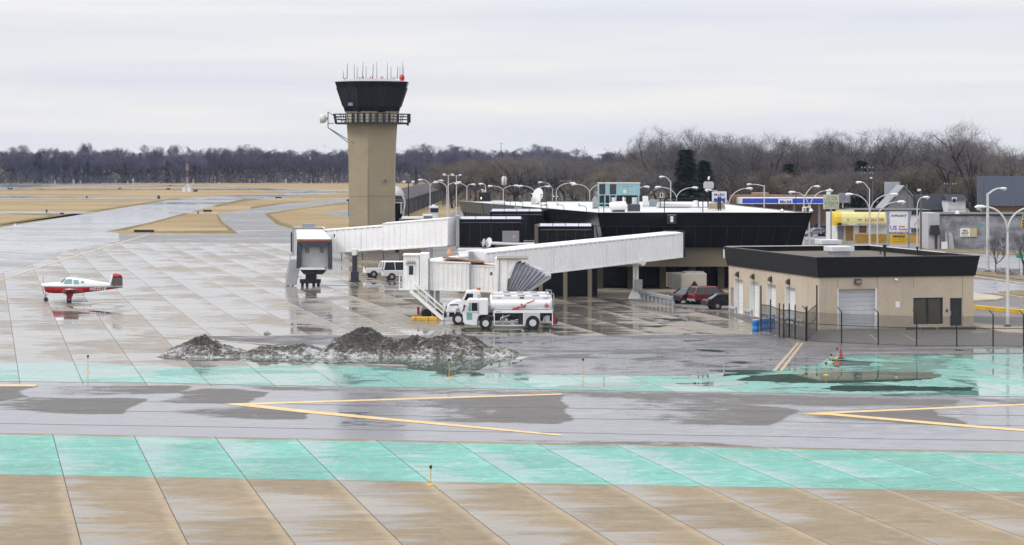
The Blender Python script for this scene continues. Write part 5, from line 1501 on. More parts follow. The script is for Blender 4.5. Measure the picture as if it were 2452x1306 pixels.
# ------------------------------------------------------------------ dirty snow pile
def snow_pile():
    prof = [(380, 855), (392, 846), (400, 838), (430, 829), (455, 818), (470, 810), (490, 806), (505, 812), (530, 828), (560, 833), (590, 842), (620, 830), (640, 826), (680, 833), (720, 824), (745, 827), (770, 838), (800, 815), (820, 806), (835, 797), (852, 788), (870, 785.5), (890, 787), (905, 794), (920, 803), (940, 808), (960, 815), (985, 806), (1000, 802), (1015, 808), (1030, 812), (1060, 804), (1085, 802), (1110, 803), (1140, 810), (1155, 820), (1170, 829), (1195, 833), (1215, 834), (1232, 840), (1253, 856)]
    t = NT('dirty_snow')
    p = t.obj()
    a = t.noise(p, 0.7, 7.0, 0.72, 0.6); b = t.noise(t.map(p, (1, 1, 1.6)), 3.2, 6.0, 0.75, 0.8); d = t.noise(p, 11.0, 5.0, 0.75)
    sp = t.n('SeparateXYZ', {0: p})
    k = t.math('ADD', t.math('ADD', t.math('MULTIPLY', a, .62), t.math('MULTIPLY', b, .58)), t.math('MULTIPLY', d, .40))
    k = t.math('ADD', k, t.mapr(sp.outputs[2], 0, 1.9, -.06, .13))
    c = t.mix(t.sstep(k, .67, .79), (0.60, 0.60, 0.60), (0.11, 0.10, 0.08))
    c = t.mix(t.sstep(k, .79, .89), c, (0.020, 0.018, 0.015))
    c = t.mix(t.math('MULTIPLY', t.sstep(a, .55, .65), .35), c, (0.14, 0.115, 0.07))
    t.pbsdf(color=c, rough=.8, normal=t.bump(t.math('ADD', b, d), 0.9, .16))
    Zr = 167.6
    x0, x1 = 378, 1256
    nx, ny = 440, 46
    def Hp(px):
        for (a, ya), (b, yb) in zip(prof, prof[1:]):
            if px <= b:
                y = ya + (yb - ya) * (px - a) / (b - a)
                return max(0.0, 13.6 - (y - YH) * Zr / F)
        return 0.0
    base = Vector(((817 - CX) * Zr / F, Zr, 0))
    vs = []
    for j in range(ny + 1):
        v = j / ny                                   # 0 front foot, ridge near .5
        for i in range(nx + 1):
            px = x0 + (x1 - x0) * i / nx
            X = (px - CX) * Zr / F
            h = Hp(px)
            u = abs(v - .48) / (.48 if v < .48 else .52)
            sh = max(0, 1 - u ** 1.55)
            q = Vector((X * 1.5, v * 7.0, 3.3))
            nz = mnoise.fractal(q, .8, 2.1, 6) * .42 + abs(mnoise.noise(q * 2.6)) * .34 + abs(mnoise.noise(q * 6.1)) * .13 - .12
            hh = h * sh + (nz * min(1, h * .9 + .1)) * (1 - u ** 6) * (.55 if abs(v - .48) > .06 else .32)
            edge = mnoise.noise(Vector((X * .6, 7.7, 0))) * .35
            dy = (v - .48) * (4.6 + min(1.6, h) * 1.0) + edge * (1 if v < .5 else .6) * (abs(v - .48) * 2)
            if v in (0, 1) or i in (0, nx): hh = -.03
            vs.append((X - base.x + mnoise.noise(q * 1.7) * .12, dy, max(hh, -.03)))
    fs = [(j * (nx + 1) + i, j * (nx + 1) + i + 1, (j + 1) * (nx + 1) + i + 1, (j + 1) * (nx + 1) + i) for j in range(ny) for i in range(nx)]
    o = MB().add(vs, fs, 0, True).build('snow_pile', t.m, None, base, fix=False)
    tag(o, 'long heap of dirty grey ploughed snow lying beside the green painted band', 'snow pile')
snow_pile()
def snow_crumbs():
    random.seed(8)
    for px, py, r in ((640, 800, .22), (18, 847, .0),):
        if r:
            m = MB(); m.tube([(0, 0, 0), (0, 0, r * .6), (0.05, 0, r)], [r * 1.6, r * 1.1, r * .3], 8)
            tag(m.build('snow_lump', bpy.data.materials['dirty_snow'], None, G(px, py)), 'small dirty snow lump alone on the apron behind the heap', 'snow lump')
snow_crumbs()
# ------------------------------------------------------------------ markers and cones
M_STAKE = paint('yellow_stake', (.62, .40, .10), .5, .15, 3)
M_CAP = paint('dark_blue_lamp', (.01, .012, .03), .25)
def marker(px, py, h, label, wide=1.0):
    t = thing('taxiway_marker', label, 'edge marker', G(px, py, .03), 0, 'yellow edge markers along the taxiway')
    m = MB(); m.tube([(0, 0, .02), (0, 0, h - .14)], .018 * wide, 8); m.build('stake', M_STAKE, t)
    m = MB(); m.tube([(0, 0, h - .15), (0, 0, h - .12), (0, 0, h - .03), (0, 0, h)], [.03 * wide, .058 * wide, .062 * wide, .03 * wide], 10); m.build('lamp', M_CAP, t)
    m = MB(); m.tube([(0, 0, h - .20), (0, 0, h - .14)], [.03 * wide, .04 * wide], 8); m.build('collar', M_STAKE, t)
    m = MB(); m.tube([(0, 0, -.02), (0, 0, .015), (0, 0, .03)], [.15 * wide, .14 * wide, .04 * wide], 12); m.build('base_plate', M_STAKE, t)
for px, py, h, lb, wd in (
    (1031.5, 1160, .80, 'yellow stake marker on the near edge of the green band, largest and closest', 1.0),
    (1075.5, 906, 1.20, 'yellow stake marker with its foot in the water in front of the snow heap', 1.2),
    (1396, 900, 1.08, 'yellow stake marker standing alone on the wet green band between snow heap and dashed lines', 1.2),
    (1978, 898, .80, 'yellow stake marker in front of both orange cones, lowest of three', 1.2),
    (1990.5, 867, .55, 'yellow stake marker left of the smaller cone, in the middle of three', 1.2),
    (2004.5, 857, .68, 'yellow stake marker touching the larger cone at its left side', 1.2),
    (210.5, 893, 1.12, 'yellow stake marker at far left of the flooded green band', 1.2)):
    marker(px, py, h, lb, wd)
def cone(px, py, h, r, label, col):
    t = thing('traffic_cone', label, 'traffic cone', G(px, py, .016), 0, 'orange cones beside the green band')
    m = MB(); m.tube([(0, 0, .05), (0, 0, h * .5), (0, 0, h)], [r * .78, r * .45, r * .14], 16); m.build('cone_body', col, t)
    m = MB(); m.box(-r * 1.15, r * 1.15, -r * 1.15, r * 1.15, 0, .05); m.build('base', M_BLACK, t)
cone(2013.5, 859, .78, .18, 'larger dark orange traffic cone, the farther one', paint('dark_orange', (.34, .05, .025), .6, .25, 3))
cone(2003, 877.5, .50, .13, 'smaller bright orange traffic cone, the nearer one', M_ORANGE)
# ------------------------------------------------------------------ drums, guard rails, chiller
def drum(px, py, label):
    t = thing('plastic_drum', label, 'barrel', G(px, py), 0, 'blue drums by the fence gate')
    m = MB(); m.tube([(0, 0, 0), (0, 0, .03), (0, 0, .30), (0, 0, .32), (0, 0, .58), (0, 0, .60), (0, 0, .86), (0, 0, .9)], [.27, .30, .30, .285, .285, .30, .30, .27], 20); m.build('barrel_body', M_BLUEDRUM, t)
    m = MB(); m.tube([(0, 0, .89), (0, 0, .93)], .29, 20); m.build('lid', paint('pale_lid', (.45, .5, .55), .5), t)
drum(1810, 794, 'blue plastic drum outside the fence, leftmost of three')
drum(1832, 790, 'blue plastic drum behind the fence mesh, in the middle of three')
drum(1847, 788, 'blue plastic drum behind the fence mesh, rightmost of three')
def guardrail(name, p0, p1, n, label, hgt=.75):
    base = (p0 + p1) / 2
    t = thing(name, label, 'guard rail', base, 0, 'galvanised guard rails')
    a, b = p0 - base, p1 - base
    d = (b - a).normalized(); s = Vector((-d.y, d.x, 0))
    if s.y > 0: s = -s
    m = MB()
    for z0, z1, o0, o1 in ((.45, .52, .0, .07), (.52, .58, .07, .02), (.58, .64, .02, .07), (.64, .74, .07, .0)):
        k = hgt / .75
        m.add([a + s * (.1 + o0) + Vector((0, 0, z0 * k)), b + s * (.1 + o0) + Vector((0, 0, z0 * k)), b + s * (.1 + o1) + Vector((0, 0, z1 * k)), a + s * (.1 + o1) + Vector((0, 0, z1 * k))], [(0, 1, 2, 3)])
    m.build('rail', M_GALV, t, fix=False)
    for k in range(n):
        p = a.lerp(b, (k + .15) / (n - .7)); m = MB(); m.box(p.x - .07, p.x + .07, p.y - .07, p.y + .07, 0, hgt); m.build('post', M_GALV, t)
guardrail('guard_rail', G(1540, 728) + Vector((0, 6, 0)), G(1612, 735), 9, 'galvanised guard rail running from the bridge column towards the parked cars', 1.0)
C0, sa, sb, Wd_, Ln_, fx_, ly_ = SB
def atl(px, off): return C0 + sb * ly_(px) - sa * off
guardrail('guard_rail', atl(1772, .9), atl(1788, .9), 3, 'short guard rail before the farthest bay door')
guardrail('guard_rail', atl(1809, .9), atl(1826, .9), 3, 'short guard rail before the second farthest bay door')
guardrail('guard_rail', atl(1850, .9), atl(1880, .9), 4, 'guard rail behind the mesh fence before the second nearest bay door')
guardrail('guard_rail', atl(1893, .9), atl(1950, .9), 6, 'long guard rail beside the near corner of the service building')
def chiller():
    Z = 238.0; s = ppm(Z)
    b0 = Vector(((1646 - CX) * Z / F, Z, 0))
    t = thing('chiller_unit', 'large beige rooftop style chiller on legs with dark triangular opening, behind the parked cars', 'air conditioner', b0)
    X = lambda px: (px - 1646) / s
    zz = lambda py: 13.6 - (py - YH) * Z / F
    m = MB(); m.box(X(1634), X(1692), 0, 3.0, zz(702), zz(656)); b = m.build('casing', paint('beige_casing', (.46, .41, .33), .5, .1), t)
    m = MB(); m.loft([[Vector((X(1600), 2.2, zz(690))), Vector((X(1633), 0, zz(700))), Vector((X(1633), 0, zz(658))), Vector((X(1600), 2.2, zz(655)))], [Vector((X(1640), 3, zz(690))), Vector((X(1640), 2, zz(700))), Vector((X(1640), 2, zz(658))), Vector((X(1640), 3, zz(655)))]]); m.build('coil_section', paint('coil_grey', (.18, .19, .18), .5, .1), t)
    m = MB()
    for k in range(12):
        f = k / 11; m.bar((X(1600) + (X(1633) - X(1600)) * f, 2.2 - 2.2 * f - .03, zz(690 + 10 * f)), (X(1600) + (X(1633) - X(1600)) * f, 2.2 - 2.2 * f - .03, zz(655 + 3 * f)), .05 if k not in (0, 11) else .12)
    m.build('coil_fin', paint('beige_casing', (.46, .41, .33)), t)
    m = MB(); m.add([(X(1641), -.015, zz(702)), (X(1684), -.015, zz(702)), (X(1663), -.015, zz(672))], [(0, 1, 2)]); m.build('triangular_opening', M_BLACK, b, fix=False)
    m = MB(); m.tube([(X(1662), 1.5, zz(656)), (X(1662), 1.5, zz(652))], 1.1, 20); m.build('fan_cowl', M_STEEL, t)
    for px, y in ((1602, 2.2), (1626, .4), (1638, .2), (1689, .2), (1689, 2.8)):
        m = MB(); m.box(X(px) - .07, X(px) + .07, y - .07, y + .07, 0, zz(700)); m.build('leg', M_BEIGE, t)
chiller()
# ------------------------------------------------------------------ fences
def fence(name, label, pts, hgt, fabric_h, post_every=None, bent=False, rails=(1.0,), tall=(), gap=(), step=.085):
    """chain link: posts at the given ground points, real crossed wires between them"""
    base = pts[0]
    t = thing(name, label, 'fence', base)
    P = [p - base for p in pts]
    blk = paint('black_fence_coating', (.012, .012, .013), .5)
    for i, p in enumerate(P):
        h = hgt + (1.0 if i in tall else 0)
        m = MB(); m.tube([p, p + Vector((0, 0, h))], .05 if i not in tall else .06, 8)
        if bent and i not in tall: m.tube([p + Vector((0, 0, h)), p + Vector((-.28, .1, h + .30))], .035, 6)
        m.build('post', blk, t)
    m = MB()
    for a, b in zip(P, P[1:]):
        for f in rails: m.bar(a + Vector((0, 0, fabric_h * f)), b + Vector((0, 0, fabric_h * f)), .045)
        m.bar(a + Vector((0, 0, .06)), b + Vector((0, 0, .06)), .03)
    m.build('rail', blk, t)
    wire = paint('dark_fence_wire', (.03, .03, .032), .5)
    for ii, (a, b) in enumerate(zip(P, P[1:])):
        if ii in gap: continue
        m = MB()
        L = (b - a).length; d = (b - a) / L
        n = int((L + fabric_h) / step)
        w = .0085
        for k in range(n):
            x0 = -fabric_h + (L + fabric_h) * k / n
            for sg in (1, -1):
                # line from (x0,0) to (x0+fabric_h, fabric_h), clipped to the panel
                xa, za, xb, zb = x0, 0.0, x0 + fabric_h, fabric_h
                if xa < 0: za -= xa; xa = 0
                if xb > L: zb -= (xb - L); xb = L
                if xb <= xa: continue
                if sg < 0: za, zb = fabric_h - za, fabric_h - zb
                A = a + d * xa + Vector((0, 0, za + .05)); B = a + d * xb + Vector((0, 0, zb + .05))
                m.add([A + Vector((0, 0, w)), A - Vector((0, 0, w)), B - Vector((0, 0, w)), B + Vector((0, 0, w))], [(0, 1, 2, 3)])
        m.build('mesh_panel', wire, t, fix=False)
    return t
fence('chain_link_fence', 'black chain link fence across the yard before the tan building, posts with bent tops',
      [G(x, y) for x, y in ((1930, 818), (2015, 823), (2103, 827), (2195, 830), (2291, 830.5), (2378, 831), (2451, 832), (2545, 834))], 2.35, 2.15, bent=True, rails=(.62,))
fence('chain_link_fence', 'black chain link gate run from the blue drums to the yard corner, tall posts',
      [G(x, y) for x, y in ((1822, 794), (1845, 797), (1866, 808), (1876.5, 810.5), (1890, 809), (1904, 813), (1930, 818))], 2.6, 2.1, rails=(.65, 1.0), tall=(0,), step=.05)
fence('chain_link_fence', 'short black chain link fence joining the yard corner to the building corner',
      [G(x, y) for x, y in ((1932, 817), (1956, 793))], 2.6, 2.1, rails=(.5, 1.0), tall=(1,), step=.05)
fence('chain_link_fence', 'dark chain link fence below the far boarding bridge in front of the tower',
      [G(x, y) for x, y in ((760, 627), (818, 625), (868, 624), (918, 623.5), (968, 623), (1020, 622))], 2.2, 2.0, rails=(1.0,))
# ------------------------------------------------------------------ kerbs and islands on the right
def kerb(name, pts, h, wtop, mat, label, closed=False):
    P = [G(x, y) for x, y in pts]
    base = P[0]
    m = MB()
    for a, b in zip(P, P[1:]):
        m.bar(a - base + Vector((0, 0, h / 2)), b - base + Vector((0, 0, h / 2)), wtop, h)
    o = m.build(name, mat, None, base)
    o['kind'] = 'structure'
kerb('kerb', [(2333, 740), (2452, 752), (2560, 762)], .35, .45, M_YELPAINT, '')
kerb('kerb', [(2333, 722), (2385, 720), (2400, 716)], .15, .25, M_CURB, '')
kerb('kerb', [(2333, 664), (2380, 671), (2452, 682), (2560, 698)], .15, .4, M_CURB, '')
kerb('kerb', [(2380, 704), (2452, 715)], .15, .3, M_CURB, '')
def slab_island(name, pts, z, mat):
    P = [G(x, y) for x, y in pts]
    m = MB(); m.prism([(p.x, p.y) for p in P], 'z', 0, z)
    o = m.build(name, mat); o['kind'] = 'structure'
slab_island('pavement', [(2200, 788), (2335, 784), (2400, 799), (2452, 801), (3000, 815), (3000, 790), (2452, 786), (2400, 784), (2336, 776), (2200, 776)], .13, M_CURB)
slab_island('verge', [(2300, 656), (2340, 650), (2452, 662), (2900, 712), (2900, 724), (2452, 672), (2360, 662)], .10, M_DIRT)
slab_island('pavement', [(2200, 712), (2333, 704), (2395, 712), (2405, 716), (2385, 721), (2333, 723), (2200, 730)], .12, M_CURB)
slab_island('verge', [(2385, 703), (2420, 699), (2452, 698), (2700, 715), (2700, 735), (2452, 712)], .12, M_DIRT)
slab_island('verge', [(2210, 592), (2452, 606), (3000, 640), (3000, 655), (2452, 613), (2195, 601)], .08, M_DIRT)
def parking_block(px0, px1, py, label):
    a, b = G(px0, py), G(px1, py)
    base = (a + b) / 2
    L = (b - a).length / 2
    m = MB(); m.prism([(-.16, 0), (.16, 0), (.12, .2), (-.12, .2)], 'x', -L, L)
    tag(m.build('parking_block', paint('dark_block', (.07, .065, .055), .9, .2), None, base, bevel=.02), label, 'wheel stop', 'dark wheel stops before the office door')
parking_block(2170, 2203, 790, 'dark concrete wheel stop under the left part of the office window')
parking_block(2206, 2240, 790, 'dark concrete wheel stop under the middle of the office window')
parking_block(2249, 2290, 789.5, 'dark concrete wheel stop between office window and black door')
parking_block(2295, 2336, 789.5, 'dark concrete wheel stop at the right corner of the tan building')
# ------------------------------------------------------------------ equipment on the terminal roof
RZ = 8.04
def roof_frame(px, py):
    b = G(px, py, RZ)
    s = ppm(b.y)
    return b, (lambda x: (x - px) / s), (lambda y: (py - y) / s), s
def teal_unit():
    b, X, Z, s = roof_frame(1482, 497)
    t = thing('cooling_tower', 'pale teal cooling unit on legs with dark louvres, tallest box on the white roof', 'cooling unit', b)
    m = MB(); m.box(X(1433), X(1532.5), 0, 2.6, Z(468), Z(440)); c = m.build('casing', M_TEAL, t)
    for a, e in ((1435, 1449.5), (1460, 1475.5)):
        m = MB(); m.box(X(a), X(e), -.03, 0, Z(465.5), Z(441.5)); m.build('louvre', paint('dark_louvre', (.03, .028, .025), .6), c)
    m = MB(); m.box(X(1432), X(1533.5), -.05, 2.65, Z(440), Z(437.6)); m.build('roof_cap', paint('pale_cap', (.5, .52, .45), .6), c)
    m = MB(); m.box(X(1492), X(1500), -.04, 0, Z(463), Z(455)); m.build('label_plate', paint('cream_plate', (.6, .58, .45), .5), c)
    m = MB(); m.box(X(1503.4), X(1504), -.02, 0, Z(468), Z(441)); m.box(X(1492), X(1517), -.02, 0, Z(447.4), Z(446.8)); m.build('panel_seam', paint('teal_seam_line', (.1, .2, .23), .6), c)  # seams between casing panels in a darker teal
    for px in (1434, 1448.5, 1460.5, 1475, 1529.5):
        m = MB(); m.box(X(px) - .07, X(px) + .07, .0, .14, 0, Z(468)); m.box(X(px) - .07, X(px) + .07, 2.4, 2.55, 0, Z(468)); m.build('leg', M_TEAL, t)
    m = MB(); m.box(X(1436), X(1478), .6, 2.2, .1, Z(470)); m.box(X(1485), X(1526), 1.0, 2.0, Z(490), Z(469)); m.build('lower_works', M_BLACK, t)
    for px, r in ((1470, .28), (1494, .2), (1519, .3)): MB().tube([(X(px), -.2, .2), (X(px), -.2, Z(473))], r, 10).build('pump', paint('pale_pump', (.55, .55, .56), .4, .2, 2), t)
    m = MB(); m.box(X(1433), X(1478), -.05, 2.4, .35, .5); m.build('base_beam', M_TEAL, t)
teal_unit()
def roof_things():
    # big dish
    b, X, Z, s = roof_frame(1290, 490)
    t = thing('satellite_dish', 'large white satellite dish turned left on the far part of the white roof', 'satellite dish', b)
    m = MB(); c = Vector((0, 0, Z(469))); ax = Vector((-.72, -.66, .22)).normalized()
    u = ax.cross(Vector((0, 0, 1))).normalized(); v = u.cross(ax)
    rings = []
    for r, d in ((.05, 0), (.45, .03), (.75, .11), (.92, .18)):
        rings.append([c + (u * math.cos(2 * PI * k / 24) + v * math.sin(2 * PI * k / 24)) * r + ax * d for k in range(24)])
    m.loft(rings, smooth=True); m.build('reflector', M_CAB, t)
    m = MB(); m.tube([(0, .1, 0), (0, .1, Z(472))], .1, 8); m.cbox((X(1280), .2, Z(483)), (.8, .6, .8)); m.build('mount', paint('pale_mount', (.55, .55, .52), .5), t)
    m = MB(); m.bar(c + v * -.85, c + ax * 1.0, .05); m.bar(c + ax * .98, c + ax * 1.15, .14); m.build('feed_arm', M_WHITE, t)
    b, X, Z, s = roof_frame(1302, 502)
    t = thing('roof_ladder', 'black steel ladder frame standing on the roof edge beside the large dish', 'ladder', b)
    m = MB()
    for px in (1295.5, 1308.5): m.bar((X(px), 0, 0), (X(px), 0, Z(466)), .07)
    for py in (466, 484, 492): m.bar((X(1295), 0, Z(py)), (X(1309), 0, Z(py)), .06)
    m.build('frame', M_BLACK, t)
    for px, py, tx, ty, lb in ((1350, 505, 1334, 487, 'floodlight on a bent pipe at the terminal roof edge, nearer the large dish'), (1404, 508, 1386, 489, 'floodlight on a bent pipe at the terminal roof edge, nearer the teal unit')):
        b, X, Z, s = roof_frame(px, py)
        t = thing('floodlight', lb, 'floodlight', b, 0, 'roof edge floodlights')
        m = MB(); m.tube([(0, 0, 0), (0, 0, Z(ty + 9)), (X(px - 3), 0, Z(ty + 5)), (X(tx + 5), 0, Z(ty + 4))], .035, 6); m.build('pipe', M_DGREY, t)
        m = MB(); m.loft([[Vector((X(tx + 4), a, Z(ty + 4 + q))) for a, q in ((-.1, 2), (.1, 2), (.1, -2), (-.1, -2))], [Vector((X(tx - 1), a, Z(ty + 1 + q))) for a, q in ((-.2, 5), (.2, 5), (.2, -4), (-.2, -4))]]); h = m.build('lamp_head', paint('cream_lamp', (.62, .58, .48), .4), t)
    for px, py, tx in ((1222, 492, 1219), (1252, 496, 1245), (1234, 494, 1230), (1312, 503, 1306), (1434, 509, 1426)):
        b, X, Z, s = roof_frame(px, py)
        t = thing('vent_pipe', 'thin bent dark pipe rising from the terminal roof edge', 'pipe', b, 0, 'bent pipes along the roof edge')
        m = MB(); m.tube([(0, 0, 0), (0, 0, Z(py - 9)), (X((px + tx) / 2), 0, Z(py - 12)), (X(tx - 3), 0, Z(py - 12.5))], .035, 6); m.build('pipe', M_DGREY, t)
    # white tank on saddle
    b, X, Z, s = roof_frame(1478, 508)
    t = thing('storage_tank', 'tilted white equipment drum in front of the teal unit', 'tank', b)
    m = MB(); m.tube([(X(1460), .5, Z(496)), (X(1464), .5, Z(495.5)), (X(1496), .5, Z(494)), (X(1500), .5, Z(494))], [.36, .48, .50, .40], 16); m.build('shell', M_WHITE, t)
    m = MB(); m.prism([(X(1466), .0), (X(1497), 0), (X(1495), .35), (X(1470), .4)], 'y', .2, .8); m.build('saddle', M_DGREY, t)
    m = MB(); m.tube([(X(1493), .4, .3), (X(1493), .4, Z(472))], .07, 8); m.build('stack', M_WHITE, t)
    for px, py, w, h, d, nm, lb, mt in (
        (1425, 500, .55, 1.1, .6, 'pump_unit', 'small grey pump unit with round white top left of the teal unit', paint('mottled_pump', (.32, .33, .33), .5, .3, 3)),
        (1518, 507, 1.3, .75, 1.0, 'pump_unit', 'dark low pump base right of the white drum', M_DGREY),
        (1546, 494, .62, 1.15, .9, 'air_conditioner', 'narrow white air conditioner right of the teal unit', M_WHITE),
        (1566, 495, 1.1, .75, .9, 'air_conditioner', 'low blue grey air conditioner right of the narrow white one', paint('bluegrey_casing', (.26, .30, .34), .5)),
        (1193, 490, 1.7, .42, 1.5, 'roof_hatch', 'low white roof box near the far left end of the roof', M_WHITE),
        (1223, 570, 1.72, 1.75, 1.2, 'air_conditioner', 'grey air conditioner with yellow sticker on the low beige wing', paint('violet_grey_casing', (.20, .20, .23), .5)),
        ):
        b, X, Z, s = roof_frame(px, py)
        if nm == 'air_conditioner' and px == 1223: b = W(1223, 590, 248.0); b.z = 4.4
        t = thing(nm, lb, 'roof equipment', b)
        m = MB(); m.box(-w / 2, w / 2, 0, d, .06, h); m.build('casing', mt, t, bevel=.03)
        m = MB(); m.box(-w / 2 - .04, w / 2 + .04, -.04, d + .04, 0, .06); m.build('base', M_GREY, t)
        m = MB()
        if px == 1425: m.tube([(0, .2, h), (0, .2, h + .18), (0, .2, h + .25)], [.2, .18, .05], 10); m.tube([(.2, .2, h), (.2, .2, h + .7), (.3, .2, h + .85), (.42, .2, h + .7), (.42, .2, h)], .04, 6)
        elif px == 1223: m.box(.2, .42, -.01, 0, 1.1, 1.3)
        elif False: pass
        else: m.tube([(0, d / 2, h), (0, d / 2, h + .06)], min(w, d) * .32, 14)
        m.build('fan_grille' if px not in (1223, 1425) else ('sticker' if px == 1223 else 'valve'), M_YELPAINT if px == 1223 else M_GREY, t)
    # white duct on the roof
    b, X, Z, s = roof_frame(1615, 499)
    t = thing('roof_duct', 'long white duct lying on the roof behind the black railing', 'duct', b)
    m = MB(); m.prism([(X(1572), 0), (X(1662), 0), (X(1662), Z(491)), (X(1575), Z(486))], 'y', 0, 1.2); m.build('casing', M_ROOFW, t)
    b, X, Z, s = roof_frame(1666, 500)
    t = thing('roof_vent', 'white cylindrical roof vent on flared base at the right end of the black railing', 'vent', b)
    m = MB(); m.tube([(0, 0, 0), (0, 0, Z(494)), (0, 0, Z(491))], [.75, .5, .3], 14); m.build('flared_base', M_ROOFW, t)
    m = MB(); m.tube([(0, 0, Z(492)), (0, 0, Z(480.5))], .26, 14); m.build('stack', M_WHITE, t)
    # black railing
    b, X, Z, s = roof_frame(1637, 510)
    t = thing('roof_railing', 'black two rail safety railing along the front roof edge above the number sign', 'railing', b)
    m = MB()
    for py in (476, 496.5): m.bar((X(1577), 0, Z(py)), (X(1697), 0, Z(py)), .08)
    m.build('rail', M_BLACK, t)
    for px, y0 in ((1591, 0), (1683, 0), (1581, 1), (1672, 1), (1695, 1)):
        m = MB(); m.bar((X(px), 0, 0 if not y0 else Z(497)), (X(px), 0, Z(476)), .09); m.build('post', M_BLACK, t)
    b, X, Z, s = roof_frame(1718, 504)
    t = thing('exhaust_hood', 'rust stained tan exhaust hood with two black pipes beside the railing', 'vent', b)
    m = MB(); m.loft([[Vector((X(a), y, Z(501))) for a, y in ((1700, 0), (1738, 0), (1738, 1.4), (1700, 1.4))], [Vector((X(a), y, Z(487))) for a, y in ((1699, .1), (1734, .1), (1734, 1.2), (1699, 1.2))]]); m.build('casing', paint('rust_stained_tan', (.40, .30, .20), .7, .3, 1.5, streak=.5, rust=.6), t)
    for px in (1720, 1724.5):
        m = MB(); m.tube([(X(px), -.15, 0), (X(px), -.15, Z(471))], .09, 8); m.build('pipe', M_BLACK, t)
    m = MB(); m.box(X(1717), X(1733), -.2, .6, 0, Z(500)); m.build('plinth', M_ROOFW, t)
    b, X, Z, s = roof_frame(1697, 503)
    t = thing('grid_antenna', 'pale grid dish antenna with white cap on a thin mast above the roof', 'antenna', b)
    m = MB(); m.tube([(0, .5, 0), (0, .5, Z(427))], .035, 6); m.build('mast', M_BLACK, t)
    m = MB(); m.tube([(X(1697.5), .44, Z(443.5)), (X(1697.5), .38, Z(443.5))], .1, 8)
    out = [(-.55, -.33), (-.42, -.40), (.42, -.40), (.55, -.33), (.57, .2), (.42, .38), (-.42, .38), (-.57, .2)]
    m.prism([(X(1697.5) + a, Z(443.5) + c) for a, c in out], 'y', .40, .46); m.build('grid', paint('pale_grid', (.42, .42, .41), .5), t)
    m = MB(); m.tube([(X(1697.5), .5, Z(431)), (X(1699), .5, Z(423))], .1, 8); m.build('cap', M_WHITE, t)
    b, X, Z, s = roof_frame(1932, 509)
    t = thing('pipe_frame', 'white pipe frame with small horn at the right corner of the terminal roof', 'pipe frame', b)
    m = MB(); m.tube([(X(1922), 0, 0), (X(1922), 0, Z(497)), (X(1941), 0, Z(496)), (X(1941), 0, 0)], .06, 6); m.tube([(X(1930), 0, 0), (X(1930), 0, Z(497))], .05, 6); m.build('frame', M_WHITE, t)
    m = MB(); m.tube([(X(1942), -.1, Z(506)), (X(1942), -.1, Z(500))], [.22, .1], 8); m.build('horn', M_WHITE, t)
    b, X, Z, s = roof_frame(1872.5, 507)
    t = thing('roof_vent', 'small white conical vent near the right end of the terminal roof', 'vent', b)
    m = MB(); m.tube([(0, 0, 0), (0, 0, .18), (0, 0, .3)], [.16, .16, .02], 10); m.build('cone', M_WHITE, t); m = MB(); m.tube([(0, 0, -.02), (0, 0, .03)], .25, 10); m.build('base', M_BLACK, t)
    for px, py, yt, lb in ((1905.5, 508, 458, 'thin black rod on the roof near its right corner'), (1446, 510, 420, 'thin black rod in front of the teal unit'), (1207.5, 500, 410, 'thin black rod near the far left end of the roof')):
        b, X, Z, s = roof_frame(px, py)
        m = MB(); m.tube([(0, 0, 0), (0, 0, Z(yt))], [.05, .02], 6)
        tag(m.build('antenna_rod', M_BLACK, None, b), lb, 'antenna', 'thin rods on the terminal roof')
    # two dishes on the low wing
    for px, py, r, lb, tl in ((1171.5, 588, .52, 'white oval satellite dish with dark emblem on the low roof, right one of two', 0.0), (1160, 585, .42, 'grey satellite dish seen edge on at the low roof, left one of two', .9)):
        b = W(px, py, 247.0); b.z = 4.4
        t = thing('satellite_dish', lb, 'satellite dish', b, 0, 'small dishes on the low wing roof')
        ax = Vector((math.sin(-tl) - .75, -1, .35)).normalized(); u = ax.cross(Vector((0, 0, 1))).normalized(); v = u.cross(ax); c = Vector((0, 0, .62))
        m = MB(); m.loft([[c + (u * math.cos(2 * PI * k / 20) * .78 + v * math.sin(2 * PI * k / 20)) * q * r + ax * q * q * .1 for k in range(20)] for q in (.05, .5, .8, 1)], smooth=True); m.build('reflector', M_CAB if tl == 0 else M_GALV, t)
        m = MB(); m.tube([(0, .05, 0), (0, .05, .6)], .04, 6); m.cbox((0, .05, .03), (.5, .5, .06)); m.build('mount', M_DGREY, t)
        m = MB(); m.bar(c + v * -r, c + ax * .5, .03); m.build('feed_arm', M_GREY, t)
        if tl == 0:
            m = MB(); m.tube([c + ax * .045 + v * .22, c + ax * .06 + v * .22], .09, 10); m.build('emblem', M_INK, t)
roof_things()

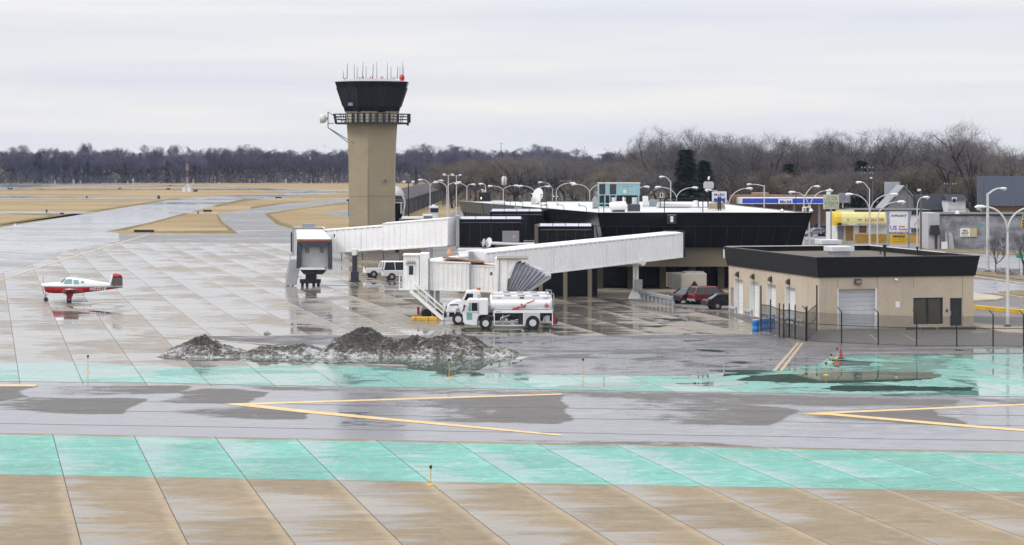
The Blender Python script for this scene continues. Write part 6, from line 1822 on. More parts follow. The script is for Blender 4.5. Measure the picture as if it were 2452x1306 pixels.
# ------------------------------------------------------------------ street lamps
M_POLE = paint('pale_lamp_pole', (.55, .56, .55), .4, .12, 1.2)
def street_lamp(px, Z, yj, tips, label, group='street lamps along the terminal drive', w=.095, style='arc', rise=None):
    b = Vector(((px - CX) * Z / F, Z, 0))
    s = ppm(Z)
    t = thing('street_lamp', label, 'street lamp', b, 0, group)
    zj = 13.6 - (yj - YH) / s
    m = MB(); m.tube([(0, 0, 0), (0, 0, zj)], [w * 1.15, w * .72], 10); m.build('pole', M_POLE, t)
    m = MB(); m.tube([(0, 0, 0), (0, 0, .12), (0, 0, .3)], [w * 3, w * 2.8, w * 1.3], 10); m.build('base', M_DGREY, t)
    for tx, ty in tips:
        dx = (tx - px) / s; zt = 13.6 - (ty - YH) / s
        m = MB()
        hl = .85 * (1 if dx > 0 else -1)
        ex = dx - hl
        if style == 'arc':
            pts = [(ex * (1 - math.cos(q * PI / 20)), 0, zj + (zt - zj) * math.sin(q * PI / 20)) for q in range(0, 11)]
        else:
            pts = [(0, 0, zj - .15), (ex * .5, 0, zj + (zt - zj) * .65), (ex * .85, 0, zt + .02), (ex, 0, zt)]
        m.tube(pts, [w * .62] * (len(pts) - 2) + [w * .45] * 2, 7); m.build('arm', M_POLE, t)
        m = MB(); m.tube([(ex - hl * .05, 0, zt), (ex + hl * .2, 0, zt + .02), (ex + hl * .7, 0, zt + .02), (ex + hl, 0, zt - .02)], [.07, .13, .16, .06], 10); h = m.build('lamp_head', M_WHITE, t)
        m = MB(); m.tube([(ex + hl * .68, 0, zt - .08), (ex + hl * .68, 0, zt - .2), (ex + hl * .68, 0, zt - .27)], [.15, .13, .05], 10); m.build('lens', paint('lamp_glass', (.6, .62, .64), .15), h)
    return t
street_lamp(2413, GZ(786), 556, [(2334, 496), (2492, 498)], 'tall double armed street lamp at the right edge, nearest and biggest', None, .13)
street_lamp(2365, GZ(653), 463, [(2411, 452)], 'single armed street lamp with cabinet on its pole beside the wet road', None, .2, 'up')
street_lamp(2083, 276, 512, [(2024, 466), (2151, 466)], 'double armed street lamp directly before the yellow liquor store')
street_lamp(2101, 262, 525, [(2168, 484)], 'single armed street lamp just left of the tall advertising pylon')
street_lamp(2082, 330, 452, [(2049, 437)], 'tall thin street lamp with short left arm above the liquor store', None, .10, 'up')
street_lamp(2196, 300, 500, [(2226, 473)], 'single armed street lamp between pylon sign and grey building')
street_lamp(1938, 298, 506, [(1888, 461), (1995, 457)], 'double armed street lamp at the right corner of the black terminal')
street_lamp(1925, 340, 470, [(1964, 447)], 'grey street lamp with rising right arm behind the terminal corner', None, .12, 'up')
street_lamp(1830, 420, 444, [(1788, 442)], 'thin single armed street lamp before the blue petrol station canopy', None, .13, 'up')
street_lamp(1744, 314, 496, [(1688, 456), (1803, 452)], 'double armed street lamp beside the blue and white pole sign')
street_lamp(1620, 333, 477, [(1568, 449), (1672, 450)], 'double armed street lamp above the black roof railing')
street_lamp(1606, 380, 434, [(1578, 424)], 'tall thin street lamp with left arm behind the roof railing', None, .12, 'up')
street_lamp(1412, 365, 464, [(1368, 442), (1459, 441)], 'double armed street lamp half hidden by the teal unit at its left')
street_lamp(1520, 350, 470, [(1556, 448)], 'street lamp arm reaching out at the right side of the teal unit')
street_lamp(1332, 372, 461, [(1378, 439)], 'street lamp with right arm just left of the teal unit')
street_lamp(1281, 400, 463, [(1240, 446), (1318, 447)], 'double armed street lamp directly behind the large white dish')
street_lamp(1323, 470, 456, [(1288, 437)], 'small street lamp with left arm above the large white dish')
street_lamp(1205, 420, 458, [(1168, 446), (1242, 445)], 'double armed street lamp at the left end of the roof behind the thin rod')
street_lamp(1118, 440, 452, [(1088, 440), (1139, 442)], 'double armed street lamp left of the roof end')
street_lamp(1163, 430, 450, [(1146, 441)], 'small street lamp between two double armed ones at the roof end')
street_lamp(1070, 404, 453, [(1038, 437), (1105, 437)], 'double armed street lamp before the dark brown hangars, right one')
street_lamp(1030, 443, 450, [(1001, 431), (1062, 433)], 'double armed street lamp before the dark brown hangars, left one')
def flood_mast(px, Z, ytop, label, col=None):
    b = Vector(((px - CX) * Z / F, Z, 0)); s = ppm(Z); h = 13.6 - (ytop - YH) / s
    t = thing('light_mast', label, 'light mast', b, 0, 'masts with small twin lamps')
    m = MB(); m.tube([(0, 0, 0), (0, 0, h)], [.14, .08], 8); m.bar((-.7, 0, h - .1), (.7, 0, h - .1), .08); m.build('pole', col or M_POLE, t)
    for sx in (-.7, .7):
        m = MB(); m.cbox((sx, -.1, h + .05), (.5, .4, .3)); m.build('lamp_head', M_WHITE, t)
flood_mast(1073.5, 420, 419, 'pale mast with twin lamps behind the hangar lamps, left of two')
flood_mast(1093, 460, 420, 'pale mast with twin lamps behind the hangar lamps, right of two')
flood_mast(978, 380, 436, 'dark mast with white lamp cluster just right of the control tower', M_BLACK)

# ------------------------------------------------------------------ shops, signs and houses at the right
def board(t, name, X0, X1, Z0, Z1, y0, y1, mat):
    m = MB(); m.box(X0, X1, y0, y1, Z0, Z1); return m.build(name, mat, t)
def frame(px, Z):
    b = Vector(((px - CX) * Z / F, Z, 0)); s = ppm(Z)
    return b, (lambda x: (x - px) / s), (lambda y: 13.6 - (y - YH) / s), s
def liquor_store():
    b, X, Zc, s = frame(2105, 390)
    t = thing('liquor_store', 'yellow and white liquor store with curved yellow canopy and dark flat roof', 'store', b)
    cream = paint('pale_yellow_canopy', (.62, .56, .24), .5, .15, .5)
    m = MB(); m.box(X(2005), X(2226), .3, 14, 0, Zc(512)); m.build('wall', M_WHITE, t)
    m = MB(); m.box(X(2046), X(2232), -.1, 14.3, Zc(514), Zc(503)); m.build('roof', M_BLACK, t)
    m = MB(); m.box(X(2048), X(2226), .24, .32, 0, Zc(561)); m.build('yellow_base', paint('ochre_band', (.52, .30, .03), .6, .15), t)
    # canopy: quarter round in section
    m = MB(); sec = [(.3, Zc(540)), (-1.25, Zc(540)), (-1.25, Zc(530)), (-1.1, Zc(520)), (-.75, Zc(512)), (-.2, Zc(508)), (.3, Zc(507))]
    m.loft([[Vector((X(px), y + o, z)) for y, z in sec] for px, o in ((1992, .9), (1996, .2), (2003, 0), (2060, 0), (2126, 0))], smooth=False); cp = m.build('canopy', cream, t)
    m = MB(); m.loft([[Vector((X(px), y - .02 + o, z + .02)) for y, z in sec[1:]] for px, o in ((1990.5, .9), (1996, .2), (2003, 0), (2013, 0))], cap=False, closed=False); m.build('canopy_end', paint('strong_yellow', (.62, .44, .03), .5, .15), cp, fix=False)
    m = MB(); m.box(X(2003), X(2126), -1.27, -1.25, Zc(539), Zc(534)); m.build('lettering_band', paint('pale_band', (.62, .60, .50), .5), cp)
    m = MB(); text_mb(m, 'LIQUOR', (X(2091), -1.30, Zc(530.8)), XP, ZP, 8 / s, 45 / s, shear=.12, bold=.02); m.build('lettering', M_REDINK, cp, fix=False)
    m = MB(); text_mb(m, 'BEER WINE GROCERIES DELI', (X(2086), -1.30, Zc(538.4)), XP, ZP, 3.6 / s, 72 / s); text_mb(m, 'GROCERIES', (X(2014), -1.30, Zc(538.4)), XP, ZP, 3.4 / s, 30 / s); m.build('small_lettering', M_INK, cp, fix=False)
    m = MB()
    for a, c_ in ((2051, 2061), (2026, 2031), (2122, 2127)): m.box(X(a), X(c_), -1.28, -1.25, Zc(527), Zc(524.5))
    m.build('green_mark', M_GREENINK, cp)
    m = MB(); m.box(X(2006), X(2048), .2, 2.5, Zc(516), Zc(503.5)); m.build('parapet_box', paint('cream_plate', (.6, .58, .45)), t)
    m = MB(); m.box(X(2006.5), X(2021), .15, .3, Zc(574), Zc(540)); sh = m.build('shutter', paint('grey_shutter2', (.2, .2, .2), .6, .2), t)
    m = MB(); m.box(X(2025), X(2043.5), .1, .3, Zc(576), Zc(541)); d = m.build('door', paint('ochre_wood', (.34, .18, .04), .6, .2), t)
    m = MB()
    for px in (2030, 2034.5, 2039): m.box(X(px), X(px + .8), .07, .1, Zc(574), Zc(543))
    m.build('door_batten', paint('dark_wood', (.15, .08, .02), .7), d)
    m = MB(); m.box(X(2058), X(2075), .2, .3, Zc(558), Zc(541)); p = m.build('poster', M_RUST, t)
    m = MB(); m.box(X(2060), X(2073), .17, .2, Zc(551), Zc(545)); m.build('poster_picture', paint('poster_green', (.15, .2, .05), .5), p)
    m = MB(); m.box(X(2059), X(2074.5), .17, .2, Zc(558), Zc(553)); m.build('poster_band', M_REDINK, p)
    m = MB(); m.box(X(2003), X(2050), -.6, .2, 0, .35); m.build('step', M_CURB, t)
    m = MB(); m.box(X(2177), X(2223), .1, .3, Zc(546), Zc(517)); w = m.build('mural_sign', paint('mural_white', (.68, .66, .66), .5, .1), t)
    m = MB(); text_mb(m, 'AK', (X(2203), .06, Zc(541)), XP, ZP, 17 / s, 30 / s, shear=.3); m.build('mural_lettering', paint('washed_red', (.45, .25, .25), .6), w, fix=False)
    m = MB(); m.box(X(2177), X(2224), .12, .24, Zc(560), Zc(546.5)); w2 = m.build('sign_band', M_WHITE, t)
    m = MB(); text_mb(m, 'EERY', (X(2203), .08, Zc(557.5)), XP, ZP, 9 / s, 42 / s, bold=.06); m.box(X(2177), X(2224), .09, .12, Zc(547.6), Zc(546.5)); m.box(X(2177), X(2224), .09, .12, Zc(560), Zc(559)); m.build('band_lettering', M_INK, w2, fix=False)
liquor_store()
def pylon():
    b, X, Zc, s = frame(2152, 372)
    t = thing('pylon_sign', 'tall advertising pylon, white upper panels and yellow lower panel between grey posts', 'sign', b)
    for a, c_ in ((2124, 2128), (2175, 2179)):
        m = MB(); m.box(X(a), X(c_), -.1, .3, 0, Zc(530)); m.build('post', paint('bluegrey_post', (.28, .31, .36), .5), t)
    m = MB(); m.prism([(X(2120), Zc(505.5)), (X(2129), Zc(505.5)), (X(2129), Zc(536)), (X(2125), Zc(536))], 'y', -.15, .35); m.build('post_flare', paint('bluegrey_post', (.28, .31, .36)), t); m = MB(); m.prism([(X(2174), Zc(505.5)), (X(2183), Zc(505.5)), (X(2178.5), Zc(536)), (X(2174), Zc(536))], 'y', -.15, .35)
    m.build('post_flare', paint('bluegrey_post', (.28, .31, .36)), t)
    m = MB(); m.box(X(2119.5), X(2184), -.2, .4, Zc(505.5), Zc(504)); m.build('cap', M_DGREY, t)
    def panel(y0, y1, mat): return board(t, 'panel', X(2129.5), X(2174), Zc(y1), Zc(y0), -.08, .22, mat)
    p1 = panel(506, 537.5, M_WHITE); p2 = panel(538, 555.2, M_WHITE); p3 = panel(555.4, 561, paint('navy_strip', (.06, .07, .25), .4)); p4 = panel(561.3, 585, paint('sign_yellow', (.70, .42, .01), .4, .1))
    def tx(par, st, px, py, h, w, mat, **k):
        m = MB(); text_mb(m, st, (X(px), -.10, Zc(py)), XP, ZP, h / s, w / s, **k); m.build('lettering', mat, par, fix=False)
    tx(p1, 'AVFLIGHT', 2152, 520, 6.0, 39, M_INK, shear=.25, bold=.03)
    tx(p2, 'US', 2139.5, 551.5, 11, 16, paint('sign_blue', (.10, .12, .50), .4), bold=.03)
    tx(p2, 'Auto', 2159.5, 545, 5.2, 15, M_REDINK, bold=.03); tx(p2, 'Rental', 2162, 552, 5.2, 20, M_REDINK, bold=.03)
    tx(p3, '313-372-7100', 2152, 560, 4.2, 41, M_WHITE, bold=.02)
    tx(p4, 'PENSKE', 2152, 569.5, 5.6, 31, M_INK, shear=.25, bold=.05)
    tx(p4, '313-372-6890', 2152, 580.5, 3.4, 27, M_INK)
    m = MB(); m.box(X(2130), X(2174), -.1, -.08, Zc(573.2), Zc(572.6)); m.build('rule', M_INK, p4)
pylon()
def pole_sign(px, Z, x0, x1, y0, y1, label, mat, name='pole_sign'):
    b, X, Zc, s = frame(px, Z)
    t = thing(name, label, 'sign', b)
    p = board(t, 'panel', X(x0), X(x1), Zc(y1), Zc(y0), -.15, .15, mat)
    m = MB(); m.box(-.12, .12, -.1, .1, 0, Zc(y1)); m.build('post', M_GREY, t)
    return t, p, X, Zc, s
def signs():
    t, p, X, Zc, s = pole_sign(1990, 375, 1971.5, 2008.5, 466.5, 501, 'pale green liquor and lotto sign on a pole behind the terminal corner', paint('pale_green_board', (.50, .54, .40), .5, .1))
    def tx(par, st, px, py, h, w, mat, **k):
        m = MB(); text_mb(m, st, (X(px), -.18, Zc(py)), XP, ZP, h / s, w / s, **k); m.build('lettering', mat, par, fix=False)
    tx(p, 'MR. SMOKE', 1992, 473.5, 4, 25, M_GREENINK); tx(p, 'LIQUOR', 1990, 481.5, 7, 32, M_REDINK)
    m = MB(); m.box(X(1974.5), X(2006.5), -.17, -.15, Zc(489.8), Zc(483.5)); m.build('green_band', M_GREENINK, p)
    tx(p, 'BEER & WINE', 1990.5, 488.8, 4, 27, M_WHITE); tx(p, 'LOTTO', 1991, 499, 7.2, 29, M_REDINK)
    m = MB(); m.box(X(1979), X(1989), -.1, .1, Zc(466), Zc(459)); m.tube([(X(1987), 0, Zc(457)), (X(1987), 0, Zc(451))], .1, 6); m.build('top_lamp', M_WHITE, t)
    t, p, X, Zc, s = pole_sign(1722, 392, 1705, 1739.8, 459, 508, 'tall white and blue petrol station price sign rising behind the rusty hood', M_WHITE)
    m = MB(); text_mb(m, 'M', (X(1713.2), -.18, Zc(469.5)), XP, ZP, 6 / s, 6.5 / s, bold=.04); text_mb(m, 'bil', (X(1729.5), -.18, Zc(469.5)), XP, ZP, 6 / s, 10 / s, bold=.04); m.build('lettering', M_BLUE, p, fix=False)
    m = MB(); text_mb(m, 'o', (X(1720.5), -.18, Zc(469.5)), XP, ZP, 4.4 / s, 5.5 / s, bold=.05); m.build('red_letter', M_REDINK, p, fix=False)
    m = MB(); m.box(X(1709), X(1736), -.17, -.15, Zc(486.5), Zc(475)); bl = m.build('blue_panel', M_BLUE, p)
    m = MB(); m.box(X(1725.5), X(1730), -.19, -.17, Zc(485), Zc(482)); m.build('price_square', M_WHITE, bl)
    # far left roof sign with three white letters
    b, X, Zc, s = frame(1160, 330)
    t = thing('roof_sign', 'black sign box with three white letters on top at the far left roof end', 'sign', b)
    board(t, 'panel', X(1147), X(1175), Zc(487), Zc(461), 0, .8, M_BLACK)
    m = MB(); m.box(X(1150), X(1153), .1, .5, 0, Zc(487)); m.box(X(1168), X(1171), .1, .5, 0, Zc(487)); m.build('post', M_BLACK, t)
    m = MB(); text_mb(m, 'Tri', (X(1157.5), .1, Zc(461)), XP, ZP, 8 / s, 12.5 / s, bold=.05); m.build('lettering', M_WHITE, t, fix=False)
    m = MB(); m.box(X(1151), X(1153.4), -.05, 0, Zc(477.5), Zc(472.5)); m.build('lit_window', lamp_glow('warm_lit_pane', (1, .8, .45), 1.6), t)
signs()
def petrol_station():
    b, X, Zc, s = frame(1870, 455)
    t = thing('petrol_station', 'brown brick petrol station behind a long blue and white canopy', 'petrol station', b)
    brick = paint('brown_brick', (.24, .14, .10), .9, .15, 1)
    m = MB(); m.box(X(1761), X(1985), 4, 14, 0, Zc(469)); m.build('wall', brick, t)
    m = MB(); m.box(X(1813), X(1848), 5, 12, Zc(469), Zc(463)); m.build('parapet', paint('tan_brick', (.32, .22, .15), .9), t)
    m = MB()
    for k in range(9): m.box(X(1776 + 15 * k), X(1777.5 + 15 * k), 3.95, 4, 1, Zc(489))
    m.build('pilaster', paint('dark_brick', (.12, .08, .06), .9), t)
    cp = board(t, 'canopy', X(1768), X(1985), Zc(488), Zc(473), -3, 3.5, M_WHITE)
    board(cp, 'blue_band', X(1774), X(1984), Zc(486), Zc(475), -3.04, -3, M_BLUE)
    sg = board(cp, 'brand_panel', X(1859.5), X(1893), Zc(488), Zc(476), -3.12, -3.04, M_WHITE)
    m = MB(); text_mb(m, 'M', (X(1867.5), -3.15, Zc(486)), XP, ZP, 7 / s, 8 / s, bold=.04); text_mb(m, 'bil', (X(1885), -3.15, Zc(486)), XP, ZP, 7 / s, 10.5 / s, bold=.04); m.build('lettering', M_BLUE, sg, fix=False)
    m = MB(); text_mb(m, 'o', (X(1875), -3.15, Zc(486)), XP, ZP, 5 / s, 6 / s, bold=.05); m.build('red_letter', M_REDINK, sg, fix=False)
    for px in (1800, 1900, 1960):
        m = MB(); m.box(X(px) - .2, X(px) + .2, -1, -.6, 0, Zc(488)); m.build('canopy_post', M_GREY, t)
petrol_station()
def grey_building():
    b, X, Zc, s = frame(2330, 362)
    t = thing('warehouse', 'long weathered grey block warehouse with black bay at its left corner', 'building', b)
    n = NT('weathered_grey_block'); p = n.obj()
    a = n.noise(n.map(p, (.6, .6, 1)), .7, 5.0, .65); c = n.mix(n.sstep(a, .38, .62), (.155, .15, .165), (.30, .31, .34)); c = mul_tone(n, c, n.mapr(n.noise(p, 4, 4), .3, .7, .85, 1.12)); n.pbsdf(color=c, rough=.85)
    m = MB(); m.box(X(2249), X(2640), 0, 14, 0, Zc(516)); m.build('wall', n.m, t)
    m = MB(); m.box(X(2246), X(2640), -.12, 14.2, Zc(517), Zc(513)); m.build('roof', M_BLACK, t)
    m = MB(); m.box(X(2222), X(2249), -.3, 8, 0, Zc(511)); w = m.build('corner_block', paint('pale_grey_block', (.42, .42, .44), .8, .12), t)
    m = MB(); m.prism([(X(2226), Zc(540)), (X(2245), Zc(539)), (X(2248), Zc(562)), (X(2223), Zc(562))], 'y', -1.3, -.28); m.build('awning', M_BLACK, w)
    m = MB(); m.box(X(2237), X(2244), -.34, -.3, Zc(597), Zc(562)); m.build('dark_recess', M_DGREY, w)
    for x0, x1 in ((2262, 2270), (2270, 2282)):
        m = MB(); m.prism([(X(x0), 0), (X(x1) if x1 != 2282 else X(2284), 0), (X(x1 - 3), Zc(560)), (X(x0), Zc(555))], 'y', -.5, 0); m.build('buttress', paint('pale_grey_block', (.42, .42, .44)), t)
    m = MB(); m.box(X(2252), X(2266), -.9, -.45, Zc(596), Zc(579)); m.build('white_cabinet', M_WHITE, t)
    sg = board(t, 'sign', X(2299), X(2322), Zc(567.5), Zc(547), -.1, 0, M_WHITE)
    board(t, 'sign_side', X(2322), X(2339), Zc(567.5), Zc(547), -.1, 0, paint('tan_board', (.50, .43, .27), .6))
    m = MB(); text_mb(m, 'PRO', (X(2311), -.13, Zc(555.5)), XP, ZP, 5.5 / s, 13 / s, shear=.2, bold=.05); text_mb(m, 'SHOP', (X(2310.5), -.13, Zc(561.5)), XP, ZP, 5 / s, 17 / s, shear=.2, bold=.05); m.build('lettering', paint('mustard_ink', (.25, .19, .01), .5), sg, fix=False)
    m = MB(); text_mb(m, 'OPEN', (X(2310), -.13, Zc(566)), XP, ZP, 2.2 / s, 14 / s); m.build('small_lettering', M_INK, sg, fix=False)
    m = MB(); m.tube([(X(2294), .5, Zc(513)), (X(2294), .5, Zc(508)), (X(2294), .5, Zc(505))], [.36, .3, .1], 12); m.build('roof_vent', M_CAB, t)
    m = MB(); m.bar((X(2270), .5, Zc(502)), (X(2322), .5, Zc(502)), .12); m.bar((X(2318), .5, Zc(514)), (X(2318), .5, Zc(502)), .1); m.bar((X(2276), .5, Zc(514)), (X(2276), .5, Zc(502)), .1); m.build('roof_frame', M_GREY, t)
grey_building()
def billboard():
    b, X, Zc, s = frame(2420, 440)
    t = thing('billboard', 'big blue grey blank billboard back above the grey warehouse', 'billboard', b)
    board(t, 'panel', X(2340.5), X(2520), Zc(493), Zc(422), 0, .5, paint('slate_blue_board', (.10, .12, .165), .6, .08))
    board(t, 'lower_board', X(2366), X(2520), Zc(509), Zc(494), .3, 1.2, paint('brown_boards', (.13, .075, .03), .8, .2))
    for px in (2360, 2430, 2500):
        m = MB(); m.box(X(px) - .25, X(px) + .25, .5, 1, 0, Zc(494)); m.build('post', M_DGREY, t)
billboard()
def house(px, Z, x0, x1, ye, yr, wall, roof, label, gable=True, depth=8, win=()):
    b, X, Zc, s = frame(px, Z)
    t = thing('house', label, 'house', b)
    m = MB(); m.box(X(x0), X(x1), 0, depth, 0, Zc(ye)); w = m.build('wall', wall, t)
    if gable:
        m = MB(); m.prism([(X(x0), Zc(ye)), (X(x1), Zc(ye)), ((X(x0) + X(x1)) / 2, Zc(yr))], 'y', .03, depth - .03); m.build('gable', wall, t)
        m = MB(); xm = (X(x0) + X(x1)) / 2; e = .5
        for sg, xe in ((-1, X(x0)), (1, X(x1))):
            m.loft([[Vector((xe + sg * e, -e, Zc(ye) - .2)), Vector((xm, -e, Zc(yr) + .12)), Vector((xm, -e, Zc(yr) + .35)), Vector((xe + sg * e, -e, Zc(ye) + .05))], [Vector((xe + sg * e, depth + e, Zc(ye) - .2)), Vector((xm, depth + e, Zc(yr) + .12)), Vector((xm, depth + e, Zc(yr) + .35)), Vector((xe + sg * e, depth + e, Zc(ye) + .05))]])
        m.build('roof', roof, t)
    else:
        m = MB(); m.prism([(-.5, Zc(ye)), (depth + .5, Zc(ye)), (depth / 2, Zc(yr))], 'x', X(x0) - .3, X(x1) + .3); m.build('roof', roof, t)
    for wx0, wx1, wy0, wy1 in win:
        f = board(t, 'window', X(wx0), X(wx1), Zc(wy1), Zc(wy0), -.08, 0, M_WHITE)
        board(f, 'pane', X(wx0) + .18, X(wx1) - .18, Zc(wy1) + .18, Zc(wy0) - .18, -.11, -.08, M_BLACK)
    return t
grs = paint('grey_shingle', (.17, .17, .18), .9, .2)
house(2160, 430, 2120, 2208, 500, 449, paint('grey_siding', (.25, .25, .25), .8, .15), paint('pale_metal_roof', (.27, .28, .30), .6, .35, .8), 'grey house with pale metal gable roof behind the pylon sign')
house(2240, 425, 2203, 2272, 503, 466, paint('navy_siding', (.02, .024, .036), .8), paint('navy_shingle', (.018, .022, .034), .9), 'long low dark navy house behind the grey warehouse', False)
house(2286, 420, 2270, 2312, 480, 466, paint('white_siding', (.6, .6, .6), .7), paint('navy_shingle', (.018, .022, .034), .9), 'small white walled dark roofed house with one window beside the navy house', False, 6, [(2279, 2291, 473, 488)])
house(1590, 520, 1560, 1606, 468, 448, paint('tan_siding', (.30, .26, .19), .8, .15), grs, 'tan house among bare trees behind the roof railing', True, 9, [(1580, 1588, 462, 474)])
house(1790, 640, 1762, 1822, 470, 455, paint('dim_siding', (.16, .15, .15), .8), grs, 'dim grey house among the trees behind the petrol station', False)
def small_billboard(px, Z, x0, x1, y0, y1, label, mat):
    t, p, X, Zc, s = pole_sign(px, Z, x0, x1, y0, y1, label, mat, 'billboard')
    t['category'] = 'billboard'
small_billboard(2134, 440, 2118, 2154, 436, 476, 'plain pale grey board on a pole left of the metal roofed house', paint('pale_grey_board', (.36, .38, .41), .5))
small_billboard(2018, 420, 2008, 2036, 462, 486, 'slanted poster board with a yellow lower edge behind the liquor sign', paint('grey_poster', (.22, .22, .25), .5, .3, 2))
def utility_pole(px, Z, ytop, label, arms=1, light=False):
    b, X, Zc, s = frame(px, Z)
    t = thing('utility_pole', label, 'utility pole', b, 0, 'wooden utility poles among the trees')
    wood = paint('grey_wood', (.13, .115, .10), .9, .2)
    m = MB(); m.tube([(0, 0, 0), (0, 0, Zc(ytop))], [.17, .11], 8); m.build('pole', wood, t)
    for k in range(arms):
        m = MB(); z = Zc(ytop) - .5 - 1.1 * k; m.bar((-1.2, 0, z), (1.2, 0, z), .11); a = m.build('crossarm', wood, t)
        for q in (-1.1, -.5, .5, 1.1):
            m = MB(); m.tube([(q, 0, z + .05), (q, 0, z + .28)], .06, 6); m.build('insulator', M_WHITE, a)
    if light:
        m = MB(); m.cbox((-.3, -.3, Zc(ytop) - .2), (.4, .4, .3)); m.build('lamp_head', M_WHITE, t)
utility_pole(2077, 480, 397, 'tall wooden pole with two crossarms above the liquor store', 2)
utility_pole(2089, 470, 424, 'wooden pole with white lamp right of the tallest pole', 0, True)
utility_pole(1893, 500, 418, 'wooden pole with one crossarm above the petrol station', 1)
utility_pole(2355, 372, 430, 'dark thin pole directly behind the cabinet street lamp', 0)
utility_pole(2172, 420, 440, 'thin wooden pole through the metal roofed house', 0)
utility_pole(2205, 340, 452, 'brown pole with white cap right of the pylon sign', 0, True)
utility_pole(2275, 470, 436, 'wooden pole with crossarm behind the small white walled house', 1)
utility_pole(1305, 470, 430, 'pale pole standing above the large white dish', 0)
utility_pole(1355, 560, 430, 'far grey pole beside the road behind the roof', 1)
utility_pole(1200, 1180, 342, 'far thin mast rising above the treeline right of the tower', 1)
def white_drum_pole():
    b, X, Zc, s = frame(1207, 430)
    t = thing('water_tank', 'white rounded tank on a thin pole behind the far left roof end', 'tank', b)
    m = MB(); m.tube([(0, 0, Zc(444)), (0, 0, Zc(442)), (0, 0, Zc(426)), (0, 0, Zc(422.5))], [.30, .46, .46, .2], 14); m.build('tank_body', paint('pale_tank', (.58, .57, .54), .5), t)
    m = MB(); m.tube([(0, 0, 0), (0, 0, Zc(413))], .08, 6); m.build('pole', M_GREY, t)
white_drum_pole()
def street_bits():
    b, X, Zc, s = frame(2354, 356)
    t = thing('street_name_sign', 'small teal street name plate on the dark pole', 'sign', Vector((b.x, b.y, 0)))
    board(t, 'plate', X(2343), X(2356), Zc(542.5), Zc(537.5), -.1, -.06, paint('teal_plate', (.05, .35, .30), .5)); m = MB(); m.tube([(X(2357), 0, 0), (X(2357), 0, Zc(536))], .05, 6); m.build('post', M_GREY, t)
    b, X, Zc, s = frame(2441, 290)
    t = thing('road_sign', 'rounded green road sign on a thin post at the right edge', 'sign', b)
    m = MB(); m.prism([(X(2433), Zc(618)), (X(2450), Zc(618)), (X(2450), Zc(611)), (X(2446), Zc(606)), (X(2441), Zc(604.5)), (X(2436), Zc(606)), (X(2433), Zc(611))], 'y', -.1, -.06); m.build('plate', paint('green_plate', (.02, .30, .20), .5), t)
    m = MB(); m.bar((0, -.03, 0), (0, -.03, Zc(617)), .07); m.build('post', M_GREY, t)
    b, X, Zc, s = frame(2449, 330)
    t = thing('traffic_signal', 'yellow traffic signal head hanging at the right edge', 'traffic light', b)
    m = MB(); m.box(X(2446), X(2453), -.2, .2, Zc(546), Zc(525)); hd = m.build('signal_head', paint('signal_yellow', (.60, .32, .02), .4), t)
    m = MB()
    for k in range(3): m.tube([(X(2449.5), -.2, Zc(529 + 7 * k)), (X(2449.5), -.32, Zc(529 + 7 * k))], .13, 10)
    m.build('visor', M_BLACK, hd)
    m = MB(); m.tube([(X(2458), .3, 0), (X(2458), .3, Zc(515)), (X(2449), 0, Zc(515)), (X(2449), 0, Zc(525))], .08, 6); m.build('mast_arm', M_GREY, t)
    for px, py, w, h, lb in ((2402, 659, 34, 18, 'left one of two bare grey hedges on the road verge'), (2428, 661, 30, 17, 'right one of two bare grey hedges on the road verge')):
        g_ = G(px, py); s = ppm(g_.y); random.seed(px)
        m = MB()
        for k in range(900):
            c = Vector((random.uniform(-.5, .5) * w / s, random.uniform(-.5, .5), random.uniform(.05, 1) * h / s * .92))
            d = Vector((random.gauss(0, .5), random.gauss(0, .5), random.gauss(.6, .4))).normalized() * .22
            n_ = Vector((random.gauss(0, 1), random.gauss(0, 1), random.gauss(0, 1))).normalized() * .014
            m.add([c - n_, c + n_, c + d], [(0, 1, 2)])
        m.build
        tag(m.build('hedge', paint('hedge_twig', (.12, .105, .10), .9, .2), None, g_, fix=False), lb, 'hedge', 'bare hedges on the verge')
    for px, py, lb in ((2363.5, 588, 'grey meter cabinet'),):
        pass
street_bits()
for px, py, hd, kind, col, lb in ((1952, 566, R(205), 'sedan', (.22, .23, .24), 'silver parked car beside the liquor store, nearest the terminal corner'), (1970, 553, R(200), 'suv', (.03, .04, .06), 'dark blue parked car farthest back beside the liquor store'), (1990, 566, R(200), 'sedan', (.05, .012, .02), 'dark maroon parked car right next to the liquor store'),
                             (1300, 474, R(250), 'van', (.5, .5, .52), 'white van on the road seen above the terminal roof')):
    car('parked_car', lb, 'car', G(px, py), hd, kind, col, 'cars on and beside the far road')
def headlight_car():
    t = car('oncoming_car', 'oncoming car with lit headlights on the road above the terminal roof', 'car', G(1333, 475), R(262), 'sedan', (.03, .03, .03), 'cars on and beside the far road')
    for sy in (-.65, .65):
        m = MB(); m.tube([(2.36, sy, .66), (2.42, sy, .66)], .16, 10); m.build('lit_headlight', M_HEAD, t)
headlight_car()
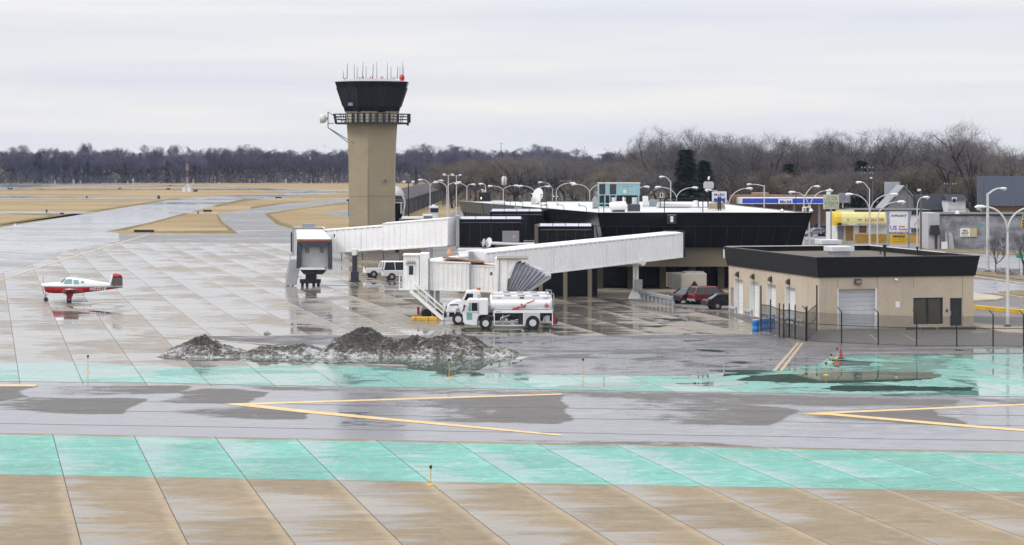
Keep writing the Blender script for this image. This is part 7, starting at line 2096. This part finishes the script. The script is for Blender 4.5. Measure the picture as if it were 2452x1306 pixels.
# ------------------------------------------------------------------ buildings left of the terminal
def hangars():
    # row of dark brown hangars receding along the field edge
    a, b = G(966, 518), G(1092, 466)
    d = (b - a); L = d.length; d = d / L
    n = 5
    brown = paint('dark_brown_sheet', (.030, .019, .019), .8, .2, .6)
    dark = paint('blackish_door', (.012, .014, .02), .6, .2, .6)
    for k in range(n):
        p = a + d * (L * k / n)
        t = thing('hangar', ['dark brown hangar nearest the tower', 'dark brown hangar second from the tower', 'dark brown hangar in the middle of the row', 'dark brown hangar second from the far end', 'dark brown hangar at the far end of the row'][k] + ' beyond the gate wing', 'hangar', p, math.atan2(d.y, d.x), 'dark brown hangars')
        w = L / n - .8
        m = MB(); m.box(0, w, 0, 13, 0, 3.6); m.build('wall', brown, t)
        m = MB(); m.prism([(-.4, 3.5), (13.4, 3.5), (13.4, 3.9), (6.5, 4.9), (-.4, 3.9)], 'x', -.2, w + .2); m.build('roof', paint('brown_roof_sheet', (.035, .024, .026), .8, .3, .4), t)
        m = MB()
        for q in range(3): m.box(w * (q + .08) / 3, w * (q + .92) / 3, -.06, -.01, .05, 3.0)
        m.build('sliding_door', dark, t)
hangars()
def left_bits():
    b, X, Zc, s = frame(1038, 300)
    t = thing('guard_booth', 'small booth with white roof and white base in front of the hangars', 'booth', b)
    board(t, 'wall', X(1031), X(1049), Zc(531), Zc(498), 0, 1.6, M_WHITE); board(t, 'window', X(1030.5), X(1049.5), Zc(509), Zc(498.5), -.05, 1.65, paint('navy_glass', (.02, .025, .07), .1)); r_ = board(t, 'roof', X(1027), X(1049), Zc(498.5), Zc(494.5), -.4, 2, M_WHITE)
    board(r_, 'roof_unit', X(1034), X(1042), Zc(494.5), Zc(491), .2, 1, M_WHITE)
    b, X, Zc, s = frame(990, 290)
    t = thing('canopy_shelter', 'long low shelter with white flat roof beside the tower base', 'shelter', b)
    board(t, 'roof', X(961), X(1034), Zc(525), Zc(520.5), 0, 3, M_WHITE); board(t, 'wall', X(955), X(1034), 0, Zc(525), .4, 2.6, M_SPAN)
    b, X, Zc, s = frame(1026, 285)
    t = thing('flat_roof_kiosk', 'flat white roofed kiosk between the shelter and the gate lobby', 'kiosk', b); board(t, 'roof', X(1012), X(1034), Zc(518), Zc(514), 0, 2, M_WHITE); board(t, 'wall', X(1014), X(1034), 0, Zc(518), .2, 1.8, M_GREY)
    b, X, Zc, s = frame(956, 352)
    t = thing('tower_annex', 'dark glass annex with white frame against the right side of the control tower', 'building', b)
    board(t, 'wall', X(944), X(963), 0, Zc(480), 0, 5, M_GLASSBLK)
    m = MB(); m.prism([(X(944), Zc(479)), (X(966), Zc(479)), (X(962), Zc(470)), (X(944), Zc(469))], 'y', -.1, 5); m.build('roof', paint('slate_roof', (.06, .065, .08), .6), t)
    m = MB(); m.tube([(X(963), -.2, Zc(471)), (X(968), -.2, Zc(478)), (X(969.5), -.2, Zc(484)), (X(968), -.2, Zc(500))], .12, 6); m.box(X(944), X(964), -.12, 0, Zc(487), Zc(484)); m.box(X(959), X(962), -.1, 0, Zc(512), Zc(487)); m.build('white_frame', M_WHITE, t)
    b, X, Zc, s = frame(950, 420)
    t = thing('salt_dome', 'pale grey domed shed peeking out right of the control tower', 'dome', b)
    m = MB(); m.tube([(0, 0, 0), (0, 0, Zc(466)), (0, 0, Zc(458)), (0, 0, Zc(450)), (0, 0, Zc(446.5))], [1.35, 1.3, 1.05, .6, .1], 20); m.build('shell', paint('pale_dome', (.46, .46, .44), .7), t)
    m = MB(); m.box(-.4, .4, -1.4, -1.2, 0, 1.8); m.build('door', M_GREY, t)
    # truck seen dark behind the roof sign
    car('parked_van', 'black van behind the far left roof end', 'van', G(1202, 505) + Vector((0, 12, 0)), R(0), 'van', (.012, .012, .016), None, L=6.0, Hh=2.6)
    # red and white mast over a white shed
    Z = GZ(460); b, X, Zc, s = frame(445, Z)
    t = thing('beacon_mast', 'slim red and white lattice mast on the far grass, standing over a white shed', 'mast', Vector((b.x, b.y + 4, 0)))
    mw, mr = paint('weathered_white', (.42, .42, .42), .6), paint('weathered_red', (.26, .05, .05), .6)
    cols = [mw, mr, mw, mr]
    ys = [446, 425, 408, 392, 380]
    for k in range(4):
        m = MB(); z0, z1 = Zc(ys[k]), Zc(ys[k + 1])
        if k == 0: z0 = 0
        for ax, ay in ((-.35, -.35), (.35, -.35), (.35, .35), (-.35, .35)): m.bar((ax, ay, z0), (ax, ay, z1), .11)
        nn = 4
        for q in range(nn):
            za, zb = z0 + (z1 - z0) * q / nn, z0 + (z1 - z0) * (q + 1) / nn
            m.bar((-.35, -.35, za), (.35, -.35, zb), .09); m.bar((.35, -.35, za), (.35, .35, zb), .09); m.bar((-.35, .35, za), (-.35, -.35, zb), .09)
        m.build('lattice_section', cols[k], t)
    m = MB(); m.box(-.7, .7, -.7, .7, Zc(392), Zc(391)); m.box(-.6, .6, -.6, .6, Zc(416), Zc(415)); m.tube([(0, 0, Zc(380)), (0, 0, Zc(376))], .12, 6); m.build('platform', mr, t)
    t = thing('equipment_shed', 'small white gabled shed at the foot of the red and white mast', 'shed', b)
    m = MB(); m.prism([(X(436.5), 0), (X(455.5), 0), (X(455.5), Zc(447.5)), (X(446), Zc(443)), (X(436.5), Zc(447.5))], 'y', 0, 3.4); m.build('wall', M_WHITE, t)
    m = MB(); m.prism([(X(435.5), Zc(447.8)), (X(446), Zc(442.6)), (X(456.5), Zc(447.8)), (X(456.5), Zc(447)), (X(446), Zc(441.8)), (X(435.5), Zc(447))], 'y', -.3, 3.7); m.build('roof', paint('pale_shed_roof', (.5, .5, .5), .6), t)
    m = MB(); m.box(X(444), X(448), -.05, 0, 0, 2.0); m.build('door', paint('pale_shed_door', (.5, .5, .52), .5), t)
    # runway guidance boards
    for x0, x1, y0, y1, lb in ((321, 369, 550.6, 557.5, 'long black guidance board on the grass island nearest the apron'), (487, 507, 502.6, 508, 'black guidance board at the tip of the grass between two taxiways'), (144, 152.5, 509.5, 514, 'small black guidance board left on the near grass strip'),
                             (18, 30, 450.5, 453.8, 'small black guidance board at the far left edge'), (399, 408, 451, 454.8, 'small black guidance board left of the white shed'), (405, 411, 444, 446.3, 'tiny black guidance board behind the white shed at left'), (283, 291, 450.5, 453, 'small dark guidance board in the middle of the far grass'), (659, 674, 471.5, 475.2, 'black guidance board on the grass left of the control tower'), (463, 473, 455, 460, 'dark cabinet on the grass right of the white shed')):
        Z = GZ(y1); b, X, Zc, s = frame((x0 + x1) / 2, Z)
        t = thing('guidance_sign', lb, 'airfield sign', b, 0, 'black airfield guidance boards')
        h = (y1 - y0) / s
        m = MB(); m.box(X(x0), X(x1), -.12, .12, h * .12, h); m.build('panel', M_BLACK, t)
        m = MB()
        for q in (.12, .88): xx = X(x0) + (X(x1) - X(x0)) * q; m.box(xx - .08, xx + .08, -.06, .06, 0, h * .15)
        m.build('leg', M_DGREY, t)
    for px, py, h, mt, lb in ((380, 476.5, 1.2, paint('dark_green_box', (.03, .05, .03), .6), 'dark green transformer on the grass above the runway'), (208, 474.5, .7, M_BLACK, 'small black light can on the middle grass strip'), (111.5, 507.5, .6, M_BLACK, 'small black light can above the near grass strip'), (36, 541.5, .45, M_WHITE, 'small white marker beside the runway at left'), (474, 511.5, .5, M_BLACK, 'small black light can at the tip of the triangular grass')):
        t = thing('light_can', lb, 'airfield light', G(px, py), 0, 'small airfield lights on the grass')
        m = MB(); m.tube([(0, 0, 0), (0, 0, h * .5), (0, 0, h)], [h * .5, h * .42, h * .25], 10); m.build('can', mt, t)
    # headstones of the cemetery below the trees
    random.seed(21)
    st = None
    for k in range(30):
        px = random.choice([random.uniform(60, 330), random.uniform(400, 800)]); py = random.uniform(436.5, 440)
        sz = random.uniform(.7, 1.5)
        o = MB(); o.prism([(-.45, 0), (.45, 0), (.45, 1.1), (.3, 1.35), (-.3, 1.35), (-.45, 1.1)], 'y', -.12, .12)
        if st is None:
            st = o.build('headstone', paint('pale_stone', (.55, .54, .50), .8, .2), None, G(px, py)); tag(st, 'pale headstone at the foot of the far treeline', 'headstone', 'headstones below the far trees'); c = st
        else:
            c = st.copy(); C.objects.link(c); c.location = G(px, py)
        c.scale = (sz, sz, sz * random.uniform(1, 1.7))
    m = MB(); a, b = G(77, 438.6), G(182, 438.6)
    for z in (.5, 1.0): m.bar(Vector((0, 0, z)), b - a + Vector((0, 0, z)), .2, .25)
    for k in range(12): p = (b - a) * k / 11; m.bar(p, p + Vector((0, 0, 1.1)), .2)
    tag(m.build('white_fence', M_WHITE, None, a), 'long low white fence at the far left field edge', 'fence')
left_bits()
# ------------------------------------------------------------------ trees
def bark_mat(name, col, var=.35, clump=0.0):
    t = NT(name)
    if clump: col = mul_tone(t, col, t.mapr(t.noise(t.obj(), .55, 4, .7), .3, .7, 1 - clump, 1 + clump))
    r = t.n('ObjectInfo').outputs['Random']
    c = mul_tone(t, col, t.mapr(r, 0, 1, 1 - var, 1 + var))
    t.pbsdf(color=c, rough=.9, spec=.15)
    return t.m
M_BARK = bark_mat('bark', (.032, .028, .027))
M_TWIG = bark_mat('brown_twigs', (.112, .102, .104))
M_TWIGP = bark_mat('hazy_purple_twigs', (.088, .083, .122), .3)  # bluish distance haze put into the purple of the far twigs
M_TWIGY = bark_mat('olive_twigs', (.148, .124, .092), .3)
M_FIR = bark_mat('fir_needles', (.030, .046, .026), .25, .75)
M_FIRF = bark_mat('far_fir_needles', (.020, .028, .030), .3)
M_UNDER = bark_mat('undergrowth_twigs', (.085, .070, .062), .1)
M_UNDERF = bark_mat('far_undergrowth_twigs', (.055, .053, .076), .1)  # far brush tinted bluish, distance haze put into the colour
def bare_tree(seed, Ht, spread, limbs, tw, twn, trunk_frac=.26, up=.55):
    rnd = random.Random(seed)
    tm, cm = MB(), MB()
    cz, ch, cr = Ht * .58, Ht * .45, Ht * .34 * spread
    lob = Vector((rnd.uniform(0, 50), rnd.uniform(0, 50), 0))
    def env(p, soft=.95):
        # keep growth inside a lumpy dome
        q = Vector((p.x / cr, p.y / cr, (p.z - cz) / ch))
        l = q.length
        lim = soft * (.86 + .38 * mnoise.noise(q.normalized() * 1.9 + lob)) if l > 1e-4 else 9
        if l > lim:
            q = q * ((lim + min(.10, (l - lim) * .25)) / l)
            return Vector((q.x * cr, q.y * cr, q.z * ch + cz))
        return p
    def rv(): return Vector((rnd.gauss(0, 1), rnd.gauss(0, 1), rnd.gauss(0, 1))).normalized()
    def twigs(p, d, L, n):
        for _ in range(n):
            q = p + rv() * L * .25
            dd = (d * .7 + rv() * .9 + Vector((0, 0, .15))).normalized() * L * rnd.uniform(.5, 1.1)
            w = dd.cross(rv()).normalized() * tw
            e = env(q + dd, 1.04); cm.add([q - w, q + w, e], [(0, 1, 2)])
    def branch(p, d, L, r, lv):
        n = 3
        pts, rr = [p.copy()], [r]
        dd = d.copy()
        for i in range(n):
            dd = (dd + rv() * .20 + Vector((0, 0, .10 if lv else .05))).normalized()
            raw = pts[-1] + dd * L / n; e = env(raw)
            pts.append(e); rr.append(r * (1 - .55 * (i + 1) / n))
            if (e - raw).length > .25 * L / n: break
        n = len(pts) - 1
        (tm if lv < 3 else cm).tube(pts, rr, 5 if lv < 2 else 3, cap=False)
        if lv < 3:
            k = rnd.choice((3, 4)) if lv else 4
            for i in range(k):
                f = .35 + .65 * (i + rnd.random() * .6) / k
                f = min(f, 1)
                j = min(int(f * n), n - 1); q = pts[j].lerp(pts[j + 1], f * n - j)
                nd = (dd + rv() * .75 + Vector((0, 0, up * .35))).normalized()
                branch(q, nd, L * rnd.uniform(.5, .74), max(rr[-1] * .75, .012), lv + 1)
            if lv == 2: twigs(pts[-1], dd, L * 1.0, twn // 2)
        else:
            for q in pts[1:]: twigs(q, dd, L * .95, twn)
    th = Ht * trunk_frac
    base_r = Ht * .017
    top = Vector((rnd.uniform(-.3, .3), rnd.uniform(-.3, .3), th))
    tm.tube([Vector((0, 0, -.3)), Vector((0, 0, .3)), top * .5, top], [base_r * 1.5, base_r * 1.1, base_r, base_r * .85], 7, cap=False)
    for i in range(limbs):
        a = 2 * PI * i / limbs + rnd.uniform(-.4, .4)
        el = rnd.uniform(.5, 1.25) if i else 1.45
        d = Vector((math.cos(a) * math.cos(el) * spread, math.sin(a) * math.cos(el) * spread, math.sin(el))).normalized()
        branch(top - Vector((0, 0, rnd.uniform(0, th * .2))), d, (Ht - th) * rnd.uniform(.5, .66), base_r * .8, 0)
    zs = sorted(v[2] for v in cm.v); zmax = zs[int(len(zs) * .985)]
    k = Ht / zmax
    for mb in (tm, cm): mb.v = [(a * k, b * k, c * k) for a, b, c in mb.v]
    return tm, cm
def fir_tree(seed, Ht, wd, n=2600):
    rnd = random.Random(seed)
    tm, cm = MB(), MB()
    tm.tube([(0, 0, -.3), (0, 0, Ht * .9)], [Ht * .018, .03], 6)
    for i in range(n):
        f = rnd.random() ** 1.2
        z = Ht * (.06 + .94 * f)
        lay = .72 + .28 * math.sin(f * 46 + rnd.random())
        r = wd * (1 - f) ** .95 * lay * (.75 + .5 * mnoise.noise(Vector((f * 7, seed, 0)))) * rnd.uniform(.35, 1.0) + .1
        a = rnd.uniform(0, 2 * PI)
        c = Vector((math.cos(a) * r, math.sin(a) * r, z - r * .18))
        o = Vector((math.cos(a), math.sin(a), rnd.uniform(-.55, .15))).normalized()
        s_ = Vector((-o.y, o.x, rnd.uniform(-.3, .3))).normalized()
        L = rnd.uniform(.5, 1.1) * Ht / 14; w = L * .28
        cm.add([c - s_ * w, c + s_ * w, c + o * L], [(0, 1, 2)])
    return tm, cm
def proto(name, mbs, mats, label, cat):
    t = thing(name, label, cat, (0, -400, 0))
    mbs[0].build('trunk', mats[0], t, fix=False)
    mbs[1].build('crown', mats[1], t, fix=False)
    return t
def retwig(t, mat):
    c = copy_thing(t, t.location)
    for ch in c.children:
        if ch.name.startswith('crown'):
            ch.data = ch.data.copy(); ch.data.materials[0] = mat
    return c
near = []
for sd, Ht, sp, lb in ((1, 18, 1.0, 6), (2, 19, 1.25, 7), (3, 17, .8, 5), (4, 18, 1.1, 6), (5, 16, 1.4, 7)):
    near.append(proto('bare_tree', bare_tree(sd, Ht, sp * 1.15, lb, .017, 5), (M_BARK, M_TWIG), 'x', 'tree'))
NEARH = [18, 19, 17, 18, 16]
neary = [retwig(near[i], M_TWIGY) for i in (1, 4)]
far = []
for sd, Ht, sp, lb in ((11, 18, 1.2, 6), (12, 18, 1.5, 7), (13, 18, .9, 5), (14, 18, 1.3, 6)):
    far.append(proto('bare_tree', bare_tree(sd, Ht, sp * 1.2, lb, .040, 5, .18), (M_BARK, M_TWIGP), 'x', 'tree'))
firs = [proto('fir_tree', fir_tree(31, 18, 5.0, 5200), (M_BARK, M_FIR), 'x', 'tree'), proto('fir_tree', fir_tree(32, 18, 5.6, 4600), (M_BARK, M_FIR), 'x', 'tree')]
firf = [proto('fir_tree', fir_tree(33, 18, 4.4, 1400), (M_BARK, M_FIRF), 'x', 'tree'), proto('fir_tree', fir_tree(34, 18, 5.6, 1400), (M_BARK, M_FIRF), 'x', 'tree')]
protos = near + neary + far + firs + firf
used = set()
rt = random.Random(77)
def plant(p, H0, px, ytop, Z, label, group, wide=1.0):
    ht = 13.6 - (ytop - YH) * Z / F
    k = ht / H0
    loc = Vector(((px - CX) * Z / F, Z, 0))
    w = wide * rt.uniform(.9, 1.1)
    copy_thing(p, loc, rt.uniform(0, 6.28), label, group, (k * w, k * w, k))
# individual trees of the belt on the right: (px, top row, depth, wide, kind)
G1 = 'bare trees behind the shops and the petrol station'
big = [(1578, 313, 600, .9, 0, 'tall slim bare tree at the left end of the high belt'), (1640, 320, 620, 1.2, 1, 'broad bare tree directly behind the dark evergreen'), (1690, 318, 640, 1.1, 3, 'broad bare tree right of the dark evergreen crown'),
       (1745, 330, 600, 1.0, 2, 'bare tree above the blue and white pole sign'), (1800, 338, 560, 1.1, 4, 'low bare tree above the left end of the blue canopy'), (1842, 330, 520, 1.35, 1, 'spreading bare tree with dark forked limbs above the blue canopy'), (1890, 336, 560, 1.2, 4, 'spreading bare tree above the right end of the blue canopy'),
       (1965, 330, 620, 1.2, 3, 'dense bare tree above the green liquor sign'), (1998, 321, 640, 1.0, 2, 'upright bare tree just right of the green liquor sign'), (2030, 326, 620, 1.1, 0, 'upright bare tree left of the tallest utility pole'), (2115, 317, 520, 1.3, 1, 'big dark bare tree above the pylon sign with wide crown'),
       (2160, 330, 540, 1.2, 4, 'bare tree above the metal roofed house'), (2330, 306, 480, 1.35, 1, 'biggest bare tree at right, wide crown behind the blue grey billboard'), (2285, 330, 520, 1.1, 3, 'bare tree left of the biggest right hand tree'), (2240, 352, 560, 1.1, 0, 'lower bare tree above the navy house'), (2420, 358, 600, 1.1, 2, 'low bare tree at the right edge above the billboard')]
for px, yt, Z, wd, k, lb in big:
    plant(near[k], NEARH[k], px, yt, Z, lb, G1, wd * 1.12)
def swath(px, Z):
    y = YH + H * F / Z
    # sight line of the straight far road
    xr = 1440 + (1402 - 1440) * (472 - y) / (472 - 384)
    return abs(px - xr) < 20 and Z > 480
SKY = [(1300, 372), (1380, 368), (1450, 362), (1530, 345), (1575, 318), (1640, 322), (1700, 322), (1740, 345), (1800, 345), (1850, 335), (1900, 345), (1930, 352), (1970, 332), (2030, 328), (2060, 345), (2110, 320), (2180, 335), (2215, 362), (2250, 352), (2300, 330), (2330, 310), (2375, 345), (2395, 372), (2500, 366), (2700, 340)]
def skyline(x):
    for (a, ya), (b, yb) in zip(SKY, SKY[1:]):
        if x <= b: return ya + (yb - ya) * (x - a) / (b - a)
    return 350
for k in range(74):
    px = 1420 + 1060 * (k + rt.random()) / 74
    Z = rt.uniform(560, 820)
    if swath(px, Z): continue
    i = rt.randrange(5)
    yt = skyline(px) + rt.uniform(14, 48)
    olive = rt.random() < (.45 if px > 2180 else .18)
    p = rt.choice(neary) if olive else near[i]
    H0 = (19 if p is neary[0] else 16) if olive else NEARH[i]
    plant(p, H0, px, yt, Z, 'olive tinged bare tree filling the belt behind the shops' if olive else 'grey brown bare tree filling the belt behind the shops', 'filler trees in the right hand belt', 1.15)
for k in range(30):
    px = 1440 + 1030 * (k + rt.random()) / 30
    Z = rt.uniform(470, 560)
    if swath(px, Z) or 1590 < px < 1720: continue
    p = rt.choice(neary + near[3:5])
    H0 = {0: 19, 1: 16}.get(neary.index(p)) if p in neary else (18 if p is near[3] else 16)
    plant(p, H0, px, rt.uniform(392, 432), Z, 'low bare scrub tree between houses and tall belt', 'low scrub trees in front of the belt', 1.5)
# brown middle-distance trees behind the hangars and terminal
for k in range(46):
    px = 1080 + 480 * (k + rt.random()) / 46
    Z = rt.uniform(640, 1000)
    if swath(px, Z): continue
    p = rt.choice(neary + near[1:2])
    H0 = 19 if p in (neary[0], near[1]) else 16
    plant(p, H0, px, rt.uniform(374, 404) + max(0, (1180 - px) * .1), Z, 'pale brown bare tree in the middle distance behind the terminal roof', 'middle distance trees behind the terminal', 1.35)
# far treeline beyond the airfield: (px, top) picked where single crowns show against the sky
single = [(38, 351), (110, 358), (130, 357), (200, 346), (222, 358), (245, 360), (292, 356), (352, 351), (372, 356), (427, 350), (480, 362), (520, 356), (545, 357), (590, 350), (612, 356), (655, 361), (705, 362), (760, 366), (800, 362), (825, 360), (985, 358), (1012, 348), (1036, 352), (1094, 350), (1130, 358), (1205, 362), (1245, 358), (1300, 349), (1330, 356)]
for px, yt in single:
    i = rt.randrange(4)
    plant(far[i], 18, px, yt, rt.uniform(1380, 1500), 'bare tree standing above the far treeline against the sky', 'single crowns on the far skyline', 1.05)
for k in range(140):
    px = -330 + 3000 * (k + rt.random()) / 140 if k % 3 == 2 else -330 + 1800 * (k + rt.random()) / 140
    Z = rt.uniform(1330, 1620)
    if swath(px, Z): continue
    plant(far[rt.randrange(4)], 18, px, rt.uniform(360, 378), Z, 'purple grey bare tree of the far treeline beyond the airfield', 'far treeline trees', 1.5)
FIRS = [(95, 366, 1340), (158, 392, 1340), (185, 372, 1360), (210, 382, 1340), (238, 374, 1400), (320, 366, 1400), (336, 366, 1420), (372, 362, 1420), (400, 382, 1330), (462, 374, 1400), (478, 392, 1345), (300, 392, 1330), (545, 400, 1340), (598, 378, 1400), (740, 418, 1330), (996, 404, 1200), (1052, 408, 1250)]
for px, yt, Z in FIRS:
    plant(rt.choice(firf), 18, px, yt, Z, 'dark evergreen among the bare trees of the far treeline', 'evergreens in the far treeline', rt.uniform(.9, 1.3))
plant(firs[0], 18, 1643, 359, 455, 'large dark evergreen behind the double armed lamp, tallest of its pair', None, 1.75)
plant(firs[1], 18, 1686, 384, 462, 'lighter green evergreen leaning on the right of the large one', None, 1.5)
plant(firs[1], 18, 2062, 384, 500, 'dark evergreen behind the tallest utility pole', None, 1.5)
plant(firs[0], 18, 1888, 392, 500, 'dark evergreen behind the petrol station canopy', None, 1.4)
# young street trees by the road
plant(near[2], 17, 2384, 566, GZ(655), 'thin young bare tree on the verge left of the big lamp', 'young trees on the road verge', .8)
plant(near[2], 17, 2450, 560, GZ(660), 'thin young bare tree on the verge at the right edge', 'young trees on the road verge', .8)
plant(near[4], 16, 2405, 566, 350, 'small bare tree against the grey warehouse wall', 'young trees on the road verge', .8)
def drop(o):
    for ch in list(o.children): drop(ch)
    bpy.data.objects.remove(o)
for p in protos: drop(p)
# tangled undergrowth under the treelines: nobody could count it
def thicket(name, px0, px1, Z0, Z1, n, hmax, mat, label, tw=.16, gap=None):
    rnd = random.Random(n)
    m = MB()
    for _ in range(n):
        Z = rnd.uniform(Z0, Z1); px = rnd.uniform(px0, px1)
        if swath(px, Z): continue
        c = Vector(((px - CX) * Z / F, Z, 0))
        h = hmax * rnd.random() ** 1.4 * (.6 + .8 * mnoise.noise(Vector((c.x * .03, c.y * .02, 3))) + .2)
        L = rnd.uniform(1.2, 3.0)
        d = Vector((rnd.gauss(0, .7), rnd.gauss(0, .7), rnd.gauss(.8, .4))).normalized() * L
        w = Vector((rnd.gauss(0, 1), rnd.gauss(0, 1), rnd.gauss(0, .4))).normalized() * tw
        q = c + Vector((0, 0, max(0, h)))
        m.add([q - w, q + w, q + d], [(0, 1, 2)])
    o = m.build(name, mat, fix=False)
    tag(o, label, 'undergrowth', None, 'stuff')
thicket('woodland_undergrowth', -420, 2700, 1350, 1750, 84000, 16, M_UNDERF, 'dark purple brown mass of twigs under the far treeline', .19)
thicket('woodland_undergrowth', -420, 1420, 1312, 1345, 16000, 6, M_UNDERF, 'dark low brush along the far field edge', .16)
thicket('woodland_undergrowth', 1060, 1560, 640, 1100, 24000, 8, M_UNDER, 'brown mass of twigs under the middle distance trees', .07)
thicket('woodland_undergrowth', 1480, 2620, 640, 860, 26000, 8, M_UNDER, 'brown mass of twigs filling the belt behind the shops', .065)
sheet('road', [(1426, 474), (1446, 474), (1405, 386), (1402.5, 386)], .02, M_ROAD)
# ------------------------------------------------------------------ thin winter haze
def haze():
    m = MB(); m.box(-900, 900, -60, 2300, -1, 34)
    t = NT('haze')
    v = t.n('VolumePrincipled')
    v.inputs['Color'].default_value = (.58, .70, 1.0, 1)
    v.inputs['Density'].default_value = 0.00006
    v.inputs['Anisotropy'].default_value = 0.2
    t.t.links.new(v.outputs[0], t.out.inputs['Volume'])
    o = m.build('haze', t.m)
    o['kind'] = 'stuff'
haze()
